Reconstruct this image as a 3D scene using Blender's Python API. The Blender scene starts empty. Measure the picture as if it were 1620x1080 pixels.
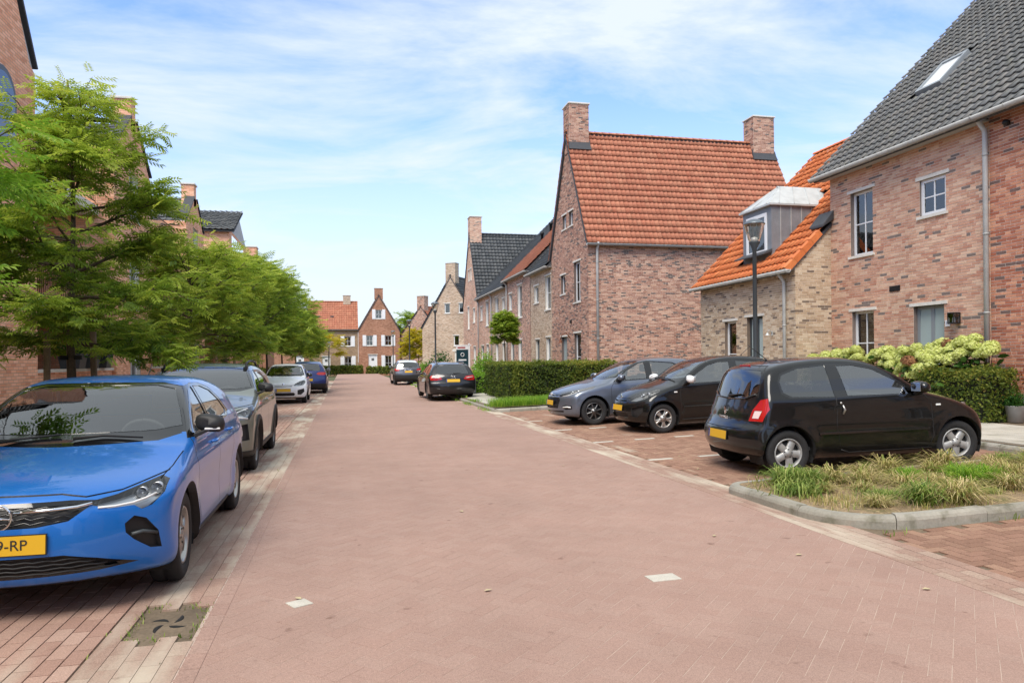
import bpy, bmesh, math, random
import numpy as np
from mathutils import Vector, Matrix, Euler
random.seed(7); RNG = np.random.default_rng(11)
R = math.radians
SC = bpy.context.scene
COL = SC.collection
# ---------------------------------------------------------------- camera
CAMH, YAW, ROLL, FPX = 1.53, 0.22648, 0.0105, 1150.0
cam = bpy.data.cameras.new('camera'); camo = bpy.data.objects.new('camera', cam); COL.objects.link(camo)
cam.sensor_width = 36.0; cam.lens = FPX / 1620 * 36.0; cam.shift_y = (569.2 - 540) / 1620
cam.clip_start = 0.1; cam.clip_end = 3000
camo.matrix_world = Matrix.Translation((0, 0, CAMH)) @ Matrix.Rotation(-YAW, 4, 'Z') @ Matrix.Rotation(R(90), 4, 'X') @ Matrix.Rotation(-ROLL, 4, 'Z')
SC.camera = camo
# ---------------------------------------------------------------- light
SUN_EL, SUN_AZ = R(54), R(213)          # azimuth clockwise from +Y: hazy sun behind the camera, to the left
w = bpy.data.worlds.new('World'); SC.world = w; w.use_nodes = True
nt = w.node_tree; nt.nodes.clear()
def N(t, **k):
    n = nt.nodes.new(t)
    for a, b in k.items(): setattr(n, a, b)
    return n
out = N('ShaderNodeOutputWorld'); bg = N('ShaderNodeBackground'); bg.inputs['Strength'].default_value = 0.15
sky = N('ShaderNodeTexSky', sky_type='NISHITA', sun_disc=False, sun_elevation=SUN_EL, sun_rotation=SUN_AZ)
sky.air_density = 1.0; sky.dust_density = 0.6; sky.ozone_density = 1.6; sky.altitude = 0
tc = N('ShaderNodeTexCoord'); sep = N('ShaderNodeSeparateXYZ'); nt.links.new(tc.outputs['Generated'], sep.inputs[0])
# project the view direction on a flat cloud layer
mx = N('ShaderNodeMath', operation='MAXIMUM'); mx.inputs[1].default_value = 0.0; nt.links.new(sep.outputs['Z'], mx.inputs[0])
ad = N('ShaderNodeMath', operation='ADD'); ad.inputs[1].default_value = 0.16; nt.links.new(mx.outputs[0], ad.inputs[0])
dx = N('ShaderNodeMath', operation='DIVIDE'); nt.links.new(sep.outputs['X'], dx.inputs[0]); nt.links.new(ad.outputs[0], dx.inputs[1])
dy = N('ShaderNodeMath', operation='DIVIDE'); nt.links.new(sep.outputs['Y'], dy.inputs[0]); nt.links.new(ad.outputs[0], dy.inputs[1])
cmb = N('ShaderNodeCombineXYZ'); nt.links.new(dx.outputs[0], cmb.inputs[0]); nt.links.new(dy.outputs[0], cmb.inputs[1])
mp = N('ShaderNodeMapping'); mp.inputs['Rotation'].default_value = (0, 0, R(35)); mp.inputs['Scale'].default_value = (0.75, 1.25, 1); mp.inputs['Location'].default_value = (3.1, 1.7, 0)
nt.links.new(cmb.outputs[0], mp.inputs[0])
n1 = N('ShaderNodeTexNoise'); n1.inputs['Scale'].default_value = 1.35; n1.inputs['Detail'].default_value = 10; n1.inputs['Roughness'].default_value = 0.6; n1.inputs['Distortion'].default_value = 0.5
nt.links.new(mp.outputs[0], n1.inputs['Vector'])
r1 = N('ShaderNodeValToRGB'); r1.color_ramp.elements[0].position = 0.44; r1.color_ramp.elements[1].position = 0.64
r1.color_ramp.elements[0].color = (0.0, 0.0, 0.0, 1); r1.color_ramp.elements[1].color = (0.92, 0.92, 0.92, 1)
nt.links.new(n1.outputs['Fac'], r1.inputs[0])
# thin veil that thickens towards the horizon
hz = N('ShaderNodeMapRange'); hz.inputs['From Min'].default_value = 0.0; hz.inputs['From Max'].default_value = 0.40
hz.inputs['To Min'].default_value = 0.93; hz.inputs['To Max'].default_value = 0.10; hz.interpolation_type = 'SMOOTHSTEP'
nt.links.new(sep.outputs['Z'], hz.inputs[0])
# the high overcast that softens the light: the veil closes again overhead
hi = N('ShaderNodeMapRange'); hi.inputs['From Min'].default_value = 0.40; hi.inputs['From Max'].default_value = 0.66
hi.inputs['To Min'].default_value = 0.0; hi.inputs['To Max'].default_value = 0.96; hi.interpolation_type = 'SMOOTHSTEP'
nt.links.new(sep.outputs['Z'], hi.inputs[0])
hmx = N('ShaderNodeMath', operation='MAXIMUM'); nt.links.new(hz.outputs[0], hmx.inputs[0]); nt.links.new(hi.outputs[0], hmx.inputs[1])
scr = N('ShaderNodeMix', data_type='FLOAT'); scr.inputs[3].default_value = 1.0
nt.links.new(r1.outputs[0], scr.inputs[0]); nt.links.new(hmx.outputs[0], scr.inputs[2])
SKYGAIN = N('ShaderNodeMix', data_type='RGBA', blend_type='MULTIPLY'); SKYGAIN.inputs[0].default_value = 1.0
SKYGAIN.inputs[7].default_value = (0.68, .86, 1.24, 1)
nt.links.new(sky.outputs[0], SKYGAIN.inputs[6])
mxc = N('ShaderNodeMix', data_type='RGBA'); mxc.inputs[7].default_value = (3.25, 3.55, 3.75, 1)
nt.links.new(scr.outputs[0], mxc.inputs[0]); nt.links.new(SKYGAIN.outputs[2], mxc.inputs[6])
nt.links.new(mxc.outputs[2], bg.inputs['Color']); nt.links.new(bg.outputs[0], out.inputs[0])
sl = bpy.data.lights.new('sun', 'SUN'); sl.energy = 2.1; sl.angle = R(32); sl.color = (1.0, 0.93, 0.84)
so = bpy.data.objects.new('sun', sl); COL.objects.link(so)
sd = Vector((math.sin(SUN_AZ) * math.cos(SUN_EL), math.cos(SUN_AZ) * math.cos(SUN_EL), math.sin(SUN_EL)))
so.rotation_euler = sd.to_track_quat('Z', 'Y').to_euler(); so.location = sd * 60
SC.view_settings.view_transform = 'Standard'; SC.view_settings.look = 'None'
SC.view_settings.exposure = 0.9; SC.view_settings.gamma = 1.0; SC.view_settings.use_curve_mapping = False
SC.render.engine = 'CYCLES'
SC.cycles.max_bounces = 8; SC.cycles.transparent_max_bounces = 24; SC.cycles.use_denoising = True
SC.cycles.sample_clamp_indirect = 6
# ---------------------------------------------------------------- projection (only used to rank which pieces show largest)
_Mi = np.array(camo.matrix_world.inverted())
def proj(P):
    P = np.asarray(P, float); Q = P @ _Mi[:3, :3].T + _Mi[:3, 3]
    d = np.maximum(-Q[:, 2], 1e-3)
    return Q[:, 0] / d * FPX + 810, 569.2 - Q[:, 1] / d * FPX, -Q[:, 2]
def pick(P, n=300):
    if len(P) == 0: return np.zeros(0, bool)
    x, y, d = proj(P); ok = (x > -5) & (x < 1625) & (y > -5) & (y < 1085) & (d > .3)
    key = np.where(ok, d, 1e6); idx = np.argsort(key, kind='stable')[:n]
    m = np.zeros(len(P), bool); m[idx] = True; return m & ok
# ---------------------------------------------------------------- materials
def lin(c, k=1.0):
    f = lambda v: (v / 12.92 if v <= .04045 else ((v + .055) / 1.055) ** 2.4)
    return tuple(f(v / 255) * k for v in c) + (1,)
MATS = {}
def mat(name, col=(.5, .5, .5), rough=.6, metal=0.0, spec=.5, ramp=None, noise=None, noise2=None, bump=None, coat=0.0, constant=False, trans=0.0, rnoise=None, sss=0.0):
    """col: linear rgb. ramp: [(pos, linear rgba)] over face attribute 'var'. noise: (scale, amount) value mottling.
    noise2: (scale, lo, hi, rgba, stretch) patches of another colour. bump: (scale, strength, distance)."""
    if name in MATS: return MATS[name]
    m = bpy.data.materials.new(name); MATS[name] = m; m.use_nodes = True
    t = m.node_tree; b = t.nodes['Principled BSDF']
    b.inputs['Roughness'].default_value = rough; b.inputs['Metallic'].default_value = metal
    b.inputs['Specular IOR Level'].default_value = spec
    if coat: b.inputs['Coat Weight'].default_value = coat; b.inputs['Coat Roughness'].default_value = 0.02
    geo = t.nodes.new('ShaderNodeNewGeometry'); cur = None
    if ramp:
        at = t.nodes.new('ShaderNodeAttribute'); at.attribute_name = 'var'
        cr = t.nodes.new('ShaderNodeValToRGB'); e = cr.color_ramp.elements
        cr.color_ramp.interpolation = 'CONSTANT' if constant else 'LINEAR'
        while len(e) < len(ramp): e.new(0.5)
        for i, (p, c) in enumerate(ramp): e[i].position = p; e[i].color = c
        t.links.new(at.outputs['Fac'], cr.inputs[0]); cur = cr.outputs[0]
    else:
        rgb = t.nodes.new('ShaderNodeRGB'); rgb.outputs[0].default_value = tuple(col[:3]) + (1,); cur = rgb.outputs[0]
    def noise_node(scale, detail=4, stretch=None):
        n = t.nodes.new('ShaderNodeTexNoise'); n.inputs['Scale'].default_value = scale; n.inputs['Detail'].default_value = detail
        src = geo.outputs['Position']
        if stretch:
            mp = t.nodes.new('ShaderNodeMapping'); mp.inputs['Scale'].default_value = stretch; t.links.new(src, mp.inputs[0]); src = mp.outputs[0]
        t.links.new(src, n.inputs['Vector']); return n
    for nz in ([noise] if noise and not isinstance(noise, list) else (noise or [])):
        n = noise_node(nz[0]); mr = t.nodes.new('ShaderNodeMapRange')
        mr.inputs['From Min'].default_value = .3; mr.inputs['From Max'].default_value = .7
        mr.inputs['To Min'].default_value = 1 - nz[1]; mr.inputs['To Max'].default_value = 1 + nz[1]
        t.links.new(n.outputs['Fac'], mr.inputs[0])
        mu = t.nodes.new('ShaderNodeVectorMath'); mu.operation = 'SCALE'
        t.links.new(cur, mu.inputs[0]); t.links.new(mr.outputs[0], mu.inputs['Scale']); cur = mu.outputs[0]
    for nz in ([noise2] if noise2 and not isinstance(noise2, list) else (noise2 or [])):
        n = noise_node(nz[0], 6, nz[4] if len(nz) > 4 else None); mr = t.nodes.new('ShaderNodeMapRange')
        mr.inputs['From Min'].default_value = nz[1]; mr.inputs['From Max'].default_value = nz[2]
        t.links.new(n.outputs['Fac'], mr.inputs[0])
        mi = t.nodes.new('ShaderNodeMix'); mi.data_type = 'RGBA'; mi.inputs[7].default_value = nz[3]
        t.links.new(mr.outputs[0], mi.inputs[0]); t.links.new(cur, mi.inputs[6]); cur = mi.outputs[2]
    t.links.new(cur, b.inputs['Base Color'])
    if rnoise:
        n = noise_node(rnoise[0]); mr = t.nodes.new('ShaderNodeMapRange')
        mr.inputs['To Min'].default_value = rnoise[1]; mr.inputs['To Max'].default_value = rnoise[2]
        t.links.new(n.outputs['Fac'], mr.inputs[0]); t.links.new(mr.outputs[0], b.inputs['Roughness'])
    if bump:
        n = noise_node(bump[0]); bp = t.nodes.new('ShaderNodeBump'); bp.inputs['Strength'].default_value = bump[1]; bp.inputs['Distance'].default_value = bump[2]
        t.links.new(n.outputs['Fac'], bp.inputs['Height']); t.links.new(bp.outputs[0], b.inputs['Normal'])
    if trans:      # thin leaves: let light through
        tr = t.nodes.new('ShaderNodeBsdfTranslucent'); ms = t.nodes.new('ShaderNodeMixShader'); ms.inputs[0].default_value = trans
        t.links.new(cur, tr.inputs[0]); t.links.new(b.outputs[0], ms.inputs[1]); t.links.new(tr.outputs[0], ms.inputs[2])
        t.links.new(ms.outputs[0], t.nodes['Material Output'].inputs[0])
    return m
def glass_mat(name, tint, ior=1.5, dirt=0.0, extra=0.0):
    if name in MATS: return MATS[name]
    m = bpy.data.materials.new(name); MATS[name] = m; m.use_nodes = True; t = m.node_tree; t.nodes.clear()
    o = t.nodes.new('ShaderNodeOutputMaterial'); tr = t.nodes.new('ShaderNodeBsdfTransparent'); tr.inputs[0].default_value = tuple(tint) + (1,)
    gl = t.nodes.new('ShaderNodeBsdfGlossy'); gl.inputs['Roughness'].default_value = 0.01; gl.inputs[0].default_value = (1, 1, 1, 1)
    fr = t.nodes.new('ShaderNodeFresnel'); fr.inputs[0].default_value = ior
    ad = t.nodes.new('ShaderNodeMath'); ad.operation = 'ADD'; ad.inputs[1].default_value = extra; t.links.new(fr.outputs[0], ad.inputs[0]); ad.use_clamp = True
    mi = t.nodes.new('ShaderNodeMixShader'); t.links.new(ad.outputs[0], mi.inputs[0]); t.links.new(tr.outputs[0], mi.inputs[1]); t.links.new(gl.outputs[0], mi.inputs[2])
    t.links.new(mi.outputs[0], o.inputs[0]); return m
def brick_tex_mat(name, ramp, mortar, bw=.215, bh=.0625):
    if name in MATS: return MATS[name]
    m = bpy.data.materials.new(name); MATS[name] = m; m.use_nodes = True; t = m.node_tree; b = t.nodes['Principled BSDF']
    b.inputs['Roughness'].default_value = .9; b.inputs['Specular IOR Level'].default_value = .2
    uv = t.nodes.new('ShaderNodeUVMap'); br = t.nodes.new('ShaderNodeTexBrick')
    br.inputs['Color1'].default_value = (0, 0, 0, 1); br.inputs['Color2'].default_value = (1, 1, 1, 1); br.inputs['Scale'].default_value = 1.0
    br.inputs['Mortar Size'].default_value = .0055; br.inputs['Brick Width'].default_value = bw; br.inputs['Row Height'].default_value = bh
    br.inputs['Mortar Smooth'].default_value = .3; br.inputs['Mortar'].default_value = (.5, .5, .5, 1)
    t.links.new(uv.outputs[0], br.inputs['Vector'])
    cr = t.nodes.new('ShaderNodeValToRGB'); e = cr.color_ramp.elements; cr.color_ramp.interpolation = 'CONSTANT'
    while len(e) < len(ramp): e.new(.5)
    for i, (p, c) in enumerate(ramp): e[i].position = p; e[i].color = c
    t.links.new(br.outputs['Color'], cr.inputs[0])
    mi = t.nodes.new('ShaderNodeMix'); mi.data_type = 'RGBA'; mi.inputs[7].default_value = mortar
    t.links.new(br.outputs['Fac'], mi.inputs[0]); t.links.new(cr.outputs[0], mi.inputs[6])
    n = t.nodes.new('ShaderNodeTexNoise'); n.inputs['Scale'].default_value = .55; n.inputs['Detail'].default_value = 6
    mr = t.nodes.new('ShaderNodeMapRange'); mr.inputs['From Min'].default_value = .3; mr.inputs['From Max'].default_value = .7; mr.inputs['To Min'].default_value = .86; mr.inputs['To Max'].default_value = 1.12
    t.links.new(uv.outputs[0], n.inputs['Vector']); t.links.new(n.outputs['Fac'], mr.inputs[0])
    mu = t.nodes.new('ShaderNodeVectorMath'); mu.operation = 'SCALE'; t.links.new(mi.outputs[2], mu.inputs[0]); t.links.new(mr.outputs[0], mu.inputs['Scale'])
    t.links.new(mu.outputs[0], b.inputs['Base Color'])
    bp = t.nodes.new('ShaderNodeBump'); bp.invert = True; bp.inputs['Strength'].default_value = .6; bp.inputs['Distance'].default_value = .008
    t.links.new(br.outputs['Fac'], bp.inputs['Height']); t.links.new(bp.outputs[0], b.inputs['Normal'])
    return m
# ---------------------------------------------------------------- objects
def tag(o, label=None, cat=None, group=None, kind=None):
    if label: o['label'] = label
    if cat: o['category'] = cat
    if group: o['group'] = group
    if kind: o['kind'] = kind
    return o
def thing(name, label, cat, loc=(0, 0, 0), rz=0.0, group=None):
    o = bpy.data.objects.new(name, None); COL.objects.link(o); o.location = loc; o.rotation_euler = (0, 0, rz)
    o.empty_display_size = .2
    return tag(o, label, cat, group)
def link(name, me, parent=None, loc=None, kind=None):
    o = bpy.data.objects.new(name, me); COL.objects.link(o)
    if parent is not None: o.parent = parent
    if loc is not None: o.location = loc
    if kind: o['kind'] = kind
    return o
def fast_mesh(name, V, F, mats, mi=None, var=None, smooth=False, uv=None, normals=None):
    """V (n,3); F (m,k) uniform faces or list of lists; var per-face."""
    me = bpy.data.meshes.new(name); V = np.asarray(V, np.float32)
    if isinstance(F, np.ndarray):
        m, k = F.shape
        me.vertices.add(len(V)); me.vertices.foreach_set('co', V.ravel())
        me.loops.add(m * k); me.loops.foreach_set('vertex_index', F.astype(np.int32).ravel())
        me.polygons.add(m); me.polygons.foreach_set('loop_start', np.arange(0, m * k, k, dtype=np.int32))
        me.update(calc_edges=True)
    else:
        me.from_pydata(V.tolist(), [], F); m = len(F)
    for a in (mats if isinstance(mats, (list, tuple)) else [mats]): me.materials.append(a)
    if mi is not None: me.polygons.foreach_set('material_index', np.asarray(mi, np.int32))
    me.polygons.foreach_set('use_smooth', np.full(m, bool(smooth)) if isinstance(smooth, bool) else np.asarray(smooth, bool))
    if var is not None:
        a = me.attributes.new('var', 'FLOAT', 'FACE'); a.data.foreach_set('value', np.asarray(var, np.float32))
    if uv is not None:
        l = me.uv_layers.new(name='UVMap'); l.data.foreach_set('uv', np.asarray(uv, np.float32).ravel())
    if normals is not None: me.normals_split_custom_set_from_vertices(np.asarray(normals).tolist())
    me.update(); return me
class MB:
    """collects boxes, tubes, lathes into one mesh"""
    def __init__(s): s.V = []; s.F = []; s.m = []; s.s = []
    def add(s, V, F, m=0, sm=False, mat=None):
        b = len(s.V)
        for v in V: s.V.append(tuple(mat @ Vector(v)) if mat else tuple(v))
        for f in F: s.F.append([b + i for i in f]); s.m.append(m); s.s.append(sm)
        return s
    def box(s, x0, x1, y0, y1, z0, z1, m=0, mat=None):
        V = [(x0, y0, z0), (x1, y0, z0), (x1, y1, z0), (x0, y1, z0), (x0, y0, z1), (x1, y0, z1), (x1, y1, z1), (x0, y1, z1)]
        return s.add(V, [(3, 2, 1, 0), (4, 5, 6, 7), (0, 1, 5, 4), (1, 2, 6, 5), (2, 3, 7, 6), (3, 0, 4, 7)], m, False, mat)
    def hexa(s, b4, t4, m=0):
        return s.add(list(b4) + list(t4), [(3, 2, 1, 0), (4, 5, 6, 7), (0, 1, 5, 4), (1, 2, 6, 5), (2, 3, 7, 6), (3, 0, 4, 7)], m)
    def tube(s, pts, r, n=8, m=0, cap=True, sm=True):
        pts = [Vector(p) for p in pts]; rs = r if isinstance(r, (list, tuple)) else [r] * len(pts)
        V = []; F = []; up = None
        for i, p in enumerate(pts):
            d = (pts[min(i + 1, len(pts) - 1)] - pts[max(i - 1, 0)]).normalized()
            if up is None: up = d.orthogonal().normalized()
            a = (up - d * up.dot(d)); a = a.normalized() if a.length > 1e-4 else d.orthogonal().normalized(); up = a; b = d.cross(a)
            for k in range(n):
                an = 2 * math.pi * k / n; V.append(p + (a * math.cos(an) + b * math.sin(an)) * rs[i])
        for i in range(len(pts) - 1):
            for k in range(n): F.append((i * n + k, i * n + (k + 1) % n, (i + 1) * n + (k + 1) % n, (i + 1) * n + k))
        s.add(V, F, m, sm)
        if cap:
            b = len(s.V) - len(V); s.F.append([b + k for k in range(n)][::-1]); s.m.append(m); s.s.append(False)
            s.F.append([b + (len(pts) - 1) * n + k for k in range(n)]); s.m.append(m); s.s.append(False)
        return s
    def lathe(s, prof, n=24, m=0, mat=None, sm=True, axis='Z'):
        V = []; F = []
        for (r, z) in prof:
            for k in range(n):
                a = 2 * math.pi * k / n
                V.append((r * math.cos(a), r * math.sin(a), z) if axis == 'Z' else (r * math.cos(a), z, r * math.sin(a)))
        for i in range(len(prof) - 1):
            for k in range(n):
                q = (i * n + k, i * n + (k + 1) % n, (i + 1) * n + (k + 1) % n, (i + 1) * n + k); F.append(q if axis == 'Z' else q[::-1])
        return s.add(V, F, m, sm, mat)
    def prism(s, poly, a0, a1, axis='y', m=0, mat=None, sm=False):
        """polygon (p,q) extruded along an axis: axis y -> (x,z) polygon"""
        n = len(poly)
        def P(p, q, a): return (p, a, q) if axis == 'y' else ((a, p, q) if axis == 'x' else (p, q, a))
        V = [P(p, q, a0) for p, q in poly] + [P(p, q, a1) for p, q in poly]
        F = [tuple(range(n))[::-1], tuple(range(n, 2 * n))] + [(i, (i + 1) % n, n + (i + 1) % n, n + i) for i in range(n)]
        return s.add(V, F, m, sm, mat)
    def build(s, name, mats, parent=None, loc=None, bevel=None, kind=None, fix=True):
        me = bpy.data.meshes.new(name); me.from_pydata(s.V, [], s.F)
        for a in (mats if isinstance(mats, (list, tuple)) else [mats]): me.materials.append(a)
        me.polygons.foreach_set('material_index', s.m); me.polygons.foreach_set('use_smooth', s.s)
        if fix:
            bm = bmesh.new(); bm.from_mesh(me); bmesh.ops.recalc_face_normals(bm, faces=bm.faces); bm.to_mesh(me); bm.free()
        me.update(); o = link(name, me, parent, loc, kind)
        if bevel:
            b = o.modifiers.new('bevel', 'BEVEL'); b.width = bevel; b.segments = 2; b.limit_method = 'ANGLE'; b.angle_limit = R(35)
        return o
def text_mesh(body, size, mats, name, parent, mw, extrude=.001):
    c = bpy.data.curves.new(name, 'FONT'); c.body = body; c.size = size; c.extrude = extrude; c.align_x = 'CENTER'; c.align_y = 'CENTER'
    t = bpy.data.objects.new(name + '_tmp', c); COL.objects.link(t)
    dg = bpy.context.evaluated_depsgraph_get(); me = bpy.data.meshes.new_from_object(t.evaluated_get(dg))
    bpy.data.objects.remove(t); me.materials.clear(); me.materials.append(mats); me.transform(mw)
    return link(name, me, parent)
def hz_right(X): return .03 * min(max(X - 4.25, 0), 5.0)
# ================================================================ palettes
def pal(cols, k=1.0, cuts=None, ds=0.0):
    cols = [tuple(v * (1 - ds) + ds * sum(c) / 3 for v in c) for c in cols]
    n = len(cols); return [((cuts[i] if cuts else i / n), lin(c, k)) for i, c in enumerate(cols)]
K = 1.04
ROSY = pal([(126, 112, 104), (194, 144, 119), (210, 168, 140), (202, 153, 127), (190, 133, 108), (216, 178, 150), (197, 148, 122), (208, 162, 134)], K, [0, .06, .2, .36, .5, .62, .76, .88], .1)
RUST = pal([(110, 88, 80), (176, 112, 86), (168, 100, 74), (190, 128, 98), (160, 92, 68), (200, 140, 108), (182, 116, 90)], K * 1.15, [0, .07, .25, .42, .6, .75, .88], .12)
REDB = pal([(106, 92, 86), (178, 128, 106), (192, 146, 122), (166, 116, 96), (204, 162, 136), (182, 134, 112), (150, 106, 88)], K, [0, .13, .3, .48, .62, .75, .9], .14)
SAND = pal([(126, 108, 92), (204, 178, 146), (192, 164, 132), (212, 190, 160), (184, 154, 122), (200, 172, 140), (162, 138, 114)], K * .94, [0, .08, .28, .5, .66, .78, .93], .16)
BEIGE = pal([(150, 126, 104), (200, 172, 144), (186, 156, 128), (208, 184, 158), (176, 142, 114), (194, 164, 136)], K * .88, [0, .07, .3, .5, .72, .86], .1)
BROWNB = pal([(150, 124, 98), (172, 144, 116), (160, 134, 106), (182, 154, 126)], .9, [0, .2, .5, .75])
ORNG = pal([(200, 142, 112), (224, 170, 138), (214, 156, 124), (230, 180, 150), (216, 162, 130), (226, 174, 142)], K * 1.2, [0, .1, .3, .5, .68, .84])
FARB = pal([(150, 108, 86), (172, 126, 102), (160, 114, 92), (182, 136, 112)], K, [0, .2, .5, .75])
MORTAR = lin((232, 220, 204), .95); MORT_W = lin((222, 206, 188), .75)
_ram = dict(rough=.92, spec=.25, noise=[(.8, .09), (9, .08), (90, .12)], bump=(160, .35, .004), constant=True)
BR = {}
for nm, rp in (('rosy', ROSY), ('rust', RUST), ('red', REDB), ('sand', SAND), ('orange', ORNG)):
    BR[nm] = (mat('brick_' + nm, ramp=rp, **_ram), mat('mortar_' + nm, MORTAR if nm != 'orange' else lin((214, 186, 166), .72), .95, noise=(40, .08)))
BT = {k: brick_tex_mat('brickwall_' + k, p, m_) for k, p, m_ in (('beige', BEIGE, MORTAR), ('red', REDB, MORTAR), ('orange', ORNG, lin((214, 184, 164), .72)), ('brown', BROWNB, lin((190, 170, 148), .8)), ('far', FARB, lin((190, 150, 124), .7)), ('sand', SAND, MORTAR), ('rosy', ROSY, MORTAR))}
m_white = mat('white_paint', lin((242, 243, 243), .9), .35)
m_concrete = mat('pale_concrete', lin((226, 222, 212), .9), .85, noise=[(6, .08), (60, .08)], bump=(120, .3, .003))
m_zinc = mat('zinc', lin((196, 198, 196), .92), .5, metal=.15, noise=(5, .1))
m_zincd = mat('dull_zinc', lin((182, 183, 180), .9), .6, metal=.1, noise=[(3, .12), (30, .06)])
m_anth = mat('anthracite_paint', lin((64, 70, 74), .9), .45)
m_greyf = mat('grey_window_paint', lin((146, 152, 156), .9), .4)
m_black = mat('black_plastic', (.012, .012, .013, 1), .5)
m_blackm = mat('black_metal', (.02, .022, .025, 1), .45, metal=.3)
m_lead = mat('lead_flashing', lin((72, 74, 78), .8), .7, noise=(12, .15))
m_room = mat('room_dark', (.035, .034, .033, 1), .9)
m_blind = mat('blind_fabric', lin((196, 196, 188), .7), .9)
m_curt = mat('curtain_fabric', lin((214, 214, 210), .8), .95)
m_pane = glass_mat('window_glass', (.78, .82, .82), 1.5, extra=.07)
m_frost = mat('frosted_glass', lin((186, 202, 200), .8), .18, spec=.6)
T_OR = mat('clay_tile_orange', ramp=pal([(214, 128, 94), (220, 136, 100), (208, 120, 86), (226, 146, 108), (216, 132, 96)], .80, ds=.14), rough=.7, spec=.35, noise=[(14, .1), (1.2, .1)], noise2=[(5, .6, .78, lin((150, 100, 74), .7))], bump=(90, .2, .004))
T_ORB = mat('clay_tile_bright', ramp=pal([(228, 128, 70), (236, 140, 80), (222, 118, 62), (232, 132, 74)], .84, ds=.04), rough=.6, spec=.4, noise=[(14, .1), (1.2, .06)], bump=(90, .2, .004))
T_GR = mat('concrete_tile_grey', ramp=pal([(140, 141, 139), (148, 148, 145), (133, 134, 131), (154, 151, 145)], .70), rough=.75, spec=.35, noise=[(14, .1), (1.0, .12)], noise2=[(4, .6, .8, lin((150, 150, 128), .75))], bump=(90, .2, .004))
T_DK = mat('roof_tile_dark', ramp=pal([(82, 86, 88), (92, 95, 96), (76, 80, 82), (100, 102, 102)], .85), rough=.6, spec=.45, noise=[(14, .1), (.8, .1)])
# ================================================================ ground
SANDC = lin((216, 204, 184), .78)
def paver_mat(nm, cols, sand_lo, sand_hi, big=(.5, .065), k=.8):
    return mat(nm, ramp=pal(cols, k), rough=.9, spec=.22, noise=[(big[0], big[1]), (1.9, .05), (150, .26), (45, .08)], noise2=[(1.6, sand_lo, sand_hi, SANDC, (1.6, .35, 1)), (7, .66, .8, lin((120, 92, 80), .8))], bump=(300, .5, .003))
P_RED = paver_mat('paver_red', [(199, 165, 150), (201, 167, 152), (198, 163, 148), (202, 169, 154)], .82, 1.05, k=.60)
P_LEFT = paver_mat('paver_red_worn', [(186, 154, 138), (180, 146, 130), (192, 162, 146), (172, 138, 123)], .54, .8, k=.88)
P_GUT = paver_mat('paver_gutter', [(186, 158, 142), (176, 144, 128), (196, 172, 154), (182, 150, 134)], .46, .64, k=.72)
P_BAY = paver_mat('paver_brown', [(166, 130, 110), (158, 122, 104), (174, 140, 118), (150, 116, 98)], .62, .85, k=.82)
P_GREY = mat('slab_grey', ramp=pal([(202, 197, 182), (194, 189, 175), (210, 205, 192), (188, 183, 169)], .8), rough=.92, noise=[(.8, .1), (60, .1)], noise2=[(2.4, .6, .8, lin((132, 128, 104), .7))], bump=(200, .4, .003))
m_joint = mat('joint_sand', lin((214, 190, 174), .68), .97, noise=[(3, .12), (60, .1)])
m_jointd = mat('joint_dirt', lin((128, 112, 92), .7), .97, noise=[(3, .25), (50, .2)])
m_kerb = mat('kerb_concrete', ramp=pal([(184, 179, 164), (176, 171, 156), (192, 187, 174)], .62), rough=.92, noise=[(3, .12), (45, .1)], noise2=[(5, .58, .75, lin((110, 108, 84), .7))], bump=(150, .4, .004))
m_soil = mat('soil', lin((164, 140, 108), .68), .98, noise=[(9, .3), (70, .35)], noise2=[(3, .52, .7, lin((140, 134, 84), .65)), (26, .55, .66, lin((206, 180, 136), .75))], bump=(40, .9, .03))
m_marking = mat('white_marking', lin((226, 220, 206), .68), .85, noise=[(6, .12), (120, .12)])

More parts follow.
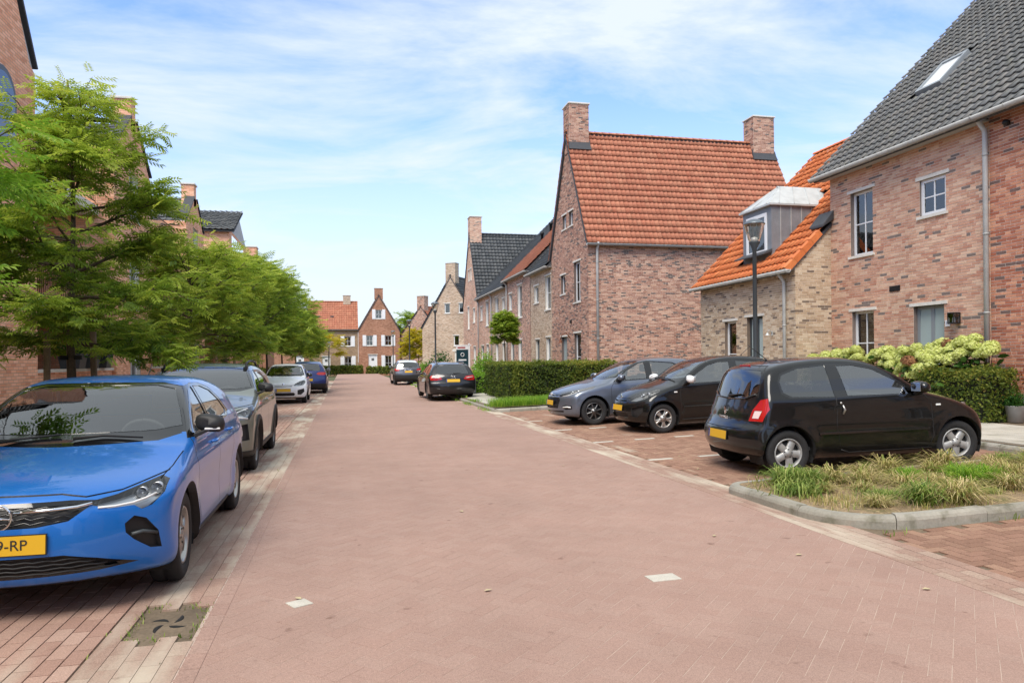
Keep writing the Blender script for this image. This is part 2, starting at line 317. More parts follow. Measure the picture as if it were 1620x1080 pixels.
def paver_set(parent, name, c, a, b, ang, zfun, m, parts=True, gap=.0022, hh=.0, ends=None, nparts=300, tl=.0012):
    """pavers as chamfered blocks. c (n,2) centres, a,b half sizes along/across ang."""
    n = len(c); c = np.asarray(c, float); a = np.broadcast_to(a, n).astype(float); b = np.broadcast_to(b, n).astype(float); ang = np.broadcast_to(ang, n).astype(float)
    gap = np.broadcast_to(gap, n).astype(float); ga = gap if ends is None else np.broadcast_to(ends, n).astype(float)
    var = RNG.random(n); z = zfun(c[:, 0], c[:, 1]) + RNG.normal(0, .0002, n) + hh
    P3 = np.c_[c, z]; mk = pick(P3, nparts) if parts else np.zeros(n, bool)
    ch = .0005; dpt = .02
    def unit(a, b, g1, g2):
        A0, B0 = a - g1, b - g2; A1, B1 = A0 - ch, B0 - ch
        sx = np.array([-1, 1, 1, -1]); sy = np.array([-1, -1, 1, 1])
        return np.concatenate([np.c_[sx * A0, sy * B0, np.full(4, -dpt)], np.c_[sx * A0, sy * B0, np.full(4, -ch * .7)], np.c_[sx * A1, sy * B1, np.zeros(4)]])
    UF = [(8, 9, 10, 11)] + [(4 + i, 4 + (i + 1) % 4, 8 + (i + 1) % 4, 8 + i) for i in range(4)] + [(i, (i + 1) % 4, 4 + (i + 1) % 4, 4 + i) for i in range(4)]
    UF = np.array(UF)
    # individual pieces share mesh data
    cache = {}
    slope = lambda x, y: (zfun(np.array([x + .05]), np.array([y]))[0] - zfun(np.array([x - .05]), np.array([y]))[0]) / .1
    for i in np.nonzero(mk)[0]:
        key = (round(a[i], 3), round(b[i], 3), int(var[i] * 8), round(ga[i], 4), round(gap[i], 4))
        if key not in cache: cache[key] = fast_mesh(name, unit(a[i], b[i], ga[i], gap[i]), UF, m, var=np.full(len(UF), (key[2] + .5) / 8))
        o = link(name, cache[key], parent, (c[i, 0], c[i, 1], z[i])); o.rotation_euler = (0, -math.atan(slope(c[i, 0], c[i, 1])), ang[i])
        if abs(slope(c[i, 0], c[i, 1])) > 1e-4: o.rotation_euler = (Matrix.Rotation(-math.atan(slope(c[i, 0], c[i, 1])), 3, 'Y') @ Matrix.Rotation(ang[i], 3, 'Z')).to_euler()
    r = np.nonzero(~mk)[0]
    if len(r) == 0: return
    sx = np.array([-1, 1, 1, -1]); sy = np.array([-1, -1, 1, 1]); k = len(r)
    A0 = (a[r] - ga[r])[:, None]; B0 = (b[r] - gap[r])[:, None]
    U = np.stack([np.concatenate([sx * A0, sx * A0, sx * (A0 - ch)], 1), np.concatenate([sy * B0, sy * B0, sy * (B0 - ch)], 1)], 2)
    ca, sa = np.cos(ang[r])[:, None], np.sin(ang[r])[:, None]
    X = c[r, 0][:, None] + U[:, :, 0] * ca - U[:, :, 1] * sa; Y = c[r, 1][:, None] + U[:, :, 0] * sa + U[:, :, 1] * ca
    dz = np.concatenate([np.full(4, -dpt), np.full(4, -ch * .7), np.zeros(4)])
    tilt = RNG.normal(0, tl, (k, 2))
    Z = zfun(X, Y) + (z[r] - zfun(c[r, 0], c[r, 1]))[:, None] + dz + (X - c[r, 0][:, None]) * tilt[:, :1] + (Y - c[r, 1][:, None]) * tilt[:, 1:]
    V = np.stack([X, Y, Z], 2).reshape(-1, 3)
    F = (UF[None, :, :] + (np.arange(k) * 12)[:, None, None]).reshape(-1, 4)
    link(name, fast_mesh(name, V, F, m, var=np.repeat(var[r], len(UF))), parent, kind='stuff')
def herring(x0, x1, y0, y1, L=.2, rot=R(45), clip=True, inside=None):
    w_ = L / 2; cx, cy = (x0 + x1) / 2, (y0 + y1) / 2; rad = math.hypot(x1 - x0, y1 - y0) / 2 + .4; n = int(rad / w_) + 2
    gx, gy = np.meshgrid(np.arange(-n, n), np.arange(-n, n)); cc = (gx - gy) % 4
    h = cc == 0; v = cc == 3
    u = np.concatenate([np.c_[(gx[h] + 1) * w_, (gy[h] + .5) * w_, np.zeros(h.sum())], np.c_[(gx[v] + .5) * w_, (gy[v] + 1) * w_, np.full(v.sum(), math.pi / 2)]])
    c, s = math.cos(rot), math.sin(rot)
    X = cx + u[:, 0] * c - u[:, 1] * s; Y = cy + u[:, 0] * s + u[:, 1] * c
    k = (X > x0 - .03) & (X < x1 + .03) & (Y > y0) & (Y < y1)
    if inside is not None: k &= inside(X, Y)
    return np.c_[X, Y][k], u[k, 2] + rot
def rows_y(x0, x1, y0, y1, L=.2, w_=.1, inside=None):
    """stretcher rows running along Y"""
    out = []
    nx = max(1, round((x1 - x0) / w_)); ww = (x1 - x0) / nx
    for i in range(nx):
        ys = np.arange(y0 + (i % 2) * L / 2 + RNG.uniform(-.02, .02), y1, L); out.append(np.c_[np.full(len(ys), x0 + (i + .5) * ww), ys])
    c = np.concatenate(out)
    if inside is not None: c = c[inside(c[:, 0], c[:, 1])]
    return c, ww
def sheet(name, pts, zf, m, parent=None, kind='structure', grid=None):
    (x0, x1), (y0, y1) = pts; nx, ny = grid or (2, 2)
    X, Y = np.meshgrid(np.linspace(x0, x1, nx), np.linspace(y0, y1, ny)); Z = zf(X, Y)
    V = np.stack([X, Y, Z], 2).reshape(-1, 3); i = np.arange((nx - 1) * (ny - 1)); r = i // (nx - 1); c = i % (nx - 1); b = r * nx + c
    F = np.c_[b, b + 1, b + nx + 1, b + nx]
    o = link(name, fast_mesh(name, V, F, m, var=RNG.random(len(F))), parent, kind=kind); return o
zflat = lambda x, y: np.zeros_like(np.asarray(x, float))
zbay = lambda x, y: .03 * np.clip(np.asarray(x, float) - 4.25, 0, 5.0)
zpav = lambda x, y: .12 + .03 * np.clip(np.asarray(x, float) - 4.25, 0, 5.0)
m_field = mat('rough_field', lin((118, 122, 82), .5), .98, noise=[(.3, .2), (8, .2)])
ground = sheet('ground', ((-900, 900), (-300, 1500)), lambda x, y: zflat(x, y) - .3, m_field)
XL, XR = -.82, 4.0        # carriageway
def bay_in(X, Y):         # right parking bays with the planted beds cut out
    return ~((Y > 5.35) & (Y < 7.7)) & (Y < 20.75)
road = sheet('road', ((XL - .02, XR + .02), (1.5, 101)), lambda x, y: zflat(x, y) - .0012, m_joint)
c_, a_ = herring(XL + .04, XR + .06, 2.6, 60)
al = a_ < R(90); paver_set(road, 'paver', c_, .1, .05, a_, zflat, P_RED, gap=np.where(al, RNG.uniform(.0008, .0024, len(al)), .0004), ends=np.where(al, .0004, RNG.uniform(.0006, .0020, len(al))))
far_pav = mat('paver_red_far', lin((200, 166, 151), .61), .9, spec=.22, noise=[(.5, .1), (4, .06)])
sheet('road_surface', ((XL, XR), (59.9, 101)), lambda x, y: zflat(x, y) + .0006, far_pav, parent=road)
c_, ww = rows_y(XL, XL + .1, 2.6, 60); paver_set(road, 'edge_paver', c_, .1, ww / 2, math.pi / 2, zflat, P_RED, hh=.003, parts=False)
# left gutter and parking strip
lp = sheet('left_parking_strip', ((-3.3, XL - .02), (1.5, 62)), lambda x, y: zflat(x, y) - .011, m_jointd)
c_, ww = rows_y(-1.32, XL - .006, 2.6, 60, inside=lambda X, Y: ~((abs(X + 1.03) < .2) & (abs(Y - 4.66) < .3)))
paver_set(lp, 'gutter_paver', c_, .1, ww / 2, math.pi / 2, zflat, P_GUT, gap=.0016, nparts=150, hh=.002)
c_, ww = rows_y(-3.25, -1.33, 2.6, 60); paver_set(lp, 'paver', c_, .1, ww / 2, math.pi / 2, zflat, P_LEFT, gap=.004, nparts=300)
# right gutter strip and bays
rp = sheet('right_parking_bays', ((XR - .02, 9.2), (1.5, 20.9)), lambda x, y: zbay(x, y) - .011, m_jointd, grid=(16, 2))
c_, ww = rows_y(XR, 4.42, 2.6, 60); paver_set(rp, 'gutter_paver', c_, .1, ww / 2, math.pi / 2, zbay, P_GUT, gap=.0028, nparts=200, hh=.003)
c_, a_ = herring(4.44, 9.15, 3.2, 20.75, rot=0, inside=bay_in)
paver_set(rp, 'paver', c_, .1, .05, a_, zbay, P_BAY, gap=.003, nparts=300)
for (X, Y) in [(4.62, 10.17), (4.6, 12.6), (4.58, 15.02), (4.57, 17.4), (5.42, 12.62), (6.22, 12.63), (5.44, 10.16), (5.36, 15.02), (6.2, 15.02), (5.4, 17.4), (6.25, 10.16), (6.2, 17.4)]:
    s_ = .19; mb = MB(); mb.box(-s_, s_, -.052, .052, -.02, .0055)
    o = mb.build('marking', m_marking, rp, (X, Y, hz_right(X))); o.rotation_euler = (0, -.03, 0)
for (X, Y, rz, hx_, hy_) in [(-.295, 4.80, .5, .064, .064), (2.15, 4.71, .05, .108, .07)]:
    mb = MB(); mb.box(-hx_, hx_, -hy_, hy_, -.02, .005); o = mb.build('white_paver', m_marking, road, (X, Y, 0)); o.rotation_euler = (0, 0, rz)
for Y in (15.3, 21.6, 25.1):
    mb = MB(); mb.box(-.2, .2, -.05, .05, -.02, .0055); mb.build('marking', m_marking, lp, (-1.62, Y, 0))
# pavements
pv = sheet('right_pavement', ((9.2, 40), (2, 60)), lambda x, y: zpav(x, y) - .012, m_jointd, grid=(6, 2))
pv2 = sheet('front_pavement', ((4.3, 9.2), (21.0, 60)), lambda x, y: zpav(x, y) - .012, m_jointd, grid=(16, 2))
def slabs(parent, x0, x1, y0, y1, nparts):
    xs = np.arange(x0 + .15, x1, .3); out = []
    for i, x in enumerate(xs):
        ys = np.arange(y0 + .15 + (i % 2) * .15, y1 - .1, .3); out.append(np.c_[np.full(len(ys), x), ys])
    c = np.concatenate(out); c = c[~((c[:, 0] > 11.4) & (c[:, 1] < 11.1) & (c[:, 1] > 30))]
    paver_set(parent, 'slab', c, .15, .15, 0, zpav, P_GREY, gap=.004, nparts=nparts)
slabs(pv, 9.3, 11.6, 5.4, 20.9, 300); slabs(pv2, 4.45, 5.7, 23.0, 50, 200); slabs(pv2, 5.7, 9.2, 21.0, 23.2, 100)
lpv = sheet('left_pavement', ((-12, -3.3), (1.5, 62)), lambda x, y: zflat(x, y) + .07, mat('left_pavement_slab', lin((170, 150, 136), .8), .9, noise=[(2, .15), (30, .1)]), grid=(3, 3))
# kerbs
def kerb_run(name, label, pts, wid=.115, top=.105, zf=zbay, segl=.9):
    """kerb stones along a polyline, inner side to the left of travel"""
    k = thing(name, label, 'kerb'); P = [Vector(p) for p in pts]; L = [0]
    for i in range(len(P) - 1): L.append(L[-1] + (P[i + 1] - P[i]).length)
    def at(t):
        t = min(max(t, 0), L[-1])
        for i in range(len(P) - 1):
            if t <= L[i + 1] + 1e-6:
                return P[i].lerp(P[i + 1], (t - L[i]) / max(L[i + 1] - L[i], 1e-6)), (P[i + 1] - P[i]).normalized()
    n = max(1, round(L[-1] / segl)); brk = [L[-1] * i / n for i in range(n + 1)]
    for j in range(n):
        t0, t1 = brk[j] + .004, brk[j + 1] - .004
        ts = sorted([t0, t1] + [l for l in L if t0 < l < t1]); V = []; F = []
        dz = RNG.normal(0, .004)
        for t in ts:
            p, d = at(t)
            # average direction at bends
            p2, d2 = at(min(t + .03, L[-1])); p1, d1 = at(max(t - .03, 0)); dd = (d1 + d2).normalized(); nrm = Vector((-dd.y, dd.x))
            z = float(zf(p.x, p.y))
            for (o, zz) in ((0, -.05), (0, top * .55), (.012, top - .022), (.035, top), (wid, top), (wid, -.05)):
                q = p + nrm * o; V.append((q.x, q.y, z + zz + dz))
        for i in range(len(ts) - 1):
            for e in range(5): F.append((i * 6 + e, (i + 1) * 6 + e, (i + 1) * 6 + e + 1, i * 6 + e + 1))
        F.append(tuple(range(6))); F.append(tuple(range((len(ts) - 1) * 6, len(ts) * 6))[::-1])
        link('kerb_stone', fast_mesh('kerb_stone', V, [list(f) for f in F], m_kerb, var=np.full(len(F), RNG.random())), k)
    return k
KERB_IN = True
def arc(cx, cy, r, a0, a1, n=7): return [(cx + r * math.cos(R(a0 + (a1 - a0) * i / (n - 1))), cy + r * math.sin(R(a0 + (a1 - a0) * i / (n - 1)))) for i in range(n)]
bedk = [(9.3, 7.66), (5.0, 7.62)] + arc(4.46, 7.36, .26, 90, 180) + [(4.22, 6.3)] + arc(5.0, 6.2, .78, 182, 268, 9) + [(6.3, 5.42), (9.3, 5.42)]
kerb_run('kerb', 'worn grey concrete kerb rounding the grassy bed beside the black hatchback', bedk)
kerb_run('kerb', 'grey kerb running along the right side past the green grass strip', [(4.2, 58), (4.25, 25)] + arc(4.7, 21.25, .45, 180, 270) + [(9.2, 20.82)], zf=zbay)
kerb_run('kerb', 'straight grey kerb between the parking bays and the right pavement', [(9.12, 20.8), (9.12, 7.7)], zf=zbay)
# ================================================================ buildings
class Wall:
    def __init__(s, p0, p1):
        s.p = np.array(p0, float); v = np.array(p1, float) - s.p; s.L = float(np.hypot(*v)); s.d = v / s.L; s.n = np.array([s.d[1], -s.d[0]])
    def pt(s, a, z, o=0.0):
        q = s.p + s.d * a + s.n * o; return (q[0], q[1], z)
    def mat(s, a=0, z=0, o=0):     # local x along wall, y inwards, z up
        q = s.pt(a, z, o); return Matrix(((s.d[0], -s.n[0], 0, q[0]), (s.d[1], -s.n[1], 0, q[1]), (0, 0, 1, q[2]), (0, 0, 0, 1)))
def gable_edges(L, g):
    def e(z):
        if not g: return 0.0, L
        return float(np.interp(z, [p[1] for p in g[0]], [p[0] for p in g[0]])), float(np.interp(z, [p[1] for p in g[1]], [p[0] for p in g[1]]))
    return e
def cut(a, b, ops, z0, z1):
    iv = [(a, b)]
    for o in ops:
        if o['z0'] < z1 - 1e-6 and o['z1'] > z0 + 1e-6:
            nv = []
            for p, q in iv:
                if o['s1'] <= p or o['s0'] >= q: nv.append((p, q)); continue
                if o['s0'] > p: nv.append((p, o['s0']))
                if o['s1'] < q: nv.append((o['s1'], q))
            iv = nv
    return iv
def build_wall(house, wl, z0, z1, style, ops=(), gable=None, geo=False, ext=(0, 0), course=.0625, bl=.215, nparts=300, name='wall'):
    ed = gable_edges(wl.L, gable); ops = list(ops)
    zs = sorted(set([z0, z1] + [o['z0'] for o in ops] + [o['z1'] for o in ops] + ([p[1] for q in gable for p in q] if gable else [])))
    zs = [z for z in zs if z0 - 1e-6 <= z <= z1 + 1e-6]
    V = []; F = []; UV = []; off = -.0045 if geo else 0.0
    for a, b in zip(zs[:-1], zs[1:]):
        if b - a < 1e-4: continue
        la, ra = ed(a + 1e-5); lb, rb = ed(b - 1e-5)
        for p, q in cut(-1e3, 1e3, ops, a, b):
            pa, qa = max(p, la), min(q, ra); pb, qb = max(p, lb), min(q, rb)
            if qa - pa < 1e-3 and qb - pb < 1e-3: continue
            i = len(V)
            for (ss, zz) in ((pa, a), (qa, a), (max(qb, pb), b), (pb, b)): V.append(wl.pt(ss, zz, off)); UV.append((ss, zz))
            F.append([i, i + 1, i + 2, i + 3])
    uvl = [UV[i] for f in F for i in f]
    o = link(name, fast_mesh(name, V, F, BR[style][1] if geo else BT[style], uv=uvl), house)
    if not geo: return o
    # bricks
    cs = []; n = int((z1 - z0) / course + .5)
    for i in range(n):
        a = z0 + i * course; b = a + course; zm = (a + b) / 2; l, r = ed(zm)
        if not gable or zm < gable[0][0][1]: l -= ext[0]; r += ext[1]
        for p, q in cut(l, r, ops, zm - .005, zm + .005):
            st = (i % 2) * bl / 2 + RNG.uniform(-.035, .035)
            k0 = math.floor((p - st) / bl); j = [p] + [st + bl * k for k in range(k0 + 1, int((q - st) / bl) + 2) if p + .04 < st + bl * k < q - .04] + [q]
            if RNG.random() < .8 and len(j) > 6:       # a few headers
                kk = RNG.integers(1, len(j) - 1, max(1, len(j) // 6)); j = sorted(j + [j[k] - bl / 2 for k in kk if j[k] - bl / 2 > j[k - 1] + .05])
            for u0, u1 in zip(j[:-1], j[1:]): cs.append((u0, u1, zm))
    cs = np.array(cs); n = len(cs); var = RNG.random(n); op = np.abs(RNG.normal(0, .0022, n))
    gapx, gapz = .0052, .0062
    hx = (cs[:, 1] - cs[:, 0]) / 2 - gapx; hzz = course / 2 - gapz; cx = (cs[:, 0] + cs[:, 1]) / 2; cz = cs[:, 2]
    P = np.c_[wl.p[0] + wl.d[0] * cx, wl.p[1] + wl.d[1] * cx, cz]
    mk = pick(P, nparts); UF = np.array([(4, 5, 6, 7), (0, 1, 5, 4), (1, 2, 6, 5), (2, 3, 7, 6), (3, 0, 4, 7)])
    sx = np.array([-1, 1, 1, -1]); sz = np.array([-1, -1, 1, 1]); cache = {}
    rz = math.atan2(wl.d[1], wl.d[0])
    for i in np.nonzero(mk)[0]:
        key = (round(hx[i], 2), int(var[i] * 16))
        if key not in cache:
            vv = [(x * hx[i], .012, z * hzz) for x, z in zip(sx, sz)] + [(x * hx[i], 0, z * hzz) for x, z in zip(sx, sz)]
            cache[key] = fast_mesh('brick', vv, UF, BR[style][0], var=np.full(5, (key[1] + .5) / 16))
        q = wl.pt(cx[i], cz[i], op[i]); b = link('brick', cache[key], o, q); b.rotation_euler = (0, 0, rz); b.scale = (hx[i] / max(key[0], .01) if False else 1, 1, 1)
    r = np.nonzero(~mk)[0]
    if len(r):
        S = np.concatenate([cx[r][:, None] + sx * hx[r][:, None]] * 2, 1); Z = np.concatenate([cz[r][:, None] + sz * hzz] * 2, 1)
        O = np.concatenate([np.full((len(r), 4), -.012), np.repeat(op[r][:, None], 4, 1)], 1)
        X = wl.p[0] + wl.d[0] * S + wl.n[0] * O; Y = wl.p[1] + wl.d[1] * S + wl.n[1] * O
        Vv = np.stack([X, Y, Z], 2).reshape(-1, 3); Ff = (UF[None] + (np.arange(len(r)) * 8)[:, None, None]).reshape(-1, 4)
        link('brick', fast_mesh('brick', Vv, Ff, BR[style][0], var=np.repeat(var[r], 5)), o, kind='stuff')
    return o
def window(house, wl, o, style='far', reveal=.11):
    """one opening: reveal, frame, glazing bars, panes, sill and lintel. o keys: s0 s1 z0 z1 kind nx ny"""
    kind = o.get('kind', 'win'); w_, h_ = o['s1'] - o['s0'], o['z1'] - o['z0']; M_ = wl.mat(o['s0'], o['z0'])
    fm = {'win': m_white, 'door': m_greyf, 'glassdoor': m_anth, 'whitedoor': m_white}[kind] if o.get('fm') is None else o['fm']
    fw = o.get('fw', .065); rv = o.get('reveal', reveal); mb = MB()
    mbr = MB()          # reveal lining in the wall's brick
    d0, d1 = -.001, rv + .06
    for (x0, x1, z0, z1) in ((-.012, .0, -.0, h_), (w_, w_ + .012, 0, h_), (0, w_, h_, h_ + .012), (0, w_, -.012, 0)): mbr.box(x0, x1, d0 + .012, d1, z0, z1, 0, M_)
    mb.box(0, fw, rv, rv + .055, 0, h_, 0, M_); mb.box(w_ - fw, w_, rv, rv + .055, 0, h_, 0, M_)
    mb.box(fw, w_ - fw, rv, rv + .055, h_ - fw, h_, 0, M_); mb.box(fw, w_ - fw, rv, rv + .055, 0, fw, 0, M_)
    nx, ny = o.get('nx', 1), o.get('ny', 1); bw = o.get('bw', .028)
    for i in range(1, nx): x = fw + (w_ - 2 * fw) * i / nx; mb.box(x - bw / 2, x + bw / 2, rv + .008, rv + .047, fw, h_ - fw, 0, M_)
    for i in range(1, ny): z = fw + (h_ - 2 * fw) * i / ny; mb.box(fw, w_ - fw, rv + .011, rv + .044, z - bw / 2, z + bw / 2, 0, M_)
    for z in o.get('rails', []): mb.box(fw, w_ - fw, rv - .004, rv + .05, z - .03, z + .03, 0, M_)
    f = mb.build('door' if 'door' in kind else 'window', fm, house)
    mbr.build('reveal', BR[o['rev']][0] if o.get('rev') else m_concrete, f)
    if kind == 'whitedoor':
        p = MB(); p.box(fw, w_ - fw, rv + .015, rv + .04, fw, h_ - fw, 0, M_); p.build('door_leaf', m_white, f)
        g = MB()
        for i in (0, 1):
            for j in (0, 1): g.box(w_ / 2 - .16 + i * .17, w_ / 2 - .01 + i * .17, rv + .008, rv + .014, h_ * .68 + j * .17, h_ * .68 + .15 + j * .17, 0, M_)
        g.build('pane', m_room, f)
    else:
        g = MB()
        for i in range(nx):
            for j in range(ny):
                x0 = fw + (w_ - 2 * fw) * i / nx + (bw / 2 if i else 0); x1 = fw + (w_ - 2 * fw) * (i + 1) / nx - (bw / 2 if i < nx - 1 else 0)
                z0 = fw + (h_ - 2 * fw) * j / ny + (bw / 2 if j else 0); z1 = fw + (h_ - 2 * fw) * (j + 1) / ny - (bw / 2 if j < ny - 1 else 0)
                pm = MB(); pm.box(x0, x1, rv + .024, rv + .03, z0, z1, 0, M_); pm.build('pane', o.get('gm', m_pane), f)
        # what stands behind the glass
        b = MB(); b.box(.001, w_ - .001, rv + .5, rv + .52, 0, h_, 0, M_); b.box(-.02, 0, rv + .06, rv + .5, 0, h_, 0, M_); b.box(w_, w_ + .02, rv + .06, rv + .5, 0, h_, 0, M_); b.box(0, w_, rv + .07, rv + .5, h_, h_ + .02, 0, M_)
        b.build('room_back', m_room, f)
        if o.get('blind'):
            zz = h_ * (1 - o['blind']); b = MB(); n = max(3, int((h_ - zz) / .05))
            for k in range(n): b.box(.05, w_ - .05, rv + .085, rv + .105, zz + (h_ - zz) * k / n, zz + (h_ - zz) * (k + .72) / n, 0, M_)
            b.build('blind', m_blind, f)
        if o.get('curtain'):
            b = MB(); nn = 14; zt = h_ * o['curtain']
            for k in range(nn): b.box(.04 + (w_ - .08) * k / nn, .04 + (w_ - .08) * (k + 1) / nn, rv + .09 + .012 * (k % 2), rv + .1 + .012 * (k % 2), 0, zt, 0, M_)
            b.build('curtain', m_curt, f)
    if o.get('sill', True) and 'door' not in kind:
        s = MB(); s.box(-.06, w_ + .06, -.045, rv + .02, -.065, -.001, 0, M_); s.build('sill', m_concrete, f)
    if o.get('lintel', True):
        s = MB(); s.box(-.10, w_ + .10, -.022, rv - .002, h_ + .001, h_ + .075, 0, M_); s.build('lintel', m_concrete, f)
    if 'door' in kind and kind != 'win':
        h = MB(); h.tube([wl.pt(o['s0'] + w_ * .82, o['z0'] + 1.05, -rv + .045), wl.pt(o['s0'] + w_ * .7, o['z0'] + 1.05, -rv + .045)], .011); h.build('handle', m_zinc, f)
    if o.get('shutters'):
        for sx in (-1, 1):
            x0 = -.02 - w_ * .52 if sx < 0 else w_ + .02; s = MB(); s.box(x0, x0 + w_ * .52, -.045, -.006, -.05, h_ + .05, 0, M_)
            for k in range(3): s.box(x0 + .04, x0 + w_ * .52 - .04, -.052, -.045, .02 + h_ * k / 3, h_ * (k + 1) / 3 - .05, 0, M_)
            s.build('shutter', m_white, f)
    return f
def tile_unit(tw, tl, kind='pan'):
    if kind == 'pan': xs = np.array([0, .14, .3, .46, .6, .74, .88, 1.0]); hs = np.array([.030, .012, .004, .003, .010, .030, .043, .036])
    else: xs = np.array([0, .1, .18, .46, .54, .9, 1.0]); hs = np.array([.034, .034, .006, .006, .03, .034, .034])
    k = len(xs); ov = tl * .12
    top = np.c_[xs * tw * 1.01, np.full(k, tl + ov), hs - .006]; low = np.c_[xs * tw * 1.01, np.zeros(k), hs + .040]; lip = np.c_[xs * tw * 1.01, np.full(k, .006), hs + .018]
    V = np.concatenate([top, low, lip]); F = []
    for i in range(k - 1): F.append((i, k + i, k + i + 1, i + 1)); F.append((k + i, 2 * k + i, 2 * k + i + 1, k + i + 1))
    return V, np.array(F), np.array([True, False] * (k - 1))
def roof(house, O, u, v, W, S, m, tw=.25, tl=.33, keep=None, parts=True, nparts=300, under=None, kind='pan', name='roof'):
    """tiled plane: O eave corner, u along the eave, v up the slope (unit vectors)"""
    O, u, v = Vector(O), Vector(u).normalized(), Vector(v).normalized(); n = u.cross(v).normalized()
    nx = max(1, round(W / tw)); ny = max(1, round(S / tl)); tw, tl = W / nx, S / ny
    mb = MB(); b4 = [O - n * .05, O + u * W - n * .05, O + u * W + v * S - n * .05, O + v * S - n * .05]; mb.hexa([p - n * .08 for p in b4], b4) if under is None else under(mb, O, u, v, n)
    base = mb.build(name, m_lead, house)
    V, F, sm = tile_unit(tw, tl, kind); T = []
    for j in range(ny):
        for i in range(nx):
            if keep is None or keep((i + .5) * tw, (j + .5) * tl): T.append((i * tw, j * tl))
    T = np.array(T) + RNG.normal(0, .004, (len(T), 2)); B = np.array([u, v, n]); P = np.array(O) + T @ B[:2]
    mk = pick(P, nparts) if parts else np.zeros(len(T), bool); var = RNG.random(len(T)); cache = {}
    rot = Matrix((u, v, n)).transposed().to_euler()
    for i in np.nonzero(mk)[0]:
        k = int(var[i] * 10)
        if k not in cache: cache[k] = fast_mesh('tile', V, F, m, var=np.full(len(F), (k + .5) / 10), smooth=sm)
        o = link('tile', cache[k], base, tuple(P[i])); o.rotation_euler = rot
    r = np.nonzero(~mk)[0]
    if len(r):
        VV = ((V[None] + np.c_[T[r], RNG.normal(0, .003, len(r))][:, None, :]) @ B + np.array(O)).reshape(-1, 3); FF = (F[None] + (np.arange(len(r)) * len(V))[:, None, None]).reshape(-1, 4)
        link('tile', fast_mesh('tile', VV, FF, m, var=np.repeat(var[r], len(F)), smooth=np.tile(sm, len(r))), base, kind='stuff')
    return base
def ridge(house, a, b, m, r=.1, step=.34):
    a, b = Vector(a), Vector(b); d = (b - a); n = max(1, int(d.length / step)); me = None; d.normalize()
    mb = MB(); seg = (b - a).length / n; V = []; F = []
    side = d.cross(Vector((0, 0, 1))).normalized()
    for t, rr in ((0, r * 1.12), (seg * 1.04, r * .98)):
        for k in range(7): an = math.pi * k / 6; V.append(tuple(side * (math.cos(an) * rr) + Vector((0, 0, math.sin(an) * rr * .8)) + d * t))
    for k in range(6): F.append([k, k + 1, 8 + k, 7 + k])
    F.append(list(range(7))); me = fast_mesh('ridge_tile', V, F, m, var=RNG.random(len(F)), smooth=True)
    for i in range(n): link('ridge_tile', me, house, tuple(a + d * (i * seg)))
def chimney(house, x0, x1, y0, y1, z0, z1, style, geo=True, par=None):
    mb = MB(); mb.box(x0 + .03, x1 - .03, y0 + .03, y1 - .03, z0, z1 - .02); c = mb.build('chimney', BR[style if style in BR else 'rosy'][1], par or house)
    for (p, q) in (((x0, y0), (x1, y0)), ((x1, y0), (x1, y1)), ((x1, y1), (x0, y1)), ((x0, y1), (x0, y0))):
        wl = Wall(p, q); build_wall(c, wl, z0, z1, style, geo=geo, nparts=0, name='chimney_wall')
    cp = MB(); cp.box(x0 - .05, x1 + .05, y0 - .05, y1 + .05, z1, z1 + .07); cp.build('chimney_cap', m_concrete, c, bevel=.01)
    fl = MB(); fl.box(x0 - .06, x1 + .06, y0 - .06, y1 + .06, z0 + .0, z0 + .0 + .3)
    return c
def gutter(house, a, b, out, r=.075, m=None):
    """half-round gutter from a to b, out = outward 2D unit"""
    a, b = Vector(a), Vector(b); o = Vector((out[0], out[1], 0)); mb = MB(); V = []; F = []
    pts = [(math.cos(t) * r, math.sin(t) * r) for t in np.linspace(0, -math.pi, 9)]
    for e in (a, b):
        for (p, q) in pts: V.append(tuple(e + o * p + Vector((0, 0, q))))
        for (p, q) in pts: V.append(tuple(e + o * p * .9 + Vector((0, 0, q * .9))))
    for i in range(8): F.append((i, i + 1, 18 + i + 1, 18 + i)); F.append((9 + i, 18 + 9 + i, 18 + 9 + i + 1, 9 + i + 1))
    F += [(0, 18, 27, 9), (8, 17, 35, 26)]; F += [(0, 9, 17, 8) if False else tuple(range(9)), tuple(range(18, 27))]
    mb.add(V, F, 0, True); g = mb.build('gutter', m or m_zinc, house, fix=False)
    br = MB(); d = (b - a); n = max(2, int(d.length / .7)); d.normalize()
    for i in range(n + 1):
        c = a.lerp(b, i / n); ring = [c + o * (math.cos(t) * r * 1.05) + Vector((0, 0, math.sin(t) * r * 1.05)) for t in np.linspace(0.1, -math.pi - .1, 9)]
        br.tube(ring, .008, 5)
    br.build('gutter_bracket', m or m_zinc, g); return g
def downpipe(house, x, y, z0, z1, out, r=.042, m=None, swan=.22):
    mb = MB(); o = Vector((out[0], out[1], 0)); p = Vector((x, y, 0))
    mb.tube([p + o * .07 + Vector((0, 0, z0)), p + o * .07 + Vector((0, 0, z1 - .28)), p + o * (.07 + .02) + Vector((0, 0, z1 - .2)), p + o * swan + Vector((0, 0, z1 - .05)), p + o * swan + Vector((0, 0, z1 + .06))], r, 12)
    d = mb.build('downpipe', m or m_zinc, house); b = MB(); z = z0 + .5
    while z < z1 - .4: b.lathe([(r + .004, z), (r + .009, z), (r + .009, z + .035), (r + .004, z + .035)], 12, 0, Matrix.Translation(p + o * .07)); z += 1.6
    b.build('pipe_clamp', m_zincd, d); return d
Z = Vector((0, 0, 1))
